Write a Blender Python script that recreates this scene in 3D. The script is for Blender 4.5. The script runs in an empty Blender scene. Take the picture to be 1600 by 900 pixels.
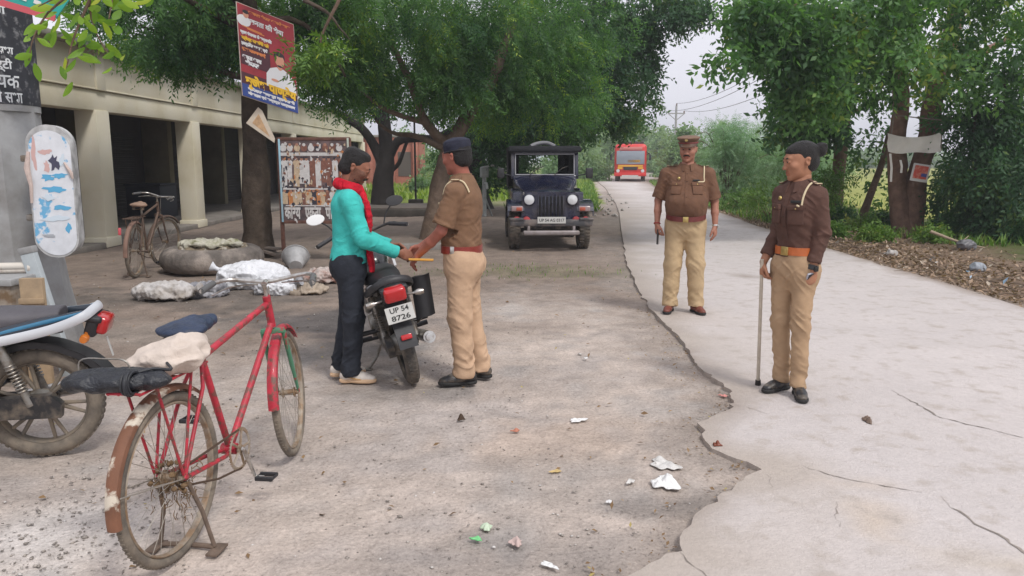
import bpy, bmesh, math, random
import numpy as np
from mathutils import Vector, Matrix, Quaternion

R = math.radians
SC = bpy.context.scene
COL = SC.collection
random.seed(7)
RNG = np.random.default_rng(11)

# ------------------------------------------------------------------ camera
CAM_H = 1.60
PITCH = R(9.46)
cd = bpy.data.cameras.new('camera')
cd.sensor_width = 36.0
cd.lens = 27.0
cd.clip_start = 0.05
cd.clip_end = 2000.0
cam = bpy.data.objects.new('camera', cd)
cam.location = (0, 0, CAM_H)
cam.rotation_euler = (R(90) - PITCH, 0, 0)
COL.objects.link(cam)
SC.camera = cam

# ------------------------------------------------------------------ world, sun, exposure
SUN_EL, SUN_AZ = R(52), R(143)
w = bpy.data.worlds.new('World')
SC.world = w
w.use_nodes = True
nt = w.node_tree
nt.nodes.clear()
out = nt.nodes.new('ShaderNodeOutputWorld')
bg = nt.nodes.new('ShaderNodeBackground')
sky = nt.nodes.new('ShaderNodeTexSky')
sky.sky_type = 'NISHITA'
sky.sun_disc = False
sky.sun_elevation = SUN_EL
sky.sun_rotation = SUN_AZ
sky.air_density = 1.0
sky.dust_density = 4.0
hs = nt.nodes.new('ShaderNodeHueSaturation')
hs.inputs['Saturation'].default_value = 0.18
nt.links.new(sky.outputs[0], hs.inputs['Color'])
tc = nt.nodes.new('ShaderNodeTexCoord')
nz = nt.nodes.new('ShaderNodeTexNoise')
nz.inputs['Scale'].default_value = 2.2
nz.inputs['Detail'].default_value = 5
nt.links.new(tc.outputs['Generated'], nz.inputs['Vector'])
cr = nt.nodes.new('ShaderNodeValToRGB')
cr.color_ramp.elements[0].position = 0.3
cr.color_ramp.elements[0].color = (6.6, 6.6, 7.3, 1)
cr.color_ramp.elements[1].position = 0.75
cr.color_ramp.elements[1].color = (7.7, 7.65, 8.2, 1)
nt.links.new(nz.outputs[0], cr.inputs[0])
mx = nt.nodes.new('ShaderNodeMix')
mx.data_type = 'RGBA'
mx.inputs[0].default_value = 0.86
nt.links.new(hs.outputs[0], mx.inputs[6])
nt.links.new(cr.outputs[0], mx.inputs[7])
nt.links.new(mx.outputs[2], bg.inputs[0])
bg.inputs[1].default_value = 0.1
nt.links.new(bg.outputs[0], out.inputs[0])

sd = bpy.data.lights.new('sun', 'SUN')
sd.energy = 1.45
sd.angle = R(11)
sd.color = (1.0, 0.96, 0.9)
so = bpy.data.objects.new('sun', sd)
COL.objects.link(so)
_d = Vector((math.sin(SUN_AZ) * math.cos(SUN_EL), math.cos(SUN_AZ) * math.cos(SUN_EL), math.sin(SUN_EL)))
so.rotation_euler = (-_d).to_track_quat('-Z', 'Y').to_euler()
so.location = (0, 0, 30)

SC.view_settings.view_transform = 'Standard'
SC.view_settings.look = 'None'
SC.view_settings.gamma = 1.0
SC.view_settings.use_curve_mapping = False
SC.view_settings.exposure = 0.55
SC.cycles.use_denoising = True
SC.cycles.max_bounces = 6
SC.cycles.diffuse_bounces = 3
SC.cycles.glossy_bounces = 2
SC.cycles.transmission_bounces = 4
SC.cycles.transparent_max_bounces = 12
SC.cycles.volume_bounces = 0
SC.cycles.caustics_reflective = False
SC.cycles.caustics_refractive = False

# ------------------------------------------------------------------ measuring helper (pixel of the 1600x900 photograph + depth -> world)
def at(px, py, Y):
    """point at horizontal distance Y seen at pixel px, py of the 1600x900 frame"""
    t = (450 - py) / 1200.0
    a = math.atan(t) - PITCH
    z = CAM_H + Y * math.tan(a)
    zc = Y * math.cos(PITCH) - (z - CAM_H) * math.sin(PITCH)
    return Vector(((px - 800) / 1200.0 * zc, Y, z))

def ground(px, py):
    a = PITCH - math.atan((450 - py) / 1200.0)
    return at(px, py, CAM_H / math.tan(a))

# ------------------------------------------------------------------ materials
MATS = {}
def mat(name, col, rough=0.7, var=0.0, scale=8.0, bump=0.0, bscale=None, metal=0.0, dirt=None, dirt_amt=0.0, dscale=3.0,
        spec=0.5, attr=False, detail=4.0, coat=0.0, dsharp=0.12):
    if name in MATS:
        return MATS[name]
    m = bpy.data.materials.new(name)
    m.use_nodes = True
    nt = m.node_tree
    b = nt.nodes['Principled BSDF']
    b.inputs['Roughness'].default_value = rough
    b.inputs['Metallic'].default_value = metal
    b.inputs['Specular IOR Level'].default_value = spec
    b.inputs['Coat Weight'].default_value = coat
    tc = nt.nodes.new('ShaderNodeTexCoord')
    src = None
    def noise(sc, det=detail):
        n = nt.nodes.new('ShaderNodeTexNoise')
        n.inputs['Scale'].default_value = sc
        n.inputs['Detail'].default_value = det
        n.inputs['Roughness'].default_value = 0.6
        nt.links.new(tc.outputs['Object'], n.inputs['Vector'])
        return n
    def mix(fac, a, b_, blend='MIX'):
        x = nt.nodes.new('ShaderNodeMix')
        x.data_type = 'RGBA'
        x.blend_type = blend
        if isinstance(fac, (int, float)):
            x.inputs[0].default_value = fac
        else:
            nt.links.new(fac, x.inputs[0])
        for k, v in ((6, a), (7, b_)):
            if isinstance(v, tuple):
                x.inputs[k].default_value = (*v[:3], 1)
            else:
                nt.links.new(v, x.inputs[k])
        return x.outputs[2]
    if attr:
        at_ = nt.nodes.new('ShaderNodeAttribute')
        at_.attribute_name = 'tint'
        src = at_.outputs['Color']
    else:
        src = tuple(col)
    if var > 0:
        n = noise(scale)
        r = nt.nodes.new('ShaderNodeValToRGB')
        r.color_ramp.elements[0].position = 0.3
        r.color_ramp.elements[1].position = 0.7
        r.color_ramp.elements[0].color = (1 - var, 1 - var, 1 - var, 1)
        r.color_ramp.elements[1].color = (1 + var, 1 + var, 1 + var, 1)
        nt.links.new(n.outputs[0], r.inputs[0])
        src = mix(1.0, src, r.outputs[0], 'MULTIPLY')
    if dirt is not None and dirt_amt > 0:
        n = noise(dscale, 7)
        r = nt.nodes.new('ShaderNodeValToRGB')
        c = 1 - dirt_amt
        lo = 0.32 + 0.36 * c
        r.color_ramp.elements[0].position = max(lo - dsharp, 0)
        r.color_ramp.elements[1].position = lo + dsharp
        nt.links.new(n.outputs[0], r.inputs[0])
        src = mix(r.outputs[0], src, tuple(dirt))
    if isinstance(src, tuple):
        b.inputs['Base Color'].default_value = (*src[:3], 1)
    else:
        nt.links.new(src, b.inputs['Base Color'])
    if bump > 0:
        n = noise(bscale or scale * 4, 5)
        bp = nt.nodes.new('ShaderNodeBump')
        bp.inputs['Strength'].default_value = min(1.0, bump)
        bp.inputs['Distance'].default_value = 0.02
        nt.links.new(n.outputs[0], bp.inputs['Height'])
        nt.links.new(bp.outputs[0], b.inputs['Normal'])
    MATS[name] = m
    return m

def leafmat(name, dark, light, trans=0.3, yellow=None):
    """leaf: colour varies leaf by leaf through the 'tint' attribute"""
    m = bpy.data.materials.new(name)
    m.use_nodes = True
    nt = m.node_tree
    nt.nodes.clear()
    o = nt.nodes.new('ShaderNodeOutputMaterial')
    a = nt.nodes.new('ShaderNodeAttribute')
    a.attribute_name = 'tint'
    r = nt.nodes.new('ShaderNodeValToRGB')
    e = r.color_ramp.elements
    e[0].color = (*dark, 1)
    e[1].color = (*light, 1)
    e[1].position = 0.85
    if yellow:
        k = e.new(1.0)
        k.color = (*yellow, 1)
    nt.links.new(a.outputs['Fac'], r.inputs[0])
    d = nt.nodes.new('ShaderNodeBsdfPrincipled')
    d.inputs['Roughness'].default_value = 0.5
    d.inputs['Specular IOR Level'].default_value = 0.35
    t = nt.nodes.new('ShaderNodeBsdfTranslucent')
    nt.links.new(r.outputs[0], d.inputs['Base Color'])
    g = nt.nodes.new('ShaderNodeMix')
    g.data_type = 'RGBA'
    g.blend_type = 'MULTIPLY'
    g.inputs[0].default_value = 1.0
    g.inputs[7].default_value = (1.5, 1.7, 0.6, 1)
    nt.links.new(r.outputs[0], g.inputs[6])
    nt.links.new(g.outputs[2], t.inputs['Color'])
    ms = nt.nodes.new('ShaderNodeMixShader')
    ms.inputs[0].default_value = trans
    nt.links.new(d.outputs[0], ms.inputs[1])
    nt.links.new(t.outputs[0], ms.inputs[2])
    nt.links.new(ms.outputs[0], o.inputs[0])
    return m

# ------------------------------------------------------------------ object helpers
def link(o, parent=None):
    COL.objects.link(o)
    if parent is not None:
        o.parent = parent
    return o

def tag(o, label=None, cat=None, group=None, kind=None):
    if label: o['label'] = label
    if cat: o['category'] = cat
    if group: o['group'] = group
    if kind: o['kind'] = kind
    return o

def empty(name, loc=(0, 0, 0), rot=(0, 0, 0), label=None, cat=None, group=None):
    o = bpy.data.objects.new(name, None)
    o.empty_display_size = 0.1
    o.location = loc
    o.rotation_euler = rot
    link(o)
    return tag(o, label, cat, group)

def copy_tree(o, parent=None):
    c = o.copy()
    COL.objects.link(c)
    c.parent = parent
    for ch in o.children:
        copy_tree(ch, c)
    return c

def mesh_np(name, V, F, mats, parent=None, smooth=True, fm=None, tint=None, sharp=None, tintf=None):
    """V (n,3), F (m,k) integer array of equal-sided faces"""
    V = np.asarray(V, dtype=np.float32)
    F = np.asarray(F, dtype=np.int32)
    me = bpy.data.meshes.new(name)
    n, k = F.shape
    me.vertices.add(len(V))
    me.vertices.foreach_set('co', V.ravel())
    me.loops.add(n * k)
    me.loops.foreach_set('vertex_index', F.ravel())
    me.polygons.add(n)
    me.polygons.foreach_set('loop_start', np.arange(0, n * k, k, dtype=np.int32))
    me.polygons.foreach_set('loop_total', np.full(n, k, dtype=np.int32))
    if smooth:
        me.polygons.foreach_set('use_smooth', np.ones(n, dtype=bool))
    if fm is not None:
        me.polygons.foreach_set('material_index', np.asarray(fm, dtype=np.int32))
    me.update(calc_edges=True)
    me.validate()
    if not isinstance(mats, (list, tuple)):
        mats = [mats]
    for m in mats:
        me.materials.append(m)
    if tint is not None:
        c = me.color_attributes.new('tint', 'FLOAT_COLOR', 'POINT')
        t = np.ones((len(V), 4), dtype=np.float32)
        t[:, :3] = tint
        c.data.foreach_set('color', t.ravel())
    if tintf is not None:
        c = me.attributes.new('tint', 'FLOAT', 'FACE')
        c.data.foreach_set('value', np.asarray(tintf, dtype=np.float32))
    if sharp:
        me.set_sharp_from_angle(angle=R(sharp))
    o = bpy.data.objects.new(name, me)
    return link(o, parent)

def frame_from(d, up=(0, 0, 1)):
    d = Vector(d).normalized()
    u = Vector(up)
    if abs(d.dot(u)) > 0.98:
        u = Vector((1, 0, 0)) if abs(d.x) < 0.9 else Vector((0, 1, 0))
    x = u.cross(d).normalized()
    y = d.cross(x).normalized()
    return x, y, d

class MB:
    def __init__(s):
        s.v, s.f, s.m = [], [], []
        s.cur = 0
    def add(s, verts, faces, M=None):
        b = len(s.v)
        if M is not None:
            verts = [M @ Vector(v) for v in verts]
        s.v.extend([tuple(v) for v in verts])
        for f in faces:
            s.f.append(tuple(b + i for i in f))
            s.m.append(s.cur)
        return s
    def box(s, c, size, rot=None, bevel=0.0, seg=2, taper=None):
        """taper (tx, ty): scale of the top face"""
        bm = bmesh.new()
        bmesh.ops.create_cube(bm, size=1.0)
        for v in bm.verts:
            k = taper if (taper and v.co.z > 0) else (1, 1)
            v.co = Vector((v.co.x * size[0] * k[0], v.co.y * size[1] * k[1], v.co.z * size[2]))
        if bevel > 0:
            bmesh.ops.bevel(bm, geom=list(bm.edges), offset=min(bevel, min(size) * 0.45), segments=seg, profile=0.5, affect='EDGES')
        M = Matrix.Translation(Vector(c))
        if rot is not None:
            M = M @ (rot if isinstance(rot, Matrix) else Matrix.Rotation(rot[2], 4, 'Z') @ Matrix.Rotation(rot[1], 4, 'Y') @ Matrix.Rotation(rot[0], 4, 'X'))
        bm.verts.index_update()
        s.add([v.co.copy() for v in bm.verts], [[v.index for v in f.verts] for f in bm.faces], M)
        bm.free()
        return s
    def tube(s, pts, rad, seg=10, cap=True, flat=None, up=(0, 0, 1)):
        """flat (a, b): cross-section scale along the two normal axes"""
        pts = [Vector(p) for p in pts]
        n = len(pts)
        if not isinstance(rad, (list, tuple)):
            rad = [rad] * n
        fa, fb = flat if flat else (1, 1)
        V, F = [], []
        px = None
        for i, p in enumerate(pts):
            d = (pts[min(i + 1, n - 1)] - pts[max(i - 1, 0)])
            if d.length < 1e-9: d = Vector((0, 0, 1))
            d.normalize()
            if px is None:
                x, y, _ = frame_from(d, up)
            else:
                x = (px - d * px.dot(d))
                if x.length < 1e-6: x, y, _ = frame_from(d, up)
                x.normalize()
                y = d.cross(x)
            px = x
            for k in range(seg):
                a = 2 * math.pi * k / seg
                V.append(p + x * (math.cos(a) * rad[i] * fa) + y * (math.sin(a) * rad[i] * fb))
        for i in range(n - 1):
            for k in range(seg):
                k2 = (k + 1) % seg
                F.append((i * seg + k, i * seg + k2, (i + 1) * seg + k2, (i + 1) * seg + k))
        if cap:
            F.append(tuple(reversed(range(seg))))
            F.append(tuple((n - 1) * seg + k for k in range(seg)))
        return s.add(V, F)
    def bar(s, a, b, r, r2=None, seg=10, **k):
        return s.tube([a, b], [r, r if r2 is None else r2], seg, **k)
    def ring(s, c, axis, rad, tube, seg=40, tseg=10, arc=(0, 360), flat=(1, 1), up=(0, 0, 1)):
        """torus of major radius rad about axis; flat = (axial, radial) scale of the section; arc in degrees"""
        x, y, z = frame_from(axis, up)
        c = Vector(c)
        full = abs(arc[1] - arc[0]) >= 359.9
        n = seg if full else seg + 1
        V, F = [], []
        for i in range(n):
            a = R(arc[0] + (arc[1] - arc[0]) * i / seg)
            rd = x * math.cos(a) + y * math.sin(a)
            for k in range(tseg):
                b = 2 * math.pi * k / tseg
                V.append(c + rd * (rad + tube * flat[1] * math.cos(b)) + z * (tube * flat[0] * math.sin(b)))
        for i in range(seg):
            i2 = (i + 1) % n
            for k in range(tseg):
                k2 = (k + 1) % tseg
                F.append((i * tseg + k, i2 * tseg + k, i2 * tseg + k2, i * tseg + k2))
        if not full:
            F.append(tuple(range(tseg)))
            F.append(tuple(reversed([(n - 1) * tseg + k for k in range(tseg)])))
        return s.add(V, F)
    def lathe(s, prof, c=(0, 0, 0), axis=(0, 0, 1), seg=24, arc=None, up=(0, 0, 1)):
        """prof: list of (radius, height)"""
        x, y, z = frame_from(axis, up)
        c = Vector(c)
        V, F = [], []
        n = seg
        for (r, h) in prof:
            for k in range(n):
                a = 2 * math.pi * k / n
                V.append(c + (x * math.cos(a) + y * math.sin(a)) * r + z * h)
        m = len(prof)
        for i in range(m - 1):
            for k in range(n):
                k2 = (k + 1) % n
                F.append((i * n + k, i * n + k2, (i + 1) * n + k2, (i + 1) * n + k))
        F.append(tuple(reversed(range(n))))
        F.append(tuple((m - 1) * n + k for k in range(n)))
        return s.add(V, F)
    def strip(s, centers, across, width, thick, cap=True):
        """ribbon with thickness: centers list, across list (unit vectors), width list/float"""
        n = len(centers)
        V, F = [], []
        for i in range(n):
            c = Vector(centers[i])
            a = Vector(across[i]).normalized()
            t = Vector(centers[min(i + 1, n - 1)]) - Vector(centers[max(i - 1, 0)])
            nn = t.cross(a)
            nn = nn.normalized() if nn.length > 1e-9 else Vector((0, 0, 1))
            wd = (width[i] if isinstance(width, (list, tuple)) else width) / 2
            th = thick / 2
            V += [c - a * wd - nn * th, c + a * wd - nn * th, c + a * wd + nn * th, c - a * wd + nn * th]
        for i in range(n - 1):
            for k in range(4):
                k2 = (k + 1) % 4
                F.append((i * 4 + k, i * 4 + k2, (i + 1) * 4 + k2, (i + 1) * 4 + k))
        if cap:
            F.append((3, 2, 1, 0))
            F.append(tuple((n - 1) * 4 + k for k in range(4)))
        return s.add(V, F)
    def plate(s, outline, thick, M):
        """outline: 2D points (x, y) extruded by thick along z, placed by matrix M"""
        n = len(outline)
        V = [Vector((x, y, 0)) for x, y in outline] + [Vector((x, y, thick)) for x, y in outline]
        F = [tuple(reversed(range(n))), tuple(range(n, 2 * n))] + [(i, (i + 1) % n, n + (i + 1) % n, n + i) for i in range(n)]
        return s.add(V, F, M)
    def build(s, name, mats, parent=None, sharp=38, smooth=True):
        me = bpy.data.meshes.new(name)
        me.from_pydata(s.v, [], s.f)
        if not isinstance(mats, (list, tuple)):
            mats = [mats]
        for m in mats:
            me.materials.append(m)
        me.polygons.foreach_set('material_index', s.m)
        bm = bmesh.new()
        bm.from_mesh(me)
        bmesh.ops.recalc_face_normals(bm, faces=bm.faces)
        bm.to_mesh(me)
        bm.free()
        if smooth:
            me.polygons.foreach_set('use_smooth', [True] * len(me.polygons))
            me.set_sharp_from_angle(angle=R(sharp))
        me.update()
        o = bpy.data.objects.new(name, me)
        return link(o, parent)

def text_mesh(body, size=1.0, extrude=0.0, align='CENTER', bold=0.0):
    cu = bpy.data.curves.new('lettering', 'FONT')
    cu.body = body
    cu.size = size
    cu.extrude = extrude
    cu.offset = bold
    cu.align_x = align
    cu.align_y = 'CENTER'
    cu.resolution_u = 3
    o = bpy.data.objects.new('lettering', cu)
    COL.objects.link(o)
    dg = bpy.context.evaluated_depsgraph_get()
    me = bpy.data.meshes.new_from_object(o.evaluated_get(dg))
    V = [v.co.copy() for v in me.vertices]
    F = [tuple(p.vertices) for p in me.polygons]
    bpy.data.objects.remove(o)
    bpy.data.curves.remove(cu)
    bpy.data.meshes.remove(me)
    return V, F

def lettering(mb, body, size, M, width=None, bold=0.0, wrap=None):
    """add flat lettering to an MB; width = wanted width; wrap = function of a point"""
    V, F = text_mesh(body, size, bold=bold)
    if not V:
        return
    if width:
        x0, x1 = min(v.x for v in V), max(v.x for v in V)
        k = width / max(x1 - x0, 1e-6)
        V = [Vector((v.x * k, v.y, v.z)) for v in V]
    if wrap:
        mb.add([wrap(v) for v in V], F)
    else:
        mb.add(V, F, M)

# ------------------------------------------------------------------ value noise in numpy
_LAT = np.random.default_rng(5).random((32, 32, 32)).astype(np.float32) * 2 - 1
def vnoise(P):
    P = np.asarray(P, dtype=np.float32)
    i = np.floor(P).astype(np.int64)
    f = P - i
    f = f * f * (3 - 2 * f)
    r = 0
    for dx in (0, 1):
        wx = f[..., 0] if dx else 1 - f[..., 0]
        for dy in (0, 1):
            wy = f[..., 1] if dy else 1 - f[..., 1]
            for dz in (0, 1):
                wz = f[..., 2] if dz else 1 - f[..., 2]
                r = r + wx * wy * wz * _LAT[(i[..., 0] + dx) % 32, (i[..., 1] + dy) % 32, (i[..., 2] + dz) % 32]
    return r

# ------------------------------------------------------------------ implicit surfaces -> one smooth continuous mesh
class SDF:
    def __init__(s, lo, hi, h):
        s.lo = np.array(lo, dtype=np.float32)
        s.h = h
        s.n = (np.ceil((np.array(hi) - s.lo) / h).astype(int) + 1)
        s.d = np.full(tuple(s.n), 0.5, dtype=np.float32)
        s.ax = [s.lo[a] + h * np.arange(s.n[a], dtype=np.float32) for a in range(3)]
    def blk(s, lo, hi, pad):
        sl, co = [], []
        for a in range(3):
            i0 = max(int((lo[a] - pad - s.lo[a]) / s.h), 0)
            i1 = min(int((hi[a] + pad - s.lo[a]) / s.h) + 2, int(s.n[a]))
            if i1 <= i0:
                return None, None
            sl.append(slice(i0, i1))
            co.append(s.ax[a][i0:i1])
        return tuple(sl), (co[0][:, None, None], co[1][None, :, None], co[2][None, None, :])
    def merge(s, sl, d, k, op):
        c = s.d[sl]
        if op == 'add':
            h = np.maximum(k - np.abs(c - d), 0) / k if k > 0 else 0
            s.d[sl] = np.minimum(c, d) - (h * h * k * 0.25 if k > 0 else 0)
        elif op == 'sub':
            d = -d
            h = np.maximum(k - np.abs(c - d), 0) / k if k > 0 else 0
            s.d[sl] = np.maximum(c, d) + (h * h * k * 0.25 if k > 0 else 0)
        return s
    def cone(s, a, b, r1, r2=None, k=0.02, op='add'):
        r2 = r1 if r2 is None else r2
        a, b = np.array(a, dtype=np.float32), np.array(b, dtype=np.float32)
        rm = max(r1, r2)
        sl, (X, Y, Z) = s.blk(np.minimum(a, b) - rm, np.maximum(a, b) + rm, k + 3 * s.h)
        if sl is None: return s
        ab = b - a
        L = float((ab * ab).sum()) + 1e-12
        px, py, pz = X - a[0], Y - a[1], Z - a[2]
        t = np.clip((px * ab[0] + py * ab[1] + pz * ab[2]) / L, 0, 1)
        d = np.sqrt((px - t * ab[0]) ** 2 + (py - t * ab[1]) ** 2 + (pz - t * ab[2]) ** 2) - (r1 + (r2 - r1) * t)
        return s.merge(sl, d, k, op)
    def ell(s, c, r, rot=None, k=0.02, op='add'):
        c = np.array(c, dtype=np.float32)
        r = np.array(r if hasattr(r, '__len__') else (r, r, r), dtype=np.float32)
        m = float(r.max()) if rot is not None else r
        sl, (X, Y, Z) = s.blk(c - m, c + m, k + 3 * s.h)
        if sl is None: return s
        x, y, z = X - c[0], Y - c[1], Z - c[2]
        if rot is not None:
            q = np.array(rot.to_3x3().transposed() if isinstance(rot, Matrix) else rot, dtype=np.float32)
            x, y, z = (q[0, 0] * x + q[0, 1] * y + q[0, 2] * z, q[1, 0] * x + q[1, 1] * y + q[1, 2] * z, q[2, 0] * x + q[2, 1] * y + q[2, 2] * z)
        k0 = np.sqrt((x / r[0]) ** 2 + (y / r[1]) ** 2 + (z / r[2]) ** 2)
        k1 = np.sqrt((x / r[0] ** 2) ** 2 + (y / r[1] ** 2) ** 2 + (z / r[2] ** 2) ** 2) + 1e-9
        return s.merge(sl, k0 * (k0 - 1) / k1, k, op)
    def box(s, c, half, rot=None, rnd=0.01, k=0.01, op='add'):
        c = np.array(c, dtype=np.float32)
        half = np.array(half, dtype=np.float32)
        m = float(np.linalg.norm(half)) if rot is not None else half
        sl, (X, Y, Z) = s.blk(c - m, c + m, k + 3 * s.h)
        if sl is None: return s
        x, y, z = X - c[0], Y - c[1], Z - c[2]
        if rot is not None:
            q = np.array(rot.to_3x3().transposed() if isinstance(rot, Matrix) else rot, dtype=np.float32)
            x, y, z = (q[0, 0] * x + q[0, 1] * y + q[0, 2] * z, q[1, 0] * x + q[1, 1] * y + q[1, 2] * z, q[2, 0] * x + q[2, 1] * y + q[2, 2] * z)
        x, y, z = np.abs(x) - (half[0] - rnd), np.abs(y) - (half[1] - rnd), np.abs(z) - (half[2] - rnd)
        d = np.sqrt(np.maximum(x, 0) ** 2 + np.maximum(y, 0) ** 2 + np.maximum(z, 0) ** 2) + np.minimum(np.maximum(np.maximum(x, y), z), 0) - rnd
        return s.merge(sl, d, k, op)
    def stack(s, rows, k=0.02, op='add', rot=None, org=(0, 0, 0), power=2.0, exact=None):
        """rows: (z, cx, cy, a, b) elliptical sections, smoothly interpolated; rot/org place the stack"""
        rows = np.array(rows, dtype=np.float32)
        org = np.array(org, dtype=np.float32)
        if rot is None:
            lo = np.array([(rows[:, 1] - rows[:, 3]).min(), (rows[:, 2] - rows[:, 4]).min(), rows[:, 0].min()]) + org
            hi = np.array([(rows[:, 1] + rows[:, 3]).max(), (rows[:, 2] + rows[:, 4]).max(), rows[:, 0].max()]) + org
        else:
            m = np.abs(rows).max() * 1.8
            lo, hi = org - m, org + m
        sl, (X, Y, Z) = s.blk(lo, hi, k + 3 * s.h)
        if sl is None: return s
        x, y, z = X - org[0], Y - org[1], Z - org[2]
        if rot is not None:
            q = np.array(rot.to_3x3().transposed(), dtype=np.float32)
            x, y, z = (q[0, 0] * x + q[0, 1] * y + q[0, 2] * z, q[1, 0] * x + q[1, 1] * y + q[1, 2] * z, q[2, 0] * x + q[2, 1] * y + q[2, 2] * z)
        zc = np.clip(z, rows[0, 0], rows[-1, 0])
        # smooth interpolation: dense cubic resample of the rows
        zz = np.linspace(rows[0, 0], rows[-1, 0], 160)
        def cub(vals):
            zs = rows[:, 0]
            m = np.gradient(vals, zs)
            i = np.clip(np.searchsorted(zs, zz) - 1, 0, len(zs) - 2)
            hh = zs[i + 1] - zs[i]
            t = (zz - zs[i]) / hh
            return ((2 * t ** 3 - 3 * t ** 2 + 1) * vals[i] + (t ** 3 - 2 * t ** 2 + t) * hh * m[i] + (-2 * t ** 3 + 3 * t ** 2) * vals[i + 1] + (t ** 3 - t ** 2) * hh * m[i + 1])
        cx, cy, a, b = [np.interp(zc, zz, cub(rows[:, j])) for j in (1, 2, 3, 4)]
        q0 = (np.abs((x - cx) / a) ** power + np.abs((y - cy) / b) ** power) ** (1.0 / power)
        rr = np.sqrt((x - cx) ** 2 + (y - cy) ** 2)
        d = np.where(q0 > 1e-4, rr * (1 - 1 / np.maximum(q0, 1e-4)), -np.minimum(a, b))
        dz = np.abs(z - (rows[0, 0] + rows[-1, 0]) / 2) - (rows[-1, 0] - rows[0, 0]) / 2
        d = np.maximum(d, dz)
        return s.merge(sl, d.astype(np.float32), k, op)
    def cut(s, p, n, k=0.004):
        """remove everything on the side n points to"""
        n = np.array(n, dtype=np.float32)
        n = n / np.linalg.norm(n)
        X, Y, Z = s.ax[0][:, None, None], s.ax[1][None, :, None], s.ax[2][None, None, :]
        d = (X - p[0]) * n[0] + (Y - p[1]) * n[1] + (Z - p[2]) * n[2]
        s.d = np.maximum(s.d, d.astype(np.float32))
        return s
    def mesh(s):
        d, h = s.d, s.h
        d = np.where(d == 0, 1e-6, d)
        sg = d < 0
        sg[0], sg[-1], sg[:, 0], sg[:, -1], sg[:, :, 0], sg[:, :, -1] = False, False, False, False, False, False
        d = np.where(sg, d, np.abs(d) + 1e-7)
        s8 = sg.astype(np.uint8)
        c = s8[:-1, :-1, :-1] + s8[1:, :-1, :-1] + s8[:-1, 1:, :-1] + s8[:-1, :-1, 1:] + s8[1:, 1:, :-1] + s8[1:, :-1, 1:] + s8[:-1, 1:, 1:] + s8[1:, 1:, 1:]
        act = (c > 0) & (c < 8)
        ids = np.full(act.shape, -1, dtype=np.int32)
        ix = np.argwhere(act)
        ids[act] = np.arange(len(ix))
        off = np.array([[i, j, k] for i in (0, 1) for j in (0, 1) for k in (0, 1)])
        D = np.stack([d[ix[:, 0] + o[0], ix[:, 1] + o[1], ix[:, 2] + o[2]] for o in off], 1)
        acc = np.zeros((len(ix), 3), dtype=np.float32)
        cnt = np.zeros(len(ix), dtype=np.float32)
        for a in range(8):
            for b in range(a + 1, 8):
                if np.abs(off[a] - off[b]).sum() != 1:
                    continue
                va, vb = D[:, a], D[:, b]
                m = (va < 0) != (vb < 0)
                t = np.where(m, va / np.where(m, va - vb, 1), 0)
                acc += np.where(m[:, None], off[a] + (off[b] - off[a]) * t[:, None], 0)
                cnt += m
        V = s.lo + h * (ix + acc / cnt[:, None])
        F = []
        for ax in range(3):
            o1, o2 = [(1, 2), (2, 0), (0, 1)][ax]
            sa = [slice(1, -1)] * 3
            sb = [slice(1, -1)] * 3
            sa[ax] = slice(0, -1)
            sb[ax] = slice(1, None)
            A, B = sg[tuple(sa)], sg[tuple(sb)]
            m = A != B
            e = np.argwhere(m)
            base = e.copy()
            base[:, o1] += 1
            base[:, o2] += 1
            u = np.zeros(3, int); u[o1] = 1
            v = np.zeros(3, int); v[o2] = 1
            q = [base - u - v, base - v, base, base - u]
            I = np.stack([ids[p[:, 0], p[:, 1], p[:, 2]] for p in q], 1)
            fl = ~A[m]
            I[fl] = I[fl][:, ::-1]
            F.append(I)
        F = np.concatenate(F)
        F = F[(F >= 0).all(1)]
        return V.astype(np.float32), F

def vnormals(V, F):
    n = np.cross(V[F[:, 2]] - V[F[:, 0]], V[F[:, 3]] - V[F[:, 1]])
    N = np.zeros_like(V)
    for k in range(4):
        np.add.at(N, F[:, k], n)
    return N / (np.linalg.norm(N, axis=1, keepdims=True) + 1e-12)

def sdf_obj(sdf, name, mats, parent=None, disp=None, tint=None, fm=None, loc=None, relax=1):
    V, F = sdf.mesh()
    if disp is not None:
        N = vnormals(V, F)
        V = V + N * disp(V)[:, None]
    t = tint(V) if tint is not None else None
    f = None
    if fm is not None:
        f = fm(V[F].mean(1))
    o = mesh_np(name, V, F, mats, parent, True, fm=f, tint=t)
    if loc is not None:
        o.location = loc
    return o
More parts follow.
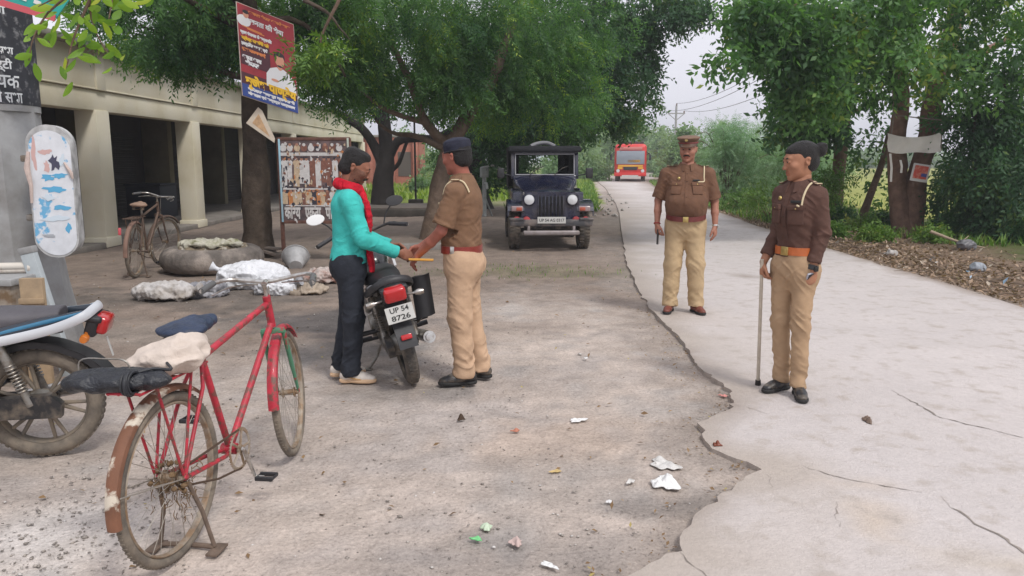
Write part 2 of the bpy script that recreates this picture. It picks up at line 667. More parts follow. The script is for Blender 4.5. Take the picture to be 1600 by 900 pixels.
# ------------------------------------------------------------------ ground, road, verge, field
M_road = mat('pale_concrete', (1, 1, 1), .88, var=.07, scale=30, bump=.5, bscale=70, dirt=(.40, .35, .31), dirt_amt=.16, dscale=6, dsharp=.10, attr=True, detail=8)
def _dirt_mat():
    m = mat('dry_dirt', (1, 1, 1), .95, var=.17, scale=5, bump=1.0, bscale=20, attr=True, spec=.15, detail=8)
    nt = m.node_tree
    b = nt.nodes['Principled BSDF']
    # small pale and dark grit
    tc = nt.nodes['Texture Coordinate']
    n = nt.nodes.new('ShaderNodeTexNoise'); n.inputs['Scale'].default_value = 55; n.inputs['Detail'].default_value = 6; n.inputs['Roughness'].default_value = .75
    nt.links.new(tc.outputs['Object'], n.inputs['Vector'])
    r = nt.nodes.new('ShaderNodeValToRGB')
    e = r.color_ramp.elements
    e[0].position = .30; e[0].color = (.55, .53, .52, 1)
    e[1].position = .74; e[1].color = (1.55, 1.52, 1.5, 1)
    k = e.new(.45); k.color = (.93, .93, .93, 1)
    k = e.new(.58); k.color = (1.04, 1.04, 1.04, 1)
    nt.links.new(n.outputs[0], r.inputs[0])
    mx = nt.nodes.new('ShaderNodeMix'); mx.data_type = 'RGBA'; mx.blend_type = 'MULTIPLY'; mx.inputs[0].default_value = 1
    src = b.inputs['Base Color'].links[0].from_socket
    nt.links.new(src, mx.inputs[6]); nt.links.new(r.outputs[0], mx.inputs[7])
    nt.links.new(mx.outputs[2], b.inputs['Base Color'])
    return m
M_dirt = _dirt_mat()

ROAD_Z = .020
LEFT_EDGE_PX = [(940, 960), (985, 905), (1040, 872), (1066, 868), (1062, 846), (1080, 826), (1098, 800), (1128, 775), (1165, 750), (1190, 739), (1150, 722), (1112, 706), (1098, 688), (1094, 670), (1110, 656), (1140, 644), (1146, 630),
                (1140, 612), (1118, 596), (1090, 575), (1078, 552), (1062, 530), (1035, 505), (1012, 480), (998, 455), (986, 430), (978, 405), (974, 380), (970, 355), (968, 335), (962, 318), (952, 304), (946, 294)]
RIGHT_EDGE = [(5.55, -2), (5.55, 4), (5.6, 8.2), (5.66, 11), (5.76, 14.3), (5.95, 18.5), (6.3, 22.9), (6.8, 31.6), (8.0, 43), (9.9, 57), (15, 80), (26, 110), (48, 150)]

def road_polys():
    L = [ground(x, y) for x, y in LEFT_EDGE_PX]
    L = [V3(.45, -2, 0), V3(.50, 1.5, 0)] + L + [V3(6.3, 57, 0), V3(11, 82, 0), V3(21.5, 114, 0), V3(43, 156, 0)]
    # ragged detail between the traced points
    rg = random.Random(3)
    out_ = [L[0]]
    for a, b in zip(L[:-1], L[1:]):
        d = (b - a).length
        n = max(1, min(8, int(d / .05))) if a.y < 14 else 4
        for i in range(1, n + 1):
            p = a.lerp(b, i / n)
            if i < n and a.y < 14:
                p += V3(rg.gauss(0, .011), rg.gauss(0, .008), 0)
            out_.append(p)
    return out_

def build_ground():
    Lp = road_polys()
    # --- road slab: strips between the left edge and the right edge sampled at the same Y order
    re = RIGHT_EDGE
    def rx(y):
        return float(np.interp(y, [p[1] for p in re], [p[0] for p in re]))
    bm = bmesh.new()
    rg = random.Random(9)
    ys = []
    y = -2
    while y < 150:
        ys.append(y)
        y += .15 + max(0, y) * .03
    Rr = [V3(rx(y) + rg.gauss(0, .03), y, 0) for y in ys] + [V3(48, 150, 0)]
    ring = [V3(p.x, p.y, ROAD_Z) for p in Lp] + [V3(p.x, p.y, ROAD_Z) for p in reversed(Rr)]
    from mathutils.geometry import delaunay_2d_cdt
    inner = []
    yy = 1.7
    le = [(p.y, p.x) for p in Lp]
    while yy < 60:
        st = .075 + max(0, yy - 4) * .03
        xx = .3 + rg.random() * st
        while xx < rx(yy) - st * .5:
            inner.append(Vector((xx + rg.uniform(-.3, .3) * st, yy + rg.uniform(-.3, .3) * st)))
            xx += st
        yy += st
    pts2 = [Vector((p.x, p.y)) for p in ring]
    nb_ = len(pts2)
    res = delaunay_2d_cdt(pts2 + inner, [(i, (i + 1) % nb_) for i in range(nb_)], [list(range(nb_))], 1, 1e-5)
    vs = [bm.verts.new((v.x, v.y, ROAD_Z)) for v in res[0]]
    for t in res[2]:
        bm.faces.new([vs[i] for i in t])
    for v in [v for v in bm.verts if not v.link_faces]:
        bm.verts.remove(v)
    be = [e for e in bm.edges if len(e.link_faces) == 1]
    ex = bmesh.ops.extrude_edge_only(bm, edges=be)
    for v in ex['geom']:
        if isinstance(v, bmesh.types.BMVert):
            v.co.z = -.03
    bmesh.ops.recalc_face_normals(bm, faces=bm.faces)
    me = bpy.data.meshes.new('road')
    bm.to_mesh(me); bm.free()
    me.materials.append(M_road)
    P = np.array([v.co[:] for v in me.vertices])
    E = np.array([p[:2] for p in Lp])
    D = np.full(len(P), 9.0)
    for a, c in zip(E[:-1], E[1:]):
        ab = c - a
        t = np.clip(((P[:, :2] - a) @ ab) / (ab @ ab + 1e-9), 0, 1)
        D = np.minimum(D, np.hypot(*(P[:, :2] - a - t[:, None] * ab).T))
    Q = P * np.array([1, 1, 0])
    m0, m1, m2 = vnoise(Q * .55 + 4), vnoise(Q * 2.1 + 8), vnoise(Q * 6.5 + 3)
    T = np.array([.53, .485, .468]) * (1 + .05 * m0 + .04 * m1 + .03 * m2)[:, None]
    def mixc(m, col):
        nonlocal T
        m = np.clip(m, 0, 1)[:, None]
        T = T * (1 - m) + np.array(col) * m
    mixc(1.0 - D / (.10 + .17 * np.clip(P[:, 1] / 5, .6, 5) * (1 + .9 * m1 + .7 * m2)), (.33, .28, .245))
    mixc((.30 + .5 * m1 + .4 * m0) * (D < 1.2) * (1.2 - D), (.43, .375, .33))
    mixc(.8 - (np.array([rx(y) for y in P[:, 1]]) - P[:, 0]) / (.14 + .10 * m1), (.27, .21, .17))
    for px_, py_, a_, b_, k_, col in ((1378, 820, .13, .2, .55, (.50, .40, .30)), (1340, 762, .18, .10, .6, (.50, .41, .33)), (1560, 885, .25, .12, .5, (.44, .37, .28)), (1120, 345, 1.0, .5, .5, (.33, .30, .29)), (1050, 395, .9, .6, .3, (.40, .37, .35)), (1450, 540, .9, .12, .35, (.44, .40, .38)), (1380, 520, 1.4, .2, .3, (.45, .41, .40))):
        g = ground(px_, py_)
        mixc(k_ * (1.2 - np.hypot((P[:, 0] - g.x) / a_, (P[:, 1] - g.y) / b_) + .5 * m2), col)
    ca = me.color_attributes.new('tint', 'FLOAT_COLOR', 'POINT')
    ca.data.foreach_set('color', np.concatenate([T, np.ones((len(T), 1))], 1).astype(np.float32).ravel())
    o = bpy.data.objects.new('road', me)
    link(o); tag(o, kind='structure')
    # make sure the top faces point up
    # --- dirt sheet
    def axis(lo, hi, d0, g, far_lo, far_hi):
        a = list(np.arange(lo, hi, d0))
        s, x = d0, hi
        up = []
        while x < far_hi:
            up.append(x); s *= g; x += s
        up.append(far_hi)
        dn, s, x = [], d0, lo - d0
        while x > far_lo:
            dn.append(x); s *= g; x -= s
        dn.append(far_lo)
        return np.array(list(reversed(dn)) + a + up)
    X = axis(-4.6, 2.0, .045, 1.07, -420, 420)
    Y = axis(1.6, 9.5, .045, 1.045, -40, 700)
    gx, gy = np.meshgrid(X, Y, indexing='ij')
    P = np.stack([gx.ravel(), gy.ravel(), np.zeros(gx.size)], 1)
    z = vnoise(P * np.array([1.2, 1.2, 0]) + 3.1) * .012 + vnoise(P * np.array([5, 5, 0]) + 1.7) * .013 + vnoise(P * np.array([15, 15, 0])) * .009
    near = np.clip(1 - (np.hypot(P[:, 0], P[:, 1]) - 30) / 30, 0, 1)
    P[:, 2] = -.012 + z * near * .75
    # right verge rises a little and falls to the field
    vx = P[:, 0] - np.interp(P[:, 1], [p[1] for p in re], [p[0] for p in re])
    bank = np.clip(vx / 1.2, 0, 1) * .05 - np.clip((vx - 4.5) / 6, 0, 1) * .55
    P[:, 2] += np.where((P[:, 1] > -5) & (P[:, 1] < 140), bank, 0) * (vx > 0)
    n0 = vnoise(P * np.array([.7, .7, 0]) + 5)
    n1 = vnoise(P * np.array([2.3, 2.3, 0]) + 9)
    n2 = vnoise(P * np.array([6.5, 6.5, 0]) + 2)
    T = np.tile(np.array([.445, .380, .335]), (len(P), 1))
    T *= (1 + .16 * n0 + .13 * n1 + .08 * n2)[:, None]
    def blend(mask, col):
        nonlocal T
        m = np.clip(mask, 0, 1)[:, None]
        T = T * (1 - m) + np.array(col) * m * (1 + .18 * n2[:, None] + .15 * n1[:, None])
    def blob(px, py, rx_, ry_, soft=.5, wob=.5):
        g = ground(px, py)
        d = np.hypot((P[:, 0] - g.x) / rx_, (P[:, 1] - g.y) / ry_) + wob * n1 * .6 + wob * n2 * .4
        return np.clip((1 - d) / soft, 0, 1)
    dk = n1 + .7 * n2
    blend((dk - .12) * 1.3, (.335, .295, .270))
    blend((-dk - .15) * 1.2, (.50, .45, .415))
    ge = sorted((ground(x, y) for x, y in LEFT_EDGE_PX), key=lambda p: p.y)
    de = np.interp(P[:, 1], [p.y for p in ge], [p.x for p in ge]) - P[:, 0]
    blend(np.clip(1.1 - de / (.30 + .04 * P[:, 1]) + .5 * n2, 0, 1) * .6 * (P[:, 1] > 2) * (P[:, 1] < 40) * (de > -.4), (.24, .20, .17))
    # darker brown tint near the porch and under the trees
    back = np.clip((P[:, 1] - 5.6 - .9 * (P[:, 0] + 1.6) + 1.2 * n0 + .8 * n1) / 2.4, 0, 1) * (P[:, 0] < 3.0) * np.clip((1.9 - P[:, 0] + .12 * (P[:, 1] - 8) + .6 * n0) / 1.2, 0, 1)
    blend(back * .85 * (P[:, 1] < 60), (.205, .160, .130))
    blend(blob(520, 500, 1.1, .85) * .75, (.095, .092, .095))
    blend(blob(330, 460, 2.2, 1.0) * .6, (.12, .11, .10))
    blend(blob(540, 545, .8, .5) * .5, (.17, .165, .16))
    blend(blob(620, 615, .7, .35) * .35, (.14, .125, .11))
    blend(blob(230, 520, 1.0, .8) * .3, (.40, .36, .32))
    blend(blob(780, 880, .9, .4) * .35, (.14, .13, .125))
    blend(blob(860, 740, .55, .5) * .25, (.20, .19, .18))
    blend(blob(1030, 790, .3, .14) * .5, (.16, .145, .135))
    blend(blob(700, 640, .8, .4) * .35, (.42, .38, .36))
    blend(blob(90, 830, .6, .5) * .45, (.62, .60, .58))
    blend(blob(430, 800, .7, .5) * .3, (.44, .38, .33))
    blend(blob(860, 680, .9, .5) * .35, (.39, .29, .22))
    blend(blob(830, 590, .8, .5) * .3, (.23, .21, .20))
    blend(blob(830, 423, 1.6, .8) * .3, (.12, .125, .045))
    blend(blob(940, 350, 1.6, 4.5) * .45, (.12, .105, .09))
    blend(blob(1040, 450, .8, 1.8, .8) * .3, (.44, .39, .35))
    # right verge: brown litter, then weeds, then the yellow green field
    vr = (vx > -.1) & (P[:, 1] > -10) & (P[:, 1] < 170)
    blend(vr * np.clip((vx + .1) / .25, 0, 1), (.20, .145, .105))
    blend(vr * np.clip((vx - 2.3 + .8 * n1) / .8, 0, 1), (.085, .10, .035))
    fld = (P[:, 0] > 9.0) & (P[:, 1] > -20)
    blend(vr * np.clip((vx - 5.5 + n0) / 1.5, 0, 1), (.30, .29, .075))
    blend(fld * np.clip((P[:, 0] - 13 - np.maximum(0, P[:, 1] - 50) * .35) / 3, 0, 1) * .9, (.27, .29, .075))
    # left of the road, far: grass
    lft = (P[:, 1] > 26) & (P[:, 0] < np.interp(P[:, 1], [0, 26, 57, 82, 156], [1, 3.2, 6.0, 10.6, 42]))
    blend(lft * np.clip((P[:, 1] - 27 + 3 * n0) / 3, 0, 1) * np.clip((P[:, 0] + 7.0) / .6, 0, 1), (.19, .235, .06))
    blend((P[:, 1] > 150).astype(float), (.14, .17, .07))
    nx, ny = len(X), len(Y)
    idx = np.arange(nx * ny).reshape(nx, ny)
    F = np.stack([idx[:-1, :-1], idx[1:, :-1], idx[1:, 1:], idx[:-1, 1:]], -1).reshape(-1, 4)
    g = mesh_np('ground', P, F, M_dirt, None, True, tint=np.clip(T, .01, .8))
    tag(g, kind='structure')
    # --- cracks in the concrete: thin dark seams
    ck = mat('crack_dirt', (.25, .215, .19), .95, var=.3, scale=20)
    b = MB()
    rg = random.Random(21)
    def crack(pts, wd):
        pts = [ground(x, y) for x, y in pts]
        q = []
        for a, c in zip(pts[:-1], pts[1:]):
            n = max(2, int((c - a).length / .035))
            for i in range(n):
                q.append(a.lerp(c, i / n) + V3(rg.gauss(0, .006), rg.gauss(0, .006), 0))
        q.append(pts[-1])
        base = len(b.v)
        for i, p in enumerate(q):
            t = (q[min(i + 1, len(q) - 1)] - q[max(i - 1, 0)]).normalized()
            nrm = V3(-t.y, t.x, 0)
            ww = wd * .8 * (.1 + 1.1 * rg.random()) * min(1, (i + .3) / 4, (len(q) - i) / 4)
            b.v.append(tuple(p + nrm * ww / 2 + V3(0, 0, ROAD_Z + .003)))
            b.v.append(tuple(p - nrm * ww / 2 + V3(0, 0, ROAD_Z + .003)))
        for i in range(len(q) - 1):
            b.f.append((base + 2 * i, base + 2 * i + 1, base + 2 * i + 3, base + 2 * i + 2)); b.m.append(0)
    crack([(1255, 735), (1310, 752), (1365, 763), (1440, 776)], .012)
    crack([(1465, 780), (1488, 800), (1530, 828), (1570, 850), (1600, 870), (1660, 905)], .016)
    crack([(1392, 614), (1430, 635), (1470, 658), (1540, 675), (1600, 690)], .018)
    crack([(1308, 790), (1306, 812), (1312, 830)], .010)
    crack([(1400, 697), (1420, 705)], .010)
    crack([(1062, 868), (1075, 885), (1098, 900), (1110, 920)], .012)
    crack([(1190, 739), (1205, 752), (1203, 770)], .006)
    crack([(1146, 636), (1180, 645), (1205, 655)], .007)
    crack([(1092, 572), (1150, 585)], .005)
    o = b.build('road_crack', ck, None, smooth=False)
    tag(o, kind='structure')

def mirrored_quads(c, u, v, w, l):
    """leaf quads: base, side, tip, side; c (n,3), u length dir, v width dir"""
    l = np.asarray(l)[:, None]; w = np.asarray(w)[:, None]
    a = c
    b = c + u * l * .45 + v * w * .5
    d = c + u * l
    e = c + u * l * .45 - v * w * .5
    V = np.stack([a, b, d, e], 1).reshape(-1, 3)
    F = np.arange(len(V)).reshape(-1, 4)
    return V, F

def unit(a):
    return a / (np.linalg.norm(a, axis=-1, keepdims=True) + 1e-9)

def scatter_leaves_on_ground(name, pts, size, m, curl=.35, lift=.004, kind='stuff'):
    rg = np.random.default_rng(len(pts))
    n = len(pts)
    a = rg.random(n) * 6.283
    u = np.stack([np.cos(a), np.sin(a), rg.normal(0, curl, n)], 1)
    u = unit(u)
    v = np.stack([-np.sin(a), np.cos(a), rg.normal(0, curl, n)], 1)
    v = unit(v - u * (u * v).sum(1, keepdims=True))
    l = size * (.5 + rg.random(n))
    c = pts + np.array([0, 0, 1]) * (lift + np.abs(u[:, 2:3]) * l[:, None] * .3)
    # a folded leaf: two triangles-ish quads along the midrib
    w_ = l * (.35 + .25 * rg.random(n))
    nrm = np.cross(u, v)
    nrm *= np.sign(nrm[:, 2:3])
    up = nrm * (w_ * .18)[:, None]
    A = c; T = c + u * l[:, None]; M1 = c + u * l[:, None] * .3; M2 = c + u * l[:, None] * .7
    L1 = c + u * l[:, None] * .45 + v * w_[:, None] * .5 + up
    R1 = c + u * l[:, None] * .45 - v * w_[:, None] * .5 + up
    V = np.stack([A, L1, T, M2, M1, R1], 1).reshape(-1, 3)
    i = np.arange(n)[:, None] * 6
    F = np.concatenate([i + np.array([[0, 1, 2, 3]]), i + np.array([[0, 3, 2, 5]])])
    t = np.tile(rg.random(n), 2)
    o = mesh_np(name, V, F, m, None, False, tintf=t)
    tag(o, kind=kind)
    return o

def build_litter():
    rg = np.random.default_rng(3)
    # gravel: low poly stones
    n = 5200
    P = np.zeros((n, 3))
    y = 1.9 + rg.random(n) ** 1.5 * 9
    P[:, 1] = y
    P[:, 0] = -y * .75 + rg.random(n) * (y * .75 + 1.4 + .06 * y)
    dens = vnoise(P * np.array([1.6, 1.6, 0]) + 11)
    P = P[dens > -.25]
    extra = np.array([list(ground(90, 815)) + []])
    e = rg.normal(0, 1, (700, 3)) * np.array([.45, .38, 0]) + np.array([ground(80, 820).x, ground(80, 820).y, 0])
    P = np.concatenate([P, e])
    n = len(P)
    s = .0035 + .0075 * rg.random(n) ** 3.0 + (rg.random(n) > .988) * .008
    ico = np.array([(1, 0, 0), (-1, 0, 0), (0, 1, 0), (0, -1, 0), (0, 0, 1), (0, 0, -1)], dtype=float)
    T = np.array([(0, 2, 4), (2, 1, 4), (1, 3, 4), (3, 0, 4), (2, 0, 5), (1, 2, 5), (3, 1, 5), (0, 3, 5)])
    ang = rg.random(n) * 6.28
    ca, sa = np.cos(ang), np.sin(ang)
    V = ico[None] * (s[:, None, None] * (.6 + .8 * rg.random((n, 6, 1)))) * np.array([1.2, 1, .55])
    V = np.stack([V[..., 0] * ca[:, None] - V[..., 1] * sa[:, None], V[..., 0] * sa[:, None] + V[..., 1] * ca[:, None], V[..., 2]], -1) + P[:, None, :] + np.array([0, 0, -.006])
    F = (np.arange(n)[:, None, None] * 6 + T[None]).reshape(-1, 3)
    tf = np.repeat(rg.random(n), 8)
    m = leafmat('gravel_stone', (.16, .14, .125), (.40, .36, .32), 0.0, (.62, .60, .58))
    o = mesh_np('gravel', V.reshape(-1, 3), F, m, None, False, tintf=tf)
    tag(o, kind='stuff')
    # dry leaves over the dirt
    dl = leafmat('dry_leaf', (.10, .055, .03), (.30, .19, .09), .1, (.42, .36, .12))
    n = 520
    P = np.zeros((n, 3))
    y = 2.2 + rg.random(n) ** .8 * 13
    P[:, 1] = y
    P[:, 0] = -y * .8 + rg.random(n) * (y * .8 + 1.6)
    scatter_leaves_on_ground('dry_leaves', P, .035, dl)
    # along the broken edge of the concrete
    L = road_polys()
    E = []
    for i in range(420):
        k = rg.integers(8, min(len(L) - 1, 150))
        p = L[k]
        E.append((p.x - abs(rg.normal(0, .16)), p.y + rg.normal(0, .05), 0))
    scatter_leaves_on_ground('edge_debris', np.array(E), .022, dl)
    # right verge, deep litter
    n = 13000
    y = 5.5 + rg.random(n) ** 1.3 * 22
    rx = np.interp(y, [p[1] for p in RIGHT_EDGE], [p[0] for p in RIGHT_EDGE])
    P = np.stack([rx + .02 + np.abs(rg.normal(0, 1.0, n)), y, np.zeros(n)], 1)
    P[:, 2] = np.clip((P[:, 0] - rx) / 1.2, 0, 1) * .05 + rg.random(n) * .03 - .01
    scatter_leaves_on_ground('leaf_litter', P, .065, leafmat('litter_leaf', (.14, .09, .06), (.36, .25, .17), .1, (.46, .40, .33)), .5)
    # twigs on the verge
    b = MB()
    r_ = random.Random(5)
    for i in range(150):
        y_ = r_.uniform(6.5, 18)
        x_ = float(np.interp(y_, [p[1] for p in RIGHT_EDGE], [p[0] for p in RIGHT_EDGE])) + .2 + abs(r_.gauss(0, 1.0))
        a = r_.uniform(0, 3.14)
        l = r_.uniform(.15, .6)
        c = V3(x_, y_, .06)
        b.tube([c, c + V3(math.cos(a) * l * .5, math.sin(a) * l * .5, r_.uniform(0, .05)), c + V3(math.cos(a + .2) * l, math.sin(a + .2) * l, 0)], [.008, .006, .003], 5)
    o = b.build('twig_litter', mat('dead_twig', (.15, .11, .08), .9, var=.2), None)
    tag(o, kind='stuff')
    # white and coloured scraps that can be pointed at
    white = mat('white_thin_plastic', (.74, .74, .73), .35, var=.06, scale=20, bump=.6, bscale=30)
    clear = mat('milky_thin_plastic', (.60, .585, .56), .3, var=.15, scale=16, bump=.6, bscale=30)
    def scrap(px, py, w_, h_, m, name, label, cat, rise=.025, seed=1, zr=0, group=None):
        g = ground(px, py)
        n = 24
        rr = np.random.default_rng(seed)
        uu, vv = np.meshgrid(np.linspace(-1, 1, n), np.linspace(-1, 1, n), indexing='ij')
        ang = np.arctan2(vv, uu)
        rad = np.maximum(np.abs(uu), np.abs(vv))
        k = 1 + .22 * np.sin(ang * 3 + seed) + .12 * np.sin(ang * 7 + seed * 2)
        sc = rad / (np.hypot(uu, vv) + 1e-6) * k
        x, y = uu * sc * w_ / 2, vv * sc * h_ / 2
        P = np.stack([x.ravel(), y.ravel(), np.zeros(n * n)], 1)
        z = .005 + rise * np.abs(vnoise(P * 22 / max(w_ * 6, .6) + seed * 3.1)) * 1.6 * (1.05 - rad.ravel() ** 3)
        P[:, 2] = z
        idx = np.arange(n * n).reshape(n, n)
        F = np.stack([idx[:-1, :-1], idx[1:, :-1], idx[1:, 1:], idx[:-1, 1:]], -1).reshape(-1, 4)
        B = P.copy(); B[:, 2] -= .003
        F2 = F[:, ::-1] + n * n
        V = np.concatenate([P, B])
        edge = list(idx[0, :]) + list(idx[1:, -1]) + list(idx[-1, -2::-1]) + list(idx[-2:0:-1, 0])
        Fe = np.array([(edge[i], edge[(i + 1) % len(edge)], edge[(i + 1) % len(edge)] + n * n, edge[i] + n * n) for i in range(len(edge))])
        o = mesh_np(name, V, np.concatenate([F, F2, Fe]), m, None, True)
        on_road = False
        o.location = (g.x, g.y, zr)
        o.rotation_euler = (0, 0, seed * .7)
        tag(o, label, cat, group)
    scrap(1040, 755, .17, .13, white, 'plastic_bag', 'white crumpled plastic bag near the concrete edge, nearer of two', 'plastic bag', .035, 2)
    scrap(1038, 726, .17, .12, clear, 'plastic_bag', 'milky see-through plastic bag just beyond the white one', 'plastic bag', .03, 3)
    scrap(903, 657, .11, .06, white, 'paper_scrap', 'white rectangular paper scrap on bare dirt left of the bags', 'paper scrap', .01, 5)
    scrap(806, 849, .065, .05, mat('pinkish_stone', (.50, .38, .35), .8), 'stone', 'pinkish pale pebble on the bottom middle dirt', 'stone', .02, 7)
    scrap(858, 884, .08, .03, white, 'paper_scrap', 'thin white scrap lowest in the picture on the dirt', 'paper scrap', .008, 8)
    scrap(1120, 701, .048, .05, mat('reddish_seed', (.16, .035, .012), .4), 'seed_pod', 'small reddish brown seed pod on the concrete edge', 'seed pod', .02, 9, ROAD_Z)
    scrap(720, 656, .05, .035, mat('dark_dead_leaf', (.06, .035, .02), .8), 'dead_leaf', 'curled dark leaf on the dirt in front of the officer\'s shoes', 'leaf', .03, 10)
    scrap(1355, 663, .10, .05, mat('brown_crumpled_leaf', (.17, .12, .09), .8), 'dead_leaf', 'brown crumpled leaf in the middle of the concrete', 'leaf', .03, 11, ROAD_Z)
    scrap(760, 826, .05, .05, mat('pale_green_plastic', (.50, .60, .45), .5), 'wrapper', 'pale green wrapper scrap on the lower dirt', 'wrapper', .015, 12)
    scrap(744, 843, .05, .03, mat('green_plastic', (.16, .50, .20), .5), 'wrapper', 'bright green wrapper scrap on the lower dirt', 'wrapper', .01, 13)
    scrap(868, 737, .06, .03, mat('yellow_leaf', (.52, .38, .16), .6), 'dead_leaf', 'yellow brown curled leaf left of the plastic bags', 'leaf', .015, 14)
    scrap(985, 753, .06, .035, clear, 'paper_scrap', 'small dull scrap touching the bags\' left side', 'paper scrap', .012, 15)
    scrap(915, 560, .05, .03, white, 'paper_scrap', 'tiny white scrap on grey dirt behind the rectangular one', 'paper scrap', .01, 16)
    scrap(1130, 619, .06, .035, mat('pink_wrapper', (.60, .25, .22), .5), 'wrapper', 'pink wrapper in the notch of the concrete edge', 'wrapper', .012, 17)
    scrap(805, 674, .05, .03, mat('brick_chip', (.42, .17, .11), .8), 'brick_chip', 'reddish brick chip on the middle dirt', 'brick chip', .012, 18)
    scrap(952, 785, .03, .03, white, 'paper_scrap', 'white crumb of paper in front of the bags', 'paper scrap', .01, 19)
    # litter on the verge
    r2 = random.Random(8)
    cols = [white, clear, mat('blue_plastic', (.12, .30, .48), .4), mat('orange_wrapper', (.60, .25, .08), .5)]
    k = 0
    P = []
    for i in range(26):
        y_ = r2.uniform(8.5, 17)
        x_ = float(np.interp(y_, [p[1] for p in RIGHT_EDGE], [p[0] for p in RIGHT_EDGE])) + .3 + abs(r2.gauss(0, .9))
        P.append((x_, y_, .07))
    lm = leafmat('verge_litter_scrap', (.55, .53, .50), (.66, .66, .66), 0.0, (.16, .30, .44))
    scatter_leaves_on_ground('litter_scraps', np.array(P), .11, lm, .5)
    # coarser rubble along the verge and the far left of the road
    b = MB()
    for i in range(70):
        y_ = r2.uniform(22, 40)
        x_ = 2.6 + (y_ - 22) * .07 + r2.gauss(0, .5)
        s_ = r2.uniform(.03, .11)
        b.box((x_, y_, s_ * .3), (s_ * 1.4, s_, s_ * .8), (r2.random(), r2.random(), r2.random() * 3), bevel=s_ * .25, seg=1)
    o = b.build('roadside_rubble', mat('grey_rubble', (.33, .31, .29), .9, var=.2), None)
    tag(o, kind='stuff')
# ------------------------------------------------------------------ people
def V3(*a):
    return Vector(a)

def cloth_disp(joints, amp=0.006, base=0.002, stretch=(14, 14, 42), seed=0.0):
    """joints: list of (point, radius, weight); folds gather around them"""
    def f(V):
        P = V * np.array(stretch, dtype=np.float32) + seed
        P[:, 2] += V[:, 0] * 16 + V[:, 1] * 9
        Q = V * np.array(stretch, dtype=np.float32) + seed + 7.3
        Q[:, 2] -= V[:, 0] * 20 - V[:, 1] * 12
        r = (1 - 2.4 * np.abs(vnoise(P))) * 0.55 + (1 - 2.4 * np.abs(vnoise(Q * 0.8))) * 0.45
        wgt = np.zeros(len(V), dtype=np.float32)
        for p, rad, k in joints:
            d2 = ((V - np.array(p, dtype=np.float32)) ** 2).sum(1)
            wgt = np.maximum(wgt, k * np.exp(-d2 / (rad * rad)))
        big = vnoise(V * 7 + seed) * 0.004
        return r * (base + amp * wgt) + big * 0.6 + vnoise(V * 60 + seed) * 0.0006
    return f

def skin_mat():
    return mat('skin', (0.3, 0.15, 0.09), rough=0.55, attr=True, var=0.1, scale=30, spec=0.35)

def add_head(S, C, Rh, fat=1.0, k=1.0, chin=1.0):
    """C centre of the head, Rh rotation (3x3 Matrix)"""
    C = Vector(C)
    def W(p):
        return tuple(C + Rh @ (Vector(p) * k))
    def r(a):
        return tuple(v * k for v in a)
    S.ell(W((0, .016, .030)), r((.074, .092, .084)), Rh, .03)
    S.ell(W((0, -.027, .032)), r((.056, .052, .042)), Rh, .03)
    S.ell(W((0, -.022, -.022)), r((.0625 * fat, .068, .082)), Rh, .03)
    S.ell(W((0, -.030, -.062)), r((.048 * fat, .052, .044)), Rh, .025)
    S.ell(W((0, -.070, -.094)), r((.023 * chin, .019, .019)), Rh, .022)
    S.cone(W((-.036, -.078, .026)), W((.036, -.078, .026)), .0105 * k, k=.018)
    for sx in (-1, 1):
        S.ell(W((sx * .040, -.058, -.022)), r((.024 * fat, .026, .022)), Rh, .02)
        S.ell(W((sx * .031, -.100, .008)), r((.0165, .014, .0115)), Rh, .010, 'sub')
        S.ell(W((sx * .031, -.0830, .008)), r((.0150, .0135, .0120)), Rh, .004)
        S.ell(W((sx * .031, -.0960, .0065)), r((.0122, .0075, .0036)), Rh, .0015, 'sub')
        S.ell(W((sx * .0750, .014, -.004)), r((.0065, .015, .027)), Rh, .006)
        S.ell(W((sx * .080, .019, .010)), r((.005, .014, .014)), Rh, .004)
        S.ell(W((sx * .083, .013, -.002)), r((.006, .007, .013)), Rh, .004, 'sub')
        S.ell(W((sx * .0115, -.100, -.0315)), r((.009, .010, .0075)), Rh, .008)
    S.cone(W((0, -.084, .018)), W((0, -.101, -.024)), .0075 * k, .0105 * k, k=.014)
    S.ell(W((0, -.105, -.0290)), r((.0095, .0080, .008)), Rh, .008)
    S.ell(W((0, -.0855, -.056)), r((.023, .010, .0060)), Rh, .007)
    S.ell(W((0, -.084, -.069)), r((.019, .0105, .0070)), Rh, .007)
    S.ell(W((0, -.100, -.0622)), r((.021, .010, .0022)), Rh, .003, 'sub')

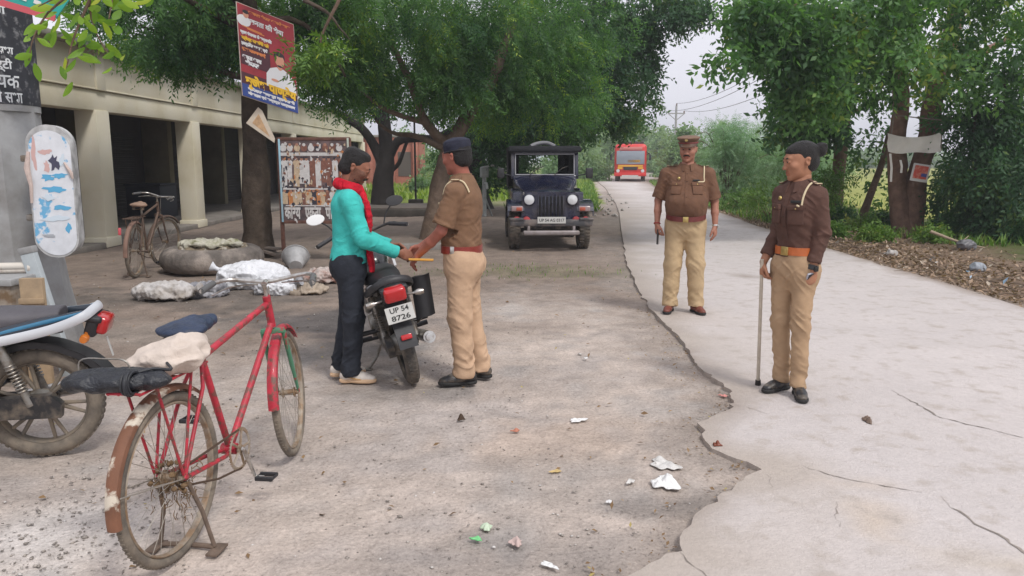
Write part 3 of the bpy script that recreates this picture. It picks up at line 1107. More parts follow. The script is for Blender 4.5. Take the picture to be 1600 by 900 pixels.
def add_hand(S, Wp, u, s, side, curl=0.35, spread=1.0, thumb=0.5, k=1.0):
    """Wp wrist, u finger direction, s thumb side; side 'L' or 'R'"""
    u = Vector(u).normalized()
    s = Vector(s)
    s = (s - u * s.dot(u)).normalized()
    n = u.cross(s) if side == 'L' else s.cross(u)
    Wp = Vector(Wp)
    rot = Matrix((s, n, u)).transposed()
    S.ell(Wp + u * .048 * k, (.041 * k, .0165 * k, .056 * k), rot, .02)
    S.ell(Wp + u * .045 * k + s * .024 * k + n * .008 * k, (.017 * k, .015 * k, .034 * k), rot, .015)
    offs = [(.030, .072), (.011, .080), (-.009, .074), (-.028, .058)]
    for i, (o, L) in enumerate(offs):
        p = Wp + u * (.088 - .006 * abs(i - 1)) * k + s * o * k
        d = (u + s * o * 2.0 * spread).normalized()
        ax = s
        c = curl * (1 + .12 * i)
        segs = [(.42, c), (.32, c * 1.15), (.26, c * .8)]
        rr = .0094 * k
        p0 = p - d * .012
        for fr, ang in segs:
            d = (d * math.cos(ang) + n * math.sin(ang)).normalized() if True else d
            # keep bending in the palm plane
            q = p0 + d * (L * fr + (.012 if p0 == p else 0)) * k
            S.cone(p0, q, rr, rr * .93, k=.004)
            rr *= .93
            # rotate local palm normal with the finger
            p0 = q
            n_ = (n - d * n.dot(d))
            n_f = n_.normalized() if n_.length > 1e-4 else n
            d = (d + n_f * math.tan(min(ang, 1.2)) * 0.15).normalized()
    t0 = Wp + u * .022 * k + s * .026 * k + n * .006
    d1 = (u * .75 + s * .62 + n * (.15 + thumb * .4)).normalized()
    t1 = t0 + d1 * .038 * k
    d2 = (u * .92 + s * (.32 - thumb * .5) + n * (.15 + thumb * .4)).normalized()
    t2 = t1 + d2 * .030 * k
    t3 = t2 + (d2 + n * .2 * thumb).normalized() * .022 * k
    S.cone(t0, t1, .0150 * k, .0115 * k, k=.010)
    S.cone(t1, t2, .0112 * k, .0102 * k, k=.004)
    S.cone(t2, t3, .0102 * k, .0085 * k, k=.004)
    return rot

def rot_m(yaw=0, pitch=0, roll=0):
    """head-like rotation, degrees: yaw + turns to the person's left, pitch + looks down"""
    return (Matrix.Rotation(R(yaw), 3, 'Z') @ Matrix.Rotation(R(pitch), 3, 'X') @ Matrix.Rotation(R(roll), 3, 'Y'))

P_T = [None]
def person(label, loc, rotz, J, head, skin, hands, trunk, sleeves, legs, shirt_m, trouser_m, shoes, h=0.0045, hairfn=None, lip=None,
           stubble=None, folds_seed=0.0, hem=None, fat=1.0, headk=1.0, legk=1.0, shoulder_r=.066, trouser_rows=None, cuffs=True, chin=1.0, crease=.006, group=None, neckk=1.0):
    P = empty('person', loc, (0, 0, rotz), label, 'person')
    if group: P['group'] = group
    Rh = rot_m(*head)
    hc = Vector(J['head'])
    allp = [Vector(v) for kk, v in J.items() if not kk.startswith('toe')]
    lo = Vector((min(v.x for v in allp) - .22, min(v.y for v in allp) - .24, -.01))
    hi = Vector((max(v.x for v in allp) + .22, max(v.y for v in allp) + .22, hc.z + .16))
    # --- body
    S = SDF(lo, hi, h)
    nb = Vector(J['neck'])
    na = hc + Rh @ Vector((0, .026, -.058)) * headk
    HS = SDF((hc.x - .14, hc.y - .17, nb.z - .02), (hc.x + .14, hc.y + .17, hc.z + .16), .003)
    add_head(HS, hc, Rh, fat, headk, chin)
    HS.cone(na, nb - V3(0, 0, .04), .047 * fat * headk * neckk, .056 * fat * headk * neckk, k=.03)
    S.cone(na.lerp(nb, .55), nb, .050 * fat * headk, .056 * fat * headk, k=.035)
    sl, sr = Vector(J['shL']), Vector(J['shR'])
    S.cone(nb + V3(0, 0, -.03), (sl + nb) / 2 + V3(0, 0, -.025), .045, .045, k=.04).cone(nb + V3(0, 0, -.03), (sr + nb) / 2 + V3(0, 0, -.025), .045, .045, k=.04)
    pel = Vector(J['pel'])
    ch = (sl + sr) / 2 + V3(0, 0, -.12)
    bk_ = min(r_[4] for r_ in trunk['rows'][:5]) - .022
    S.cone(ch, pel, bk_, bk_, k=.03)
    S.cone((ch + sl) / 2, (ch + sr) / 2, .08, .08, k=.05)
    for sd in 'LR':
        a, b, c = Vector(J['sh' + sd]), Vector(J['el' + sd]), Vector(J['wr' + sd])
        S.cone(a, b, .046, .037, k=.02)
        S.cone(b, b * .55 + c * .45, .038, .037, k=.015)
        S.cone(b * .55 + c * .45, c, .036, .0245, k=.015)
        hd = hands[sd]
        add_hand(S, c, hd['u'], hd['s'], sd, hd.get('curl', .35), hd.get('spread', 1), hd.get('thumb', .4), hd.get('k', 1.0))
        a, b, c = Vector(J['hip' + sd]), Vector(J['kn' + sd]), Vector(J['an' + sd])
        S.cone(a, b, .070, .048, k=.03)
        S.cone(b, b * .6 + c * .4, .046, .046, k=.02)
        S.cone(b * .6 + c * .4, c, .044, .034, k=.02)
        t = R(J['toe' + sd])
        fd = V3(math.sin(t), -math.cos(t), 0)
        S.cone(c - V3(0, 0, .03), c + fd * .12 - V3(0, 0, .05), .032, .02, k=.02)
    sk = np.array(skin, dtype=np.float32)
    def tint(V):
        T = np.tile(sk, (len(V), 1))
        L = (V - np.array(hc, dtype=np.float32)) @ np.array(Rh.transposed(), dtype=np.float32).T / headk
        # L: head-local
        m = (np.abs(L[:, 0]) < .023) & (L[:, 1] < -.078) & (L[:, 2] > -.077) & (L[:, 2] < -.049)
        T[m] = lip if lip else sk * np.array([.92, .72, .72])
        if stubble is not None:
            m = (L[:, 1] < .01) & (L[:, 2] < -.045) & (L[:, 2] > -.125) & ~((np.abs(L[:, 0]) < .022) & (L[:, 2] > -.074) & (L[:, 1] < -.07))
            m |= (np.abs(L[:, 0]) > .05) & (L[:, 2] < .0) & (L[:, 2] > -.1) & (L[:, 1] < .0)
            hm = (np.linalg.norm(L, axis=1) < .16)
            w_ = (.5 + .5 * np.clip(vnoise(V * 160) * 2, -1, 1))[:, None]
            T2 = T * (1 - .55 * stubble) + np.array([.02, .016, .014]) * .55 * stubble
            T = np.where((m & hm)[:, None], T2 * (0.85 + .3 * w_), T)
        return T
    V1, F1 = S.mesh()
    V2, F2 = HS.mesh()
    V1 = np.concatenate([V1, V2]); F1 = np.concatenate([F1, F2 + len(V1) - len(V2)])
    mesh_np('body', V1, F1, skin_mat(), P, tint=tint(V1))
    # --- eyes
    ew = mat('eye_white', (.40, .36, .33), .3)
    ei = mat('eye_iris', (.02, .012, .008), .15)
    for sx in (-1, 1):
        b = MB()
        c = V3(sx * .031, -.0818, .0075)
        prof = [(math.sin(R(a)) * .0118, -math.cos(R(a)) * .0118) for a in range(10, 180, 20)]
        b.lathe(prof, c, (0, -1, 0), 14)
        b.cur = 1
        b.lathe([(.0001, .0124), (.0045, .0122), (.0064, .0104)], c, (0, -1, 0), 12)
        b.v = [tuple(hc + Rh @ (Vector(v) * headk)) for v in b.v]
        b.build('eye', [ew, ei], P)
    # --- hair, cap etc.
    if hairfn:
        hairfn(P, hc, Rh, headk, h)
    # --- shirt
    T = SDF(lo, hi, h)
    T.stack(trunk['rows'], k=.03, power=2.3)
    for sd in 'LR':
        a, b, c = Vector(J['sh' + sd]), Vector(J['el' + sd]), Vector(J['wr' + sd])
        T.cone(nb + V3(0, 0.008, -.034), a + V3(0, 0, -.020), .050, shoulder_r * .82, k=.035)
        T.ell(a + (ch - a) * .38, (.075, .074, .095), None, .04)
        kind, frac, r0, r1, r2 = sleeves[sd]
        if kind == 'long':
            T.cone(a + V3(0, 0, -.012), b, r0 * .94, r1, k=.035)
            e = b + (c - b) * frac
            T.cone(b, e, r1 * .99, r2, k=.015)
            T.cone(b + (c - b) * (frac - .12), e, r2 * 1.02, r2 * 1.08, k=.008)
        else:
            e = a + (b - a) * frac
            T.cone(a + V3(0, 0, -.012), e, r0 * .94, r1, k=.035)
            T.cone(a + (b - a) * (frac - .3), e, r1 * .97, r1 * 1.1, k=.01)
    # sleeve ends cut flat
    hm = trunk['hem']
    X, Y, Z = T.ax[0][:, None, None], T.ax[1][None, :, None], T.ax[2][None, None, :]
    for sd in 'LR':
        a, b, c = Vector(J['sh' + sd]), Vector(J['el' + sd]), Vector(J['wr' + sd])
        kind, frac, r0, r1, r2 = sleeves[sd]
        p, q = (b, c) if kind == 'long' else (a, b)
        e = p + (q - p) * frac
        n = (q - p).normalized()
        dd = (X - e.x) * n.x + (Y - e.y) * n.y + (Z - e.z) * n.z
        near = ((X - e.x) ** 2 + (Y - e.y) ** 2 + (Z - e.z) ** 2) < (r2 * 1.9 + .02) ** 2
        T.d = np.where(near, np.maximum(T.d, dd), T.d).astype(np.float32)
    jn = [(J['elL'], .11, 1), (J['elR'], .11, 1), ((0 + pel.x, pel.y, hm + .03), .15, .9), (Vector(J['shL']) + V3(-.03, -.05, -.08), .1, .7), (Vector(J['shR']) + V3(.03, -.05, -.08), .1, .7), ((pel.x, pel.y + .1, hm + .08), .14, .9)]
    # neck opening: scoop around the neck
    T.cone(nb + V3(0, -.005, -.02), hc + Rh @ V3(0, .02, -.07) * headk + V3(0, 0, .0), .060 * fat, .064 * fat, k=.006, op='sub')
    P_T[0] = T
    sdf_obj(T, 'shirt', shirt_m, P, disp=cloth_disp(jn, crease * 1.2, .0020, stretch=(11, 11, 27), seed=folds_seed))
    # --- trousers
    Q = SDF((lo.x, lo.y, lo.z), (hi.x, hi.y, pel.z + .22), h)
    tr = [(trouser_rows[0][0] - .07, 0, trouser_rows[0][2], trouser_rows[0][3] * .82, trouser_rows[0][4] * .62)] + list(trouser_rows) if trouser_rows else None
    rows = tr or [(pel.z - .10, pel.x, pel.y + .012, .172, .118), (pel.z - .02, pel.x, pel.y + .014, .178, .128), (pel.z + .06, pel.x, pel.y + .004, .162, .118), (pel.z + .13, pel.x, pel.y, .152, .110)]
    Q.stack(rows, k=.05, power=2.2)
    jn = [((pel.x, pel.y - .1, pel.z - .08), .13, .9), ((pel.x, pel.y + .12, pel.z - .12), .1, .7)]
    for sd in 'LR':
        a, b, c = Vector(J['hip' + sd]), Vector(J['kn' + sd]), Vector(J['an' + sd])
        r0, r1, r2 = legs
        Q.cone(a, b, r0, r1, k=.045)
        m_ = b * .5 + c * .5
        Q.cone(b, m_, r1, (r1 + r2) / 2, k=.03)
        Q.cone(m_, c, (r1 + r2) / 2, r2, k=.02)
        Q.cone(c + V3(0, 0, .05), c + V3(0, -.008, -.004), r2 * .98, r2 * 1.12, k=.012)
        Q.cut_z = None
        jn += [(b, .13, 1.0), (c + V3(0, 0, .05), .12, 1.5), (c + V3(0, 0, .16), .1, .8)]
    zc_ = min(J['anL'][2], J['anR'][2])
    for sd in 'LR':
        c = Vector(J['an' + sd])
        X, Y, Z = Q.ax[0][:, None, None], Q.ax[1][None, :, None], Q.ax[2][None, None, :]
        near = ((X - c.x) ** 2 + (Y - c.y) ** 2) < .12 ** 2
        dd = (c.z - .025 + (Y - c.y) * -.12) - Z
        Q.d = np.where(near & (Z < c.z + .06), np.maximum(Q.d, dd), Q.d).astype(np.float32)
    sdf_obj(Q, 'trousers', trouser_m, P, disp=cloth_disp(jn, crease * 1.35, .0016, stretch=(8, 8, 21), seed=folds_seed + 3.1))
    # --- shoes
    for sd in 'LR':
        c = Vector(J['an' + sd])
        t = R(J['toe' + sd])
        Rz = Matrix.Rotation(t, 3, 'Z')
        shoe(P, c, Rz, shoes, sd)
    return P, Rh, hc

def shoe(P, c, Rz, st, sd):
    """c ankle; local shoe axis -Y; sole at z 0 under the ankle"""
    k = st.get('k', 1.0)
    base = V3(c.x, c.y, c.z - .085)
    S = SDF(base + V3(-.24, -.24, -.004), base + V3(.24, .24, .17), .0035)
    def Wp(x, y, z):
        return base + Rz @ (V3(x, y, z) * k)
    x_ = .006 if sd == 'L' else -.006
    S.ell(Wp(0, .035, .050), (.036 * k, .046 * k, .044 * k), Rz, .02)
    S.ell(Wp(x_, -.075, .038), (.041 * k, .072 * k, .032 * k), Rz, .03)
    S.ell(Wp(x_, -.135, .030), (.035 * k, .042 * k, .023 * k), Rz, .02)
    S.cone(Wp(0, .02, .06), Wp(0, -.085, .045), .037 * k, .030 * k, k=.02)
    S.cone(Wp(0, .016, .07), Wp(0, .016, st.get('collar', .10)), .039 * k, .036 * k, k=.012)
    for i in range(3):
        S.cone(Wp(-.022, -.052 - .018 * i, .078 - .008 * i), Wp(.022, -.052 - .018 * i, .078 - .008 * i), .0035, k=.003)
    S.cut(base + V3(0, 0, .018), (0, 0, -1))
    sh = sdf_obj(S, 'shoe', st['m'], P, disp=lambda V: vnoise(V * 45) * .0012)
    b = SDF(base + V3(-.24, -.24, -.004), base + V3(.24, .24, .05), .0035)
    b.ell(Wp(0, .035, .014), (.039 * k, .050 * k, .03), Rz, .02)
    b.ell(Wp(x_, -.085, .014), (.044 * k, .090 * k, .03), Rz, .03)
    b.ell(Wp(x_, -.128, .014), (.038 * k, .054 * k, .03), Rz, .02)
    b.cut(base + V3(0, 0, st.get('sole', .024)), (0, 0, 1)).cut(base + V3(0, 0, .001), (0, 0, -1))
    sdf_obj(b, 'sole', st['sm'], sh)
    if st.get('accent'):
        a = MB()
        for sx in (-1, 1):
            a.tube([Wp(sx * .040, .02, .05), Wp(sx * .043, -.03, .036), Wp(sx * .044, -.08, .030)], .006, 8)
        a.build('stripe', st['accent'], sh)

def hair_cut(mode, col=(.012, .010, .010)):
    m = mat('black_hair', col, .5, var=.4, scale=60, bump=.8, bscale=150, spec=.4)
    def f(P, hc, Rh, k, h):
        S = SDF(hc - V3(.2, .2, .2), hc + V3(.2, .2, .2), .0035)
        W = lambda *p: tuple(hc + Rh @ (Vector(p) * k))
        r = lambda *a: tuple(v * k for v in a)
        if mode == 'short':
            S.ell(W(0, .022, .040), r(.081, .096, .086), Rh, .02)
            S.ell(W(.006, -.024, .094), r(.056, .044, .026), Rh, .03)
            S.ell(W(0, .055, .075), r(.066, .055, .05), Rh, .02)
            S.ell(W(0, .046, -.022), r(.068, .070, .066), Rh, .02)
            S.ell(W(0, -.095, .012), r(.074, .068, .062), Rh, .014, 'sub')
            for sx in (-1, 1):
                S.ell(W(sx * .085, -.012, -.05), r(.03, .052, .058), Rh, .01, 'sub')
            S.ell(W(0, .10, -.130), r(.1, .09, .06), Rh, .012, 'sub')
        elif mode == 'crop':
            S.ell(W(0, .020, .034), r(.078, .094, .084), Rh, .02)
            S.ell(W(0, .046, -.022), r(.066, .068, .062), Rh, .02)
            S.ell(W(0, -.11, .0), r(.09, .075, .08), Rh, .01, 'sub')
            for sx in (-1, 1):
                S.ell(W(sx * .085, -.015, -.04), r(.03, .05, .055), Rh, .01, 'sub')
            S.ell(W(0, .10, -.138), r(.1, .09, .065), Rh, .01, 'sub')
        elif mode == 'bun':
            S.ell(W(0, .022, .038), r(.079, .096, .084), Rh, .02)
            S.ell(W(0, -.010, .064), r(.063, .073, .040), Rh, .02)
            S.ell(W(0, -.105, -.014), r(.060, .075, .072), Rh, .014, 'sub')
            for sx in (-1, 1):
                S.ell(W(sx * .09, -.02, -.055), r(.03, .045, .05), Rh, .01, 'sub')
            S.ell(W(0, .10, -.12), r(.1, .09, .06), Rh, .012, 'sub')
            S.ell(W(0, .046, -.018), r(.066, .070, .060), Rh, .02)
            S.ell(W(0, .130, .048), r(.043, .038, .044), Rh, .010)
            S.cone(W(.02, .150, .07), W(-.02, .152, .03), .014 * k, k=.02)
        def disp(V):
            L = (V - np.array(hc, dtype=np.float32)) @ np.array(Rh, dtype=np.float32)
            return vnoise(L * np.array([150, 30, 45])) * .0014 + vnoise(L * np.array([40, 18, 25])) * .0018
        sdf_obj(S, 'hair', m, P, disp=disp)
        b = MB()
        for sx in (-1, 1):
            b.tube([W(sx * .012, -.0920, .0270), W(sx * .028, -.0915, .0300), W(sx * .046, -.081, .0260)], [.0034 * k, .0046 * k, .0026 * k], 7)
        b.build('eyebrows', m, P)
        b = MB()
        for sx in (-1, 1):
            b.tube([W(sx * .019, -.0925, .0085), W(sx * .030, -.0965, .0120), W(sx * .044, -.0890, .0085)], [.0014 * k, .0022 * k, .0014 * k], 6)
        b.build('eyelashes', m, P)
    return f

def moustache(P, hc, Rh, k, full=False):
    m = mat('black_hair', (.012, .010, .010))
    S = SDF(hc - V3(.2, .2, .2), hc + V3(.2, .2, .2), .003)
    W = lambda *p: tuple(hc + Rh @ (Vector(p) * k))
    for sx in (-1, 1):
        S.cone(W(sx * .002, -.1005, -.045), W(sx * .022, -.093, -.049), .0065 * k, .0055 * k, k=.006)
        S.cone(W(sx * .022, -.093, -.049), W(sx * .031, -.084, -.058), .005 * k, .003 * k, k=.006)
    sdf_obj(S, 'moustache', m, P)

def waist_row(rows, z):
    rows = np.array(rows)
    return [float(np.interp(z, rows[:, 0], rows[:, j])) for j in range(5)][1:]

def belt(P, rows, z, hgt, m, buckle_m=None, grow=.008, bk=(0, -1), bw=.05, rows2=None, tilt=0.0, power=2.3):
    cx, cy, a, b = waist_row(rows, z)
    B = MB()
    n = 48
    V, F = [], []
    for i in range(n):
        t = 2 * math.pi * i / n
        ct, st = math.cos(t), math.sin(t)
        q = (abs(ct) ** power + abs(st) ** power) ** (-1 / power)
        x, y = cx + ct * q * (a + grow), cy + st * q * (b + grow)
        zz = z + tilt * (y - cy)
        xi, yi = cx + ct * q * (a - .02), cy + st * q * (b - .02)
        V += [V3(x, y, zz - hgt / 2), V3(x, y, zz + hgt / 2), V3(xi, yi, zz + hgt / 2), V3(xi, yi, zz - hgt / 2)]
    for i in range(n):
        j = (i + 1) % n
        for k_ in range(4):
            F.append((i * 4 + k_, j * 4 + k_, j * 4 + (k_ + 1) % 4, i * 4 + (k_ + 1) % 4))
    B.add(V, F)
    o = B.build('belt', m, P)
    if buckle_m:
        K = MB()
        d = Vector((bk[0], bk[1], 0)).normalized()
        ang = math.atan2(d.x, -d.y)
        y = cy + d.y * (b + grow)
        K.box((cx + d.x * (a + grow), y - .003, z + tilt * (y - cy)), (bw, .009, hgt * 1.12), Matrix.Rotation(ang, 4, 'Z'), bevel=.003)
        K.box((cx + d.x * (a + grow + .004), y - .008, z + tilt * (y - cy)), (bw * .55, .006, hgt * .6), Matrix.Rotation(ang, 4, 'Z'), bevel=.002)
        K.build('buckle', buckle_m, o)
    return o

def surf_pt(rows, z, ang, grow=.0, power=2.3):
    """point on the trunk surface; ang in degrees, 0 = front (-Y), + towards the person's left (+X)"""
    cx, cy, a, b = waist_row(rows, z)
    t = R(ang - 90)
    ct, st = math.cos(t), math.sin(t)
    q = (abs(ct) ** power + abs(st) ** power) ** (-1 / power)
    return V3(cx + ct * q * (a + grow), cy + st * q * (b + grow), z)

def hit(o, d, grow=.006):
    T = P_T[0]
    o, d = Vector(o), Vector(d).normalized()
    for i in range(400):
        p = o + d * (i * .002)
        ix = [int(round((p[a] - float(T.lo[a])) / T.h)) for a in range(3)]
        if all(0 <= ix[a] < T.n[a] for a in range(3)) and T.d[ix[0], ix[1], ix[2]] < 0:
            return p - d * grow
    return None

def chest(rows, z, ang, grow=.006):
    """point on the real shirt surface, seen from angle ang (0 front, + person's left)"""
    cx, cy, a, b = waist_row(rows, z)
    u = V3(math.sin(R(ang)), -math.cos(R(ang)), 0)
    return hit(V3(cx, cy, z) + u * .38, -u, grow) or surf_pt(rows, z, ang, grow)

def over(x, y, grow=.008):
    return hit(V3(x, y, 1.75), V3(0, 0, -1), grow)

def uniform_details(P, rows, J, cloth, cord_m, side='L', khaki=None, badge=True, cord=True, z1=1.26):
    sg = 1 if side == 'L' else -1
    for s_ in (-1, 1):
        c = chest(rows, z1, s_ * 36, .004)
        dn = chest(rows, z1 - .09, s_ * 36, .004)
        ax, bx = chest(rows, z1 - .03, s_ * 24, .004), chest(rows, z1 - .03, s_ * 48, .004)
        X = (bx - ax).normalized()
        Z = (c - dn).normalized()
        Y = Z.cross(X).normalized()
        if Y.y < 0: Y = -Y
        X = Y.cross(Z)
        M = Matrix((X, Y, Z)).transposed().to_4x4()
        M.translation = c
        b = MB()
        b.box((0, 0, -.05), (.098, .016, .10), bevel=.004)
        b.box((0, -.004, .006), (.104, .020, .034), bevel=.004)
        b.v = [tuple(M @ Vector(v)) for v in b.v]
        o = b.build('pocket', cloth, P)
        q = MB()
        q.lathe([(.0045, 0), (.0045, .003), (.001, .004)], M @ V3(0, -.013, .0), -Y, 10)
        q.build('button', mat('brass', (.55, .42, .16), .35, metal=.8), o)
        if s_ == sg:
            pk = M @ V3(s_ * .01, -.02, .022)
    b = MB()
    zs = np.linspace(rows[1][0] + .03, J['neck'][2] - .06, 12)
    b.strip([chest(rows, z, 0, .006) for z in zs], [V3(1, 0, 0)] * 12, .03, .006)
    pl = b.build('placket', cloth, P)
    b = MB()
    for z in np.linspace(rows[1][0] + .06, J['neck'][2] - .08, 5):
        b.lathe([(.005, 0), (.005, .003), (.001, .004)], chest(rows, z, 0, .008), (0, -1, 0), 10)
    b.build('buttons', mat('brown_button', (.05, .025, .015), .4), pl)
    for s_, kk in ((1, 'L'), (-1, 'R')):
        sh = Vector(J['sh' + kk])
        nb = Vector(J['neck'])
        b = MB()
        xs = [nb.lerp(sh, t) for t in (.48, .66, .84, 1.02)]
        pts = [over(p.x, p.y) or p for p in xs]
        b.strip(pts, [V3(0, 1, 0)] * 4, [.038, .042, .046, .05], .008)
        o = b.build('epaulette', cloth, P)
        b = MB()
        for t in (.15, .5):
            c = pts[3].lerp(pts[2], t)
            b.box(c + V3(0, 0, .006), (.008, .05, .004), bevel=.001)
        b.build('rank_stripe', mat('cream_cord', (.62, .52, .34), .8), o)
    if badge:
        b = MB()
        c = chest(rows, z1 + .06, -32, .008)
        b.lathe([(.001, .008), (.010, .007), (.015, .002), (.015, -.004)], c, (-.4, -1, 0), 8)
        b.build('badge', mat('brass', (.55, .42, .16)), P)
        b = MB()
        b.box(chest(rows, z1 + .042, 34, .008), (.07, .006, .018), Matrix.Rotation(R(24), 4, 'Z'), bevel=.002)
        b.build('name_plate', mat('black_plate', (.015, .015, .015), .4), P)
    if cord:
        sh = Vector(J['sh' + side])
        axis = sh + V3(-sg * .035, .01, -.06)
        b = MB()
        pts = []
        for a in range(150, -30, -10):
            # loop round the shoulder in a plane that faces sideways
            u = V3(-sg * .04 + sg * .10 * max(0, -math.cos(R(a))), -math.cos(R(a)), math.sin(R(a)))
            p = hit(axis + u * .3, -u, .008)
            if p: pts.append(p)
        pts.append(pk)
        b.tube(smooth_pts(pts[::2] + [pts[-1]], 40), .0062, 8)
        b.build('lanyard', mat('cream_cord', (.62, .52, .34), .8, bump=.5, bscale=120), P)

def smooth_pts(pts, n):
    """Catmull-Rom through pts"""
    pts = [Vector(p) for p in pts]
    P = [pts[0] * 2 - pts[1]] + pts + [pts[-1] * 2 - pts[-2]]
    m = len(pts) - 1
    out_ = []
    for i in range(n + 1):
        u = m * i / n
        k = min(int(u), m - 1)
        t = u - k
        a, b, c, d = P[k], P[k + 1], P[k + 2], P[k + 3]
        out_.append(0.5 * ((2 * b) + (c - a) * t + (2 * a - 5 * b + 4 * c - d) * t * t + (3 * b - a - 3 * c + d) * t ** 3))
    return out_

def collar(P, J, hc, Rh, cloth, fat=1.0):
    nb = Vector(J['neck'])
    b = MB()
    nb = nb + V3(0, -.004, .016)
    r = .064 * fat
    V, F = [], []
    n = 28
    for i in range(n + 1):
        a = R(-90 + 18 + (324) * i / n)
        fr = math.cos(R(-90) - a)      # 1 at the front
        zf = nb.z - .015 - .022 * max(fr, 0)
        x, y = math.cos(a), math.sin(a)
        c = V3(nb.x, nb.y - .008, 0)
        flare = .020 + .022 * max(fr, 0) ** 2
        V += [c + V3(x * r, y * r, zf - .012), c + V3(x * (r + .001), y * (r + .001), zf + .030), c + V3(x * (r + .008), y * (r + .008), zf + .031), c + V3(x * (r + flare), y * (r + flare), zf - .014 - .022 * max(fr, 0)), c + V3(x * (r + flare - .008), y * (r + flare - .008), zf - .02 - .02 * max(fr, 0))]
    for i in range(n):
        for k_ in range(5):
            F.append((i * 5 + k_, (i + 1) * 5 + k_, (i + 1) * 5 + (k_ + 1) % 5, i * 5 + (k_ + 1) % 5))
    F.append((0, 1, 2, 3, 4))
    F.append(tuple(n * 5 + k_ for k_ in (4, 3, 2, 1, 0)))
    b.add(V, F)
    b.build('collar', cloth, P, sharp=50)
khaki_brown = lambda n, c: mat(n, c, .85, var=.16, scale=14, bump=.25, bscale=200, spec=.25)
M_trouser_tan = mat('tan_trouser_cloth', (.40, .27, .165), .85, var=.12, scale=9, bump=.2, bscale=220, spec=.25)
M_trouser_tan2 = mat('yellow_khaki_trouser_cloth', (.47, .345, .205), .85, var=.12, scale=9, bump=.2, bscale=220, spec=.25)
M_trouser_beige = mat('beige_trouser_cloth', (.50, .34, .225), .85, var=.12, scale=9, bump=.2, bscale=220, spec=.25)
M_black_leather = mat('black_leather', (.018, .018, .021), .35, var=.3, scale=20, bump=.2, bscale=60, dirt=(.16, .13, .1), dirt_amt=.25, dscale=14)
M_brown_leather = mat('brown_leather', (.16, .045, .03), .4, var=.3, scale=20, bump=.2, bscale=60)
M_sole = mat('black_rubber_sole', (.02, .02, .02), .8)
M_brass = mat('brass', (.55, .42, .16), .35, metal=.8)

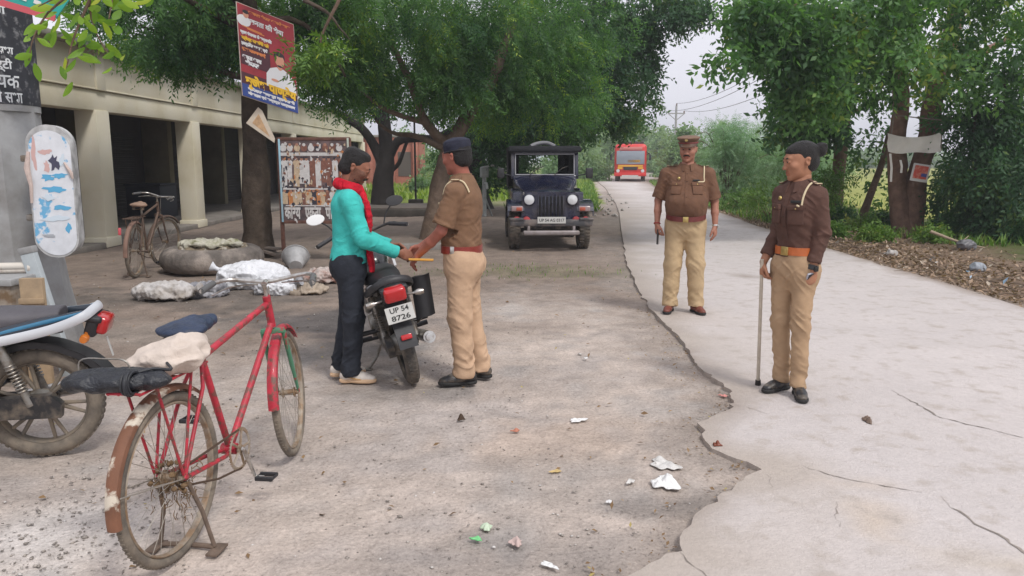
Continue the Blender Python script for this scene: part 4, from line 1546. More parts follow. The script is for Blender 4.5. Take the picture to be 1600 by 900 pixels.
def build_people():
    # ---------------- woman officer at the right
    J = dict(head=(0, -.005, 1.535), neck=(0, .012, 1.395), shL=(.142, .012, 1.335), shR=(-.142, .005, 1.335),
             elL=(.160, .045, 1.085), wrL=(.152, -.02, .865), elR=(-.165, .03, 1.09), wrR=(-.178, -.09, .875),
             pel=(0, 0, .885), hipL=(.082, 0, .86), hipR=(-.082, 0, .86), knL=(.092, -.02, .485), knR=(-.075, -.015, .485),
             anL=(.085, .01, .090), anR=(-.075, .03, .090), toeL=48, toeR=2)
    rows = [(.93, 0, .004, .130, .098), (1.0, 0, .004, .122, .092), (1.08, 0, 0, .125, .098), (1.20, 0, -.010, .136, .116), (1.30, 0, .0, .132, .100), (1.37, 0, .008, .10, .075), (1.41, 0, .012, .075, .062)]
    sh = khaki_brown('dark_brown_shirt_cloth', (.098, .052, .040))
    hands = dict(L=dict(u=(.0, -.12, -1), s=(-.55, -.8, 0), curl=.42, thumb=.5), R=dict(u=(.02, -.18, -1), s=(.6, -.8, 0), curl=.75, thumb=.8))
    loc = ground(1229, 619)
    P, Rh, hc = person('woman officer in dark brown shirt and tan trousers looking left with a long cane', (loc.x, loc.y, 0), R(-60), J, (-27, 9, 0), (.36, .17, .10), hands,
                       dict(rows=rows, hem=.93), dict(L=('long', .84, .056, .050, .042), R=('long', .80, .056, .050, .042)), (.080, .056, .046), sh, M_trouser_tan,
                       dict(m=M_black_leather, sm=M_sole, k=.95), hairfn=hair_cut('bun'), folds_seed=1.7, headk=1.04, neckk=.82, shoulder_r=.052,
                       trouser_rows=[(.78, 0, .015, .154, .112), (.86, 0, .02, .158, .124), (.93, 0, .008, .134, .104), (.975, 0, .004, .122, .094)], crease=.008)
    collar(P, J, hc, Rh, sh, .95)
    belt(P, rows, .965, .05, mat('orange_tan_leather', (.50, .13, .035), .45, var=.15, scale=20), M_brass, grow=.010, bw=.055)
    uniform_details(P, rows, J, sh, None, 'L', z1=1.24)
    b = MB()
    w0 = Vector(J['wrL']); e0 = Vector(J['elL'])
    wd = (w0 - e0).normalized()
    b.lathe([(.033, -.016), (.037, -.014), (.037, .014), (.033, .016)], w0 - wd * .005, wd, 20)
    b.box(w0 + V3(.036, -.004, 0), (.014, .034, .034), bevel=.004)
    b.build('watch', mat('black_plastic', (.012, .012, .013), .3), P)
    # cane and phone
    P.scale = (1.025,) * 3; P.location.z = ROAD_Z
    MW = Matrix.Translation((loc.x, loc.y, ROAD_Z)) @ Matrix.Rotation(R(-60), 4, 'Z') @ Matrix.Scale(1.025, 4)
    hr = Vector(J['wrR']) + Vector((.02, -.18, -1)).normalized() * .085 + V3(.012, -.012, 0)
    top = MW @ hr
    foot = ground(1184, 606) + V3(0, 0, ROAD_Z)
    b = MB()
    d = (top - foot)
    b.bar(foot + d * .045, top + d * .13, .0125, .0115, 14)
    c = b.build('cane', mat('pale_bamboo', (.50, .44, .36), .5, var=.15, scale=20))
    c['label'] = 'long pale cane with a dark tip held by the woman officer'
    c['category'] = 'cane'
    t = MB()
    t.bar(foot + V3(0, 0, .004), foot + d * .05, .021, .018, 14)
    t.build('rubber_tip', mat('dark_rubber', (.025, .023, .022), .8), c)
    hp = Vector(J['wrL']) + Vector((0, -.12, -1)).normalized() * .085
    ph = empty('phone', MW @ (hp + V3(-.020, .015, -.005)), (R(12), R(28), R(-60)), 'mobile phone in a clear grey case held in the woman\'s left hand', 'phone')
    b = MB(); b.box((0, 0, 0), (.014, .078, .155), bevel=.006, seg=3); b.build('clear_case', mat('clear_grey_case', (.42, .42, .47), .25), ph)
    b = MB(); b.box((.0085, 0, 0), (.003, .068, .145), bevel=.001); b.build('screen', mat('dark_screen', (.01, .01, .014), .08), ph)

    # ---------------- officer in the middle of the road
    J = dict(head=(.0, -.012, 1.628), neck=(0, .008, 1.475), shL=(.198, .005, 1.40), shR=(-.198, .005, 1.40),
             elL=(.272, .03, 1.125), wrL=(.285, -.03, .885), elR=(-.275, .03, 1.13), wrR=(-.278, -.045, .895),
             pel=(0, 0, .93), hipL=(.092, 0, .91), hipR=(-.092, 0, .91), knL=(.112, -.02, .50), knR=(-.110, -.015, .50),
             anL=(.128, .02, .090), anR=(-.128, .0, .090), toeL=26, toeR=-8)
    rows = [(.965, 0, -.020, .182, .150), (1.04, 0, -.046, .200, .176), (1.13, 0, -.055, .207, .184), (1.24, 0, -.020, .196, .150), (1.35, 0, .0, .185, .128), (1.43, 0, .005, .13, .095), (1.49, 0, .01, .08, .07)]
    sh = khaki_brown('warm_brown_shirt_cloth', (.150, .078, .048))
    hands = dict(L=dict(u=(.05, -.10, -1), s=(-.35, -1, 0), curl=.30, thumb=.3), R=dict(u=(.02, -.16, -1), s=(.5, -1, 0), curl=.70, thumb=.7))
    loc = ground(1066, 491)
    rz = R(-13)
    def capfn(P, hc, Rh, k, h):
        hair_cut('crop')(P, hc, Rh, k, h)
        moustache(P, hc, Rh, k)
        W = lambda *p: hc + Rh @ (Vector(p) * k)
        cm = mat('khaki_cap_cloth', (.17, .10, .065), .8, var=.12, scale=20)
        S = SDF(hc - V3(.22, .22, .1), hc + V3(.22, .22, .25), .004)
        S.stack([(.052, 0, .012, .088, .102), (.085, 0, .012, .090, .104), (.100, 0, .005, .104, .118), (.120, 0, .0, .106, .120), (.132, 0, .005, .070, .080)], k=.01, rot=Rh, org=hc)
        o = sdf_obj(S, 'cap', cm, P)
        b = MB()
        b.v = []
        V, F = [], []
        n = 20
        for i in range(n + 1):
            a = R(205 + 130 * i / n)
            ca, sa = math.cos(a), math.sin(a)
            f = max(0, math.sin(R(180 * i / n))) ** .6
            V += [W(ca * .089, .012 + sa * .103, .066), W(ca * (.092), .012 + sa * (.104 + .052 * f), .046 - .012 * f), W(ca * .092, .012 + sa * (.104 + .052 * f), .040 - .012 * f), W(ca * .086, .012 + sa * .098, .056)]
        for i in range(n):
            for q in range(4):
                F.append((i * 4 + q, (i + 1) * 4 + q, (i + 1) * 4 + (q + 1) % 4, i * 4 + (q + 1) % 4))
        b.add(V, F)
        b.build('visor', mat('brown_visor', (.10, .055, .035), .4), o)
        b = MB()
        pts = [W(math.cos(a) * .0925, .012 + math.sin(a) * .1065, .066) for a in [R(190 + 16 * i) for i in range(11)]]
        b.tube(pts, .0062, 6)
        b.build('cap_band', mat('maroon_band', (.20, .03, .03), .6), o)
        b = MB()
        b.lathe([(.001, .006), (.012, .004), (.016, -.002)], W(0, -.112, .096), Rh @ V3(0, -1, .1), 12)
        b.build('cap_badge', M_brass, o)
    P, Rh, hc = person('heavy moustached officer in peaked cap standing on the concrete road facing the camera', (loc.x, loc.y, 0), rz, J, (-10, 6, 0), (.34, .155, .105), hands,
                       dict(rows=rows, hem=.965), dict(L=('short', .92, .074, .066, .05), R=('short', .92, .074, .066, .05)), (.105, .086, .068), sh, M_trouser_tan2,
                       dict(m=M_brown_leather, sm=M_sole, k=1.0), hairfn=capfn, folds_seed=5.2, headk=1.04, fat=1.10, shoulder_r=.07,
                       trouser_rows=[(.82, 0, .005, .185, .135), (.90, 0, .0, .19, .148), (.96, 0, -.014, .180, .148), (1.02, 0, -.020, .178, .145)], crease=.008)
    collar(P, J, hc, Rh, sh, 1.08)
    belt(P, rows, .985, .048, mat('maroon_leather', (.13, .025, .022), .4, var=.15, scale=20), M_brass, grow=.008, bw=.052, tilt=.18)
    uniform_details(P, rows, J, sh, None, 'L', z1=1.29)
    b = MB()
    w0 = Vector(J['wrL']); wd = (w0 - Vector(J['elL'])).normalized()
    b.lathe([(.029, -.008), (.032, -.006), (.032, .006), (.029, .008)], w0 - wd * .005, wd, 20)
    b.box(w0 + V3(.028, -.012, 0), (.012, .028, .028), bevel=.004)
    b.build('watch', mat('silver_metal', (.6, .58, .55), .3, metal=.9), P)
    b = MB()
    w0 = Vector(J['wrR']); wd = (w0 - Vector(J['elR'])).normalized()
    b.ring(w0 - wd * .008, wd, .030, .006, 20, 6)
    b.build('wrist_thread', mat('red_thread', (.25, .02, .02), .8), P)
    P.scale = (1.035,) * 3; P.location.z = ROAD_Z
    MW = Matrix.Translation((loc.x, loc.y, ROAD_Z)) @ Matrix.Rotation(rz, 4, 'Z') @ Matrix.Scale(1.035, 4)
    hp = Vector(J['wrR']) + Vector((.02, -.16, -1)).normalized() * .115
    ph = empty('phone', MW @ (hp + V3(.012, -.018, -.01)), (R(-6), 0, R(-20)), 'black mobile phone held in the heavy officer\'s right hand', 'phone')
    b = MB(); b.box((0, 0, 0), (.012, .076, .158), bevel=.005, seg=3); b.build('phone_body', mat('black_plastic', (.012, .012, .013)), ph)
    b = MB(); b.box((-.0070, 0, 0), (.002, .068, .148), bevel=.0008); b.build('screen', mat('dark_screen', (.01, .01, .014)), ph)

    # ---------------- man in the teal shirt
    J = dict(head=(.0, -.055, 1.548), neck=(0, .0, 1.412), shL=(.185, .0, 1.34), shR=(-.185, .0, 1.34),
             elR=(-.205, -.085, 1.06), wrR=(-.105, -.345, .935), elL=(.215, -.06, 1.06), wrL=(.16, -.31, .96),
             pel=(0, .01, .895), hipL=(.088, .01, .87), hipR=(-.088, .01, .87), knL=(.092, .02, .485), knR=(-.088, -.005, .485),
             anL=(.10, .10, .090), anR=(-.095, .03, .090), toeL=12, toeR=-12)
    rows = [(.875, 0, .012, .168, .132), (.94, 0, .008, .165, .128), (1.04, 0, .0, .158, .122), (1.18, 0, -.006, .168, .128), (1.30, 0, .004, .172, .122), (1.37, 0, .004, .125, .09), (1.42, 0, .0, .078, .066)]
    sh = mat('teal_shirt_cloth', (.055, .50, .455), .8, var=.10, scale=10, bump=.3, bscale=90, spec=.25)
    hands = dict(R=dict(u=(.30, -.90, -.22), s=(.35, 0, .95), curl=.62, thumb=.8), L=dict(u=(-.2, -.9, -.3), s=(-.3, 0, .95), curl=.7, thumb=.8))
    loc = ground(555, 592)
    rz = R(102)
    def hf(P, hc, Rh, k, h):
        hair_cut('short')(P, hc, Rh, k, h)
        moustache(P, hc, Rh, k)
        W = lambda *p: tuple(hc + Rh @ (Vector(p) * k))
        S = SDF(hc - V3(.2, .2, .2), hc + V3(.2, .2, .2), .0035)
        S.ell(W(0, -.068, -.098), (.027, .024, .020), Rh, .01)
        for sx in (-1, 1):
            S.cone(W(sx * .022, -.066, -.092), W(sx * .050, -.028, -.072), .011, .007, k=.01)
        sdf_obj(S, 'beard', mat('black_hair', (.012, .010, .010)), P, disp=lambda V: vnoise(V * 120) * .0015)
    P, Rh, hc = person('man in teal shirt with red scarf and black jeans standing left of the motorcycle', (loc.x, loc.y, 0), rz, J, (-4, 26, 0), (.27, .115, .072), hands,
                       dict(rows=rows, hem=.875), dict(R=('long', .90, .068, .058, .044), L=('long', .90, .068, .058, .044)), (.098, .074, .060), sh,
                       mat('black_jeans_cloth', (.022, .026, .036), .8, var=.25, scale=14, bump=.4, bscale=90, spec=.3),
                       dict(m=mat('white_sneaker_leather', (.66, .60, .54), .5, var=.12, scale=20), sm=mat('tan_sneaker_sole', (.62, .42, .26), .6), k=1.02, sole=.034, accent=mat('gold_stripe', (.55, .33, .14), .5)),
                       hairfn=hf, folds_seed=9.4, headk=1.03, stubble=.8, crease=.009,
                       trouser_rows=[(.79, 0, .02, .165, .120), (.86, 0, .024, .168, .130), (.93, 0, .012, .155, .116), (1.0, 0, .008, .14, .10)])
    # scarf: round the neck, both ends hanging down the chest
    sc = mat('red_scarf_cloth', (.50, .012, .028), .85, var=.25, scale=16, bump=.6, bscale=50, spec=.2)
    nb = Vector(J['neck'])
    S = SDF((-.3, -.35, .75), (.3, .3, 1.60), .0045)
    ring = []
    for i in range(15):
        a = R(-90 + 35 + 290 * i / 14)
        fr = (1 + math.cos(a + R(90))) / 2
        ring.append(nb + V3(math.cos(a) * .098, math.sin(a) * .085 - .012, .020 - fr * .055))
    for p, q in zip(ring[:-1], ring[1:]):
        S.cone(p, q, .030, k=.015)
        S.cone(p + V3(0, 0, .022), q + V3(0, 0, .022), .02, k=.012)
    def hang(sg, pts, r):
        sp = smooth_pts(pts, 16)
        for i, (p, q) in enumerate(zip(sp[:-1], sp[1:])):
            d = V3(sg * .020, .008, 0)
            S.cone(p, q, r, k=.010)
            S.cone(p + d, q + d, r * .8, k=.010)
            S.cone(p - d * 1.0, q - d * 1.0, r * .8, k=.010)
    hang(-1, [ring[-1], surf_pt(rows, 1.32, -30, .016), surf_pt(rows, 1.2, -34, .018), surf_pt(rows, 1.06, -32, .018), surf_pt(rows, .95, -26, .02), surf_pt(rows, .885, -24, .03), surf_pt(rows, .88, -24, .03) - V3(0, 0, .07)], .017)
    hang(1, [ring[0], surf_pt(rows, 1.32, 30, .016), surf_pt(rows, 1.2, 28, .018), surf_pt(rows, 1.06, 24, .018), surf_pt(rows, .95, 20, .02)], .017)
    S.cut((0, 0, .83), (0, 0.15, -1))
    sdf_obj(S, 'scarf', sc, P, disp=lambda V: (1 - 2.4 * np.abs(vnoise(V * np.array([45, 45, 12])))) * .0045)
    b = MB()
    V_, F_ = [], []
    collar(P, J, hc, Rh, sh, .98)
    belt(P, [(z, x, y, a, b_) for z, x, y, a, b_ in rows], .882, .03, mat('black_belt_leather', (.015, .015, .017), .4), None, grow=-.006)

    # ---------------- officer with his back half turned, beside the motorcycle
    J = dict(head=(.0, -.030, 1.598), neck=(0, .012, 1.455), shL=(.190, -.005, 1.375), shR=(-.190, .0, 1.375),
             elL=(.222, -.095, 1.105), wrL=(.125, -.285, .925), elR=(-.215, -.10, 1.12), wrR=(-.10, -.33, .955),
             pel=(0, .01, .915), hipL=(.090, .01, .89), hipR=(-.090, .01, .89), knL=(.090, .0, .49), knR=(-.088, .03, .49),
             anL=(.092, .03, .090), anR=(-.092, .11, .090), toeL=14, toeR=-2)
    rows = [(.955, 0, .0, .168, .135), (1.02, 0, -.004, .168, .138), (1.12, 0, -.006, .172, .138), (1.24, 0, .004, .182, .138), (1.34, 0, .012, .178, .124), (1.41, 0, .014, .13, .095), (1.47, 0, .014, .08, .068)]
    sh = khaki_brown('light_brown_shirt_cloth', (.185, .105, .062))
    hands = dict(L=dict(u=(-.30, -.62, -.72), s=(-.75, -.2, .35), curl=.45, thumb=.4), R=dict(u=(.25, -.75, -.6), s=(.35, -.2, .85), curl=.6, thumb=.8))
    loc = ground(724, 595)
    rz = R(-98)
    def hf2(P, hc, Rh, k, h):
        hair_cut('crop')(P, hc, Rh, k, h)
        cm = mat('navy_cap_cloth', (.012, .014, .032), .8, var=.2, scale=20, bump=.3, bscale=80)
        S = SDF(hc - V3(.2, .2, .1), hc + V3(.2, .2, .2), .004)
        S.stack([(.030, 0, .014, .082, .098), (.050, 0, .014, .085, .101), (.085, 0, .014, .086, .102), (.112, 0, .018, .072, .088), (.128, 0, .022, .035, .05)], k=.01, rot=Rh, org=hc)
        o = sdf_obj(S, 'cap', cm, P, disp=lambda V: vnoise(V * 30) * .003)
        b = MB()
        pts = [hc + Rh @ V3(math.cos(R(a)) * .084, .014 + math.sin(R(a)) * .100, .034) for a in range(0, 361, 18)]
        b.tube(pts, .006, 6, cap=False)
        b.build('cap_rim', mat('black_trim', (.006, .006, .01), .6), o)
    P, Rh, hc = person('officer in dark navy cap and short sleeved shirt leaning over the back of the motorcycle', (loc.x, loc.y, 0), rz, J, (-26, 8, 0), (.33, .115, .08), hands,
                       dict(rows=rows, hem=.955), dict(L=('short', .86, .074, .068, .05), R=('short', .86, .074, .068, .05)), (.102, .080, .066), sh, M_trouser_beige,
                       dict(m=M_black_leather, sm=M_sole, k=1.04), hairfn=hf2, headk=1.03, folds_seed=13.4, crease=.009,
                       trouser_rows=[(.80, 0, .02, .175, .130), (.88, 0, .022, .178, .142), (.95, 0, .004, .166, .134), (1.0, 0, .0, .160, .128)])
    collar(P, J, hc, Rh, sh, 1.0)
    belt(P, rows, .965, .052, mat('red_brown_leather', (.22, .03, .022), .35, var=.15, scale=20), mat('silver_metal', (.6, .58, .55)), grow=.008, bk=(.98, -.2), bw=.03)
    uniform_details(P, rows, J, sh, None, 'L', z1=1.26)
    b = MB()
    b.ring(surf_pt(rows, 1.19, -5, .018) + V3(0, 0, -.02), (1, .3, 0), .026, .005, 20, 6)
    b.tube(smooth_pts([surf_pt(rows, 1.30, 28, .012), surf_pt(rows, 1.25, 12, .016), surf_pt(rows, 1.19, -4, .018)], 8), .005, 6)
    b.build('whistle_cord', mat('cream_cord', (.62, .52, .34)), P)
    P.scale = (1.015,) * 3
    # receipt pad held between the two men
    MW = Matrix.Translation((loc.x, loc.y, 0)) @ Matrix.Rotation(rz, 4, 'Z')
    a_, b_ = at(640, 406, 5.30), at(676, 407, 5.33)
    pad = empty('receipt_pad', (a_ + b_) / 2, (R(-10), R(2), R(6)), 'orange receipt pad held between the two men\'s hands', 'notepad')
    m = MB(); m.box((0, 0, 0), (.17, .10, .010), bevel=.002); m.build('paper_block', mat('orange_paper', (.62, .30, .05), .7, var=.1, scale=30), pad)
    m = MB(); m.box((0, 0, .007), (.172, .102, .004), bevel=.001); m.build('cover', mat('yellow_cover', (.75, .42, .08), .6), pad)
# ------------------------------------------------------------------ two-wheelers
M_rubber = mat('tyre_rubber', (.035, .034, .033), .85, var=.2, scale=12, bump=.3, bscale=60, dirt=(.20, .165, .13), dirt_amt=.45, dscale=9, dsharp=.2)
M_mudrubber = mat('muddy_tyre_rubber', (.06, .055, .05), .9, var=.2, scale=12, bump=.3, bscale=60, dirt=(.24, .20, .155), dirt_amt=.62, dscale=9, dsharp=.2)
M_chrome = mat('worn_chrome', (.55, .54, .52), .28, metal=.9, dirt=(.25, .2, .16), dirt_amt=.35, dscale=18)
M_steel = mat('dull_steel', (.30, .29, .27), .45, metal=.7, dirt=(.2, .16, .12), dirt_amt=.4, dscale=20)
M_blackmetal = mat('black_painted_metal', (.02, .02, .022), .4, var=.2, scale=15, dirt=(.16, .13, .10), dirt_amt=.35, dscale=12)
M_blackpl = mat('black_plastic_trim', (.022, .022, .025), .5, var=.15, scale=20)
M_seat = mat('dark_grey_seat_vinyl', (.085, .080, .090), .5, var=.12, scale=12, bump=.25, bscale=160)
M_redlens = mat('red_lens', (.45, .012, .015), .15, coat=.5)
M_orangelens = mat('orange_lens', (.55, .16, .02), .2)
M_whiteplate = mat('white_plate', (.50, .50, .48), .5, var=.05)
M_blackpaint = mat('black_lettering', (.015, .015, .015), .6)

def motorcycle(label, body_m, accent_m, seat_m, rail_m, tyre_m, rim_m, plate_text=None, tail_m=None, white_mirror=False, guard=False, shroud_m=None):
    """forward +Y, rear axle at y -.63, ground z 0"""
    P = empty('motorcycle', (0, 0, 0), (0, 0, 0), label, 'motorcycle')
    Rw = .305
    ry, fy = -.63, .64
    # wheels
    for name, y, tw in (('rear_wheel', ry, .050), ('front_wheel', fy, .042)):
        c = V3(0, y, Rw)
        t = MB()
        t.ring(c, (1, 0, 0), Rw - .040, .043, 56, 12, flat=(tw / .045, 1))
        # tread blocks
        for i in range(52):
            a = 2 * math.pi * i / 52
            for sx in (-1, 1):
                rd = V3(0, math.cos(a + sx * .03), math.sin(a + sx * .03))
                M = Matrix.Translation(c + rd * (Rw - .0015) + V3(sx * .016, 0, 0)) @ Matrix.Rotation(a, 4, 'X')
                t.box(M.translation, (.024, .008, .022), Matrix.Rotation(a, 4, 'X'), bevel=.002, seg=1)
        tyre = t.build('tyre', tyre_m, None)
        wheel = MB()
        wheel.ring(c, (1, 0, 0), Rw - .078, .012, 48, 8, flat=(2.4, 1))
        wheel.lathe([(.03, -.07), (.045, -.06), (.05, -.03), (.065, -.03), (.065, .03), (.045, .04), (.03, .07)], c, (1, 0, 0), 24)
        for i in range(6):
            a = 2 * math.pi * i / 6 + .2
            rd = V3(0, math.cos(a), math.sin(a))
            for da in (-.14, .14):
                rd2 = V3(0, math.cos(a + da), math.sin(a + da))
                wheel.tube([c + rd * .05, c + rd2 * (Rw - .085)], [.013, .010], 8)
        wh = wheel.build(name, rim_m, P)
        tyre.parent = wh
        if name == 'front_wheel':
            d = MB(); d.lathe([(.03, .045), (.115, .045), (.115, .050), (.03, .050)], c, (1, 0, 0), 32)
            d.build('brake_disc', M_steel, wh)
        else:
            d = MB(); d.lathe([(.02, -.075), (.07, -.072), (.085, -.03), (.07, .0)], c, (1, 0, 0), 28)
            d.build('drum', M_steel, wh)
    # swing arm, chain cover, shocks
    b = MB()
    for sx in (-1, 1):
        b.tube([(sx * .095, ry - .05, Rw), (sx * .095, ry + .2, Rw + .01), (sx * .10, -.12, Rw + .04)], [.020, .018, .018], 8, flat=(1, 1.5))
    b.build('swing_arm', M_blackmetal, P)
    b = MB()
    b.plate([(-.12, -.055), (.50, -.040), (.54, .0), (.50, .055), (-.08, .075), (-.13, .02)], .05, Matrix.Translation((-.075, ry, Rw)) @ Matrix(((0, 0, -1, 0), (1, 0, 0, 0), (0, 1, 0, 0), (0, 0, 0, 1))))
    b.build('chain_case', M_blackmetal, P)
    for sx in (-1, 1):
        b = MB()
        p, q = V3(sx * .115, ry + .02, Rw + .02), V3(sx * .125, ry + .13, .66)
        b.bar(p, q, .012)
        b.bar(p.lerp(q, .0), p.lerp(q, .28), .020)
        b.bar(p.lerp(q, .62), p.lerp(q, 1), .024)
        n = 9
        for i in range(n):
            b.ring(p.lerp(q, .26 + .42 * i / (n - 1)), q - p, .024, .0048, 16, 6)
        b.build('shock_absorber', M_steel, P)
    # frame, engine
    b = MB()
    b.tube([(0, .50, .93), (0, .40, .80), (0, .30, .45), (0, .22, .24), (0, -.12, .22)], .020, 8)
    b.tube([(0, .44, .88), (0, .1, .80), (0, -.15, .70)], .022, 8)
    for sx in (-1, 1):
        b.tube([(sx * .06, -.12, .24), (sx * .09, -.18, .50), (sx * .10, -.30, .66), (sx * .11, -.80, .73)], .014, 8)
        b.tube([(sx * .10, -.18, .36), (sx * .12, -.50, .66)], .011, 8)
    b.build('frame', M_blackmetal, P)
    b = MB()
    b.box((0, .10, .33), (.20, .36, .20), bevel=.05, seg=4)
    b.lathe([(.085, -.15), (.095, -.13), (.095, .13), (.075, .15)], (0, .02, .33), (1, 0, 0), 28)
    b.lathe([(.065, -.14), (.075, -.12), (.075, .12), (.06, .14)], (0, .19, .32), (1, 0, 0), 28)
    for i in range(8):
        b.box((0, .19 + .006 * i, .44 + .022 * i), (.17, .15, .009), (R(-16), 0, 0), bevel=.003, seg=1)
    b.box((0, .21, .51), (.11, .10, .22), (R(-16), 0, 0), bevel=.02)
    b.box((0, .24, .65), (.12, .13, .06), (R(-16), 0, 0), bevel=.02)
    b.build('engine', M_steel, P)
    b = MB()
    pts = smooth_pts([(.04, .30, .52), (.07, .37, .42), (.09, .32, .25), (.12, .05, .20), (.14, -.25, .23)], 16)
    b.tube(pts, .018, 10)
    b.tube([(.15, -.22, .24), (.16, -.30, .25), (.175, -.82, .34)], [.026, .042, .044], 16)
    b.tube([(.175, -.82, .34), (.176, -.85, .346)], [.030, .028], 16)
    b.build('exhaust', M_chrome, P)
    # seat
    S = SDF((-.2, -.92, .62), (.2, .25, .95), .007)
    S.stack([(.0, 0, .0, .115, .06), (.2, 0, .0, .135, .075), (.45, 0, .012, .135, .075), (.62, 0, .02, .125, .072), (.80, 0, .03, .10, .055), (.90, 0, .045, .08, .04)], k=.0,
            rot=Matrix(((1, 0, 0), (0, 0, -1), (0, 1, 0))), org=(0, .12, .748), power=2.6)
    sdf_obj(S, 'seat', seat_m, P)
    # side cover, tail cowl
    for sx in (-1, 1):
        b = MB()
        ol = [(-.02, .47), (-.30, .55), (-.36, .66), (-.10, .71), (.10, .68), (.12, .55)]
        b.plate([(y, z) for y, z in ol], .03, Matrix(((0, 0, sx, sx * .095), (1, 0, 0, 0), (0, 1, 0, 0), (0, 0, 0, 1))))
        b.build('side_cover', body_m, P)
        b = MB()
        sec = [(.12, .0, .66, .02), (.12, -.25, .675, .030), (.125, -.50, .71, .034), (.11, -.72, .76, .032), (.075, -.90, .795, .022)]
        b.tube([(sx * x, y, z) for x, y, z, r in sec], [r for *_, r in sec], 10, flat=(.75, 1.3))
        o = b.build('tail_panel', tail_m or body_m, P)
        b = MB()
        b.tube([(sx * (x + .018), y, z + .016) for x, y, z, r in sec[1:]], [.007, .009, .009, .007], 8, flat=(.6, 1.4))
        b.build('stripe', accent_m, o)
    # grab rail
    b = MB()
    rp = smooth_pts([(-.14, -.36, .665), (-.158, -.55, .70), (-.155, -.76, .745), (-.125, -.90, .795), (-.05, -.945, .825), (.05, -.945, .825), (.125, -.90, .795), (.155, -.76, .745), (.158, -.55, .70), (.14, -.36, .665)], 40)
    b.tube(rp, .017, 10, flat=(.8, 1.5))
    b.build('grab_rail', rail_m, P)
    # rear mudguard + tail light + plate
    b = MB()
    cs, ac = [], []
    for a in np.linspace(62, 172, 22):
        rr = Rw + .045 + max(0, (a - 120)) * .0009
        cs.append(V3(0, ry - math.sin(R(a - 90)) * rr if False else ry + math.cos(R(a)) * rr, Rw + math.sin(R(a)) * rr))
        ac.append(V3(1, 0, 0))
    b.strip(cs, ac, .13, .006)
    for sx in (-1, 1):
        b.strip([c + V3(sx * .063, 0, 0) - (c - V3(0, ry, Rw)).normalized() * .016 for c in cs], [(c - V3(0, ry, Rw)).normalized() for c in cs], .034, .004)
    fend = b.build('rear_mudguard', M_blackpl if shroud_m is None else shroud_m, P)
    b = MB()
    b.box((0, -.965, .735), (.15, .085, .10), (R(18), 0, 0), bevel=.022, seg=3)
    tl = b.build('tail_light', M_redlens, P)
    b = MB()
    b.box((0, -.925, .775), (.19, .12, .035), (R(12), 0, 0), bevel=.014, seg=3)
    b.box((0, -.93, .735), (.175, .06, .12), (R(18), 0, 0), bevel=.016, seg=3)
    b.build('housing', M_blackpl, tl)
    b = MB()
    Mp = Matrix.Translation((0, -.985, .61)) @ Matrix.Rotation(R(-12), 4, 'X')
    b.box((0, -.99, .60), (.19 if plate_text else .02, .006, .112), (R(-12), 0, 0), bevel=.002, seg=1)
    if plate_text:
        b.cur = 1
        for i, t in enumerate(plate_text):
            M = Matrix.Translation((0, -.9945 + (-.030 + .052 * (1 - i)) * .2, .60 + .027 - .054 * i)) @ Matrix.Rotation(R(-12), 4, 'X') @ Matrix.Rotation(R(90), 4, 'X')
            M = Matrix.Translation((0, 0, 0)) @ Matrix.Translation(V3(0, -.99, .60)) @ Matrix.Rotation(R(-12), 4, 'X') @ Matrix.Translation((0, -.0045, .027 - .054 * i)) @ Matrix.Rotation(R(90), 4, 'X')
            lettering(b, t, .048, M, width=.13, bold=.001)
    b.build('number_plate', [M_whiteplate, M_blackpaint], P, smooth=False)
    b = MB()
    b.box((0, ry + math.cos(R(165)) * (Rw + .09), Rw + math.sin(R(165)) * (Rw + .09) + .03), (.075, .02, .035), (R(-10), 0, 0), bevel=.006)
    b.build('reflector', M_redlens, fend)
    for sx in (-1, 1):
        b = MB()
        b.bar((sx * .07, -.90, .70), (sx * .15, -.92, .695), .009)
        b.tube([(sx * .14, -.92, .695), (sx * .17, -.92, .694), (sx * .20, -.92, .693)], [.016, .024, .018], 12)
        b.build('indicator', M_orangelens if not guard else M_chrome, P)
    # foot rests, side stand
    for sx in (-1, 1):
        b = MB()
        b.bar((sx * .08, -.12, .26), (sx * .27, -.12, .27), .012)
        b.tube([(sx * .17, -.12, .272), (sx * .28, -.12, .276)], .020, 10)
        b.bar((sx * .10, -.40, .38), (sx * .24, -.42, .39), .010)
        b.tube([(sx * .15, -.42, .392), (sx * .25, -.42, .396)], .018, 10)
        b.build('foot_rest', M_blackpl, P)
    b = MB()
    b.tube([(-.08, -.06, .24), (-.17, -.12, .12), (-.255, -.18, .062)], [.013, .011, .012], 8)
    b.box((-.262, -.185, .058), (.06, .05, .010), (0, R(14), 0), bevel=.003)
    b.build('side_stand', M_steel, P)
    # tank
    S = SDF((-.24, -.1, .62), (.24, .6, 1.06), .007)
    S.ell((0, .22, .845), (.155, .29, .115), None, .03)
    S.ell((0, .34, .86), (.165, .17, .105), None, .05)
    S.ell((0, .04, .80), (.10, .13, .06), None, .05)
    for sx in (-1, 1):
        S.ell((sx * .20, .10, .80), (.055, .15, .08), None, .03, 'sub')
    S.cut((0, 0, .735), (0, 0, -1))
    tk = sdf_obj(S, 'fuel_tank', body_m, P)
    b = MB()
    b.lathe([(.045, 0), (.045, .012), (.03, .018), (.001, .019)], (0, .24, .953), (0, 0, 1), 20)
    b.build('filler_cap', M_chrome, tk)
    for sx in (-1, 1):
        b = MB()
        b.plate([(.12, .74), (.20, .88), (.44, .90), (.52, .82), (.44, .70), (.26, .66)], .02, Matrix(((0, 0, sx, sx * .165), (1, 0, 0, 0), (0, 1, 0, 0), (0, 0, 0, 1))))
        b.build('tank_shroud', accent_m, tk)
    # fork, handlebar, headlight
    F = empty('fork', (0, 0, 0))
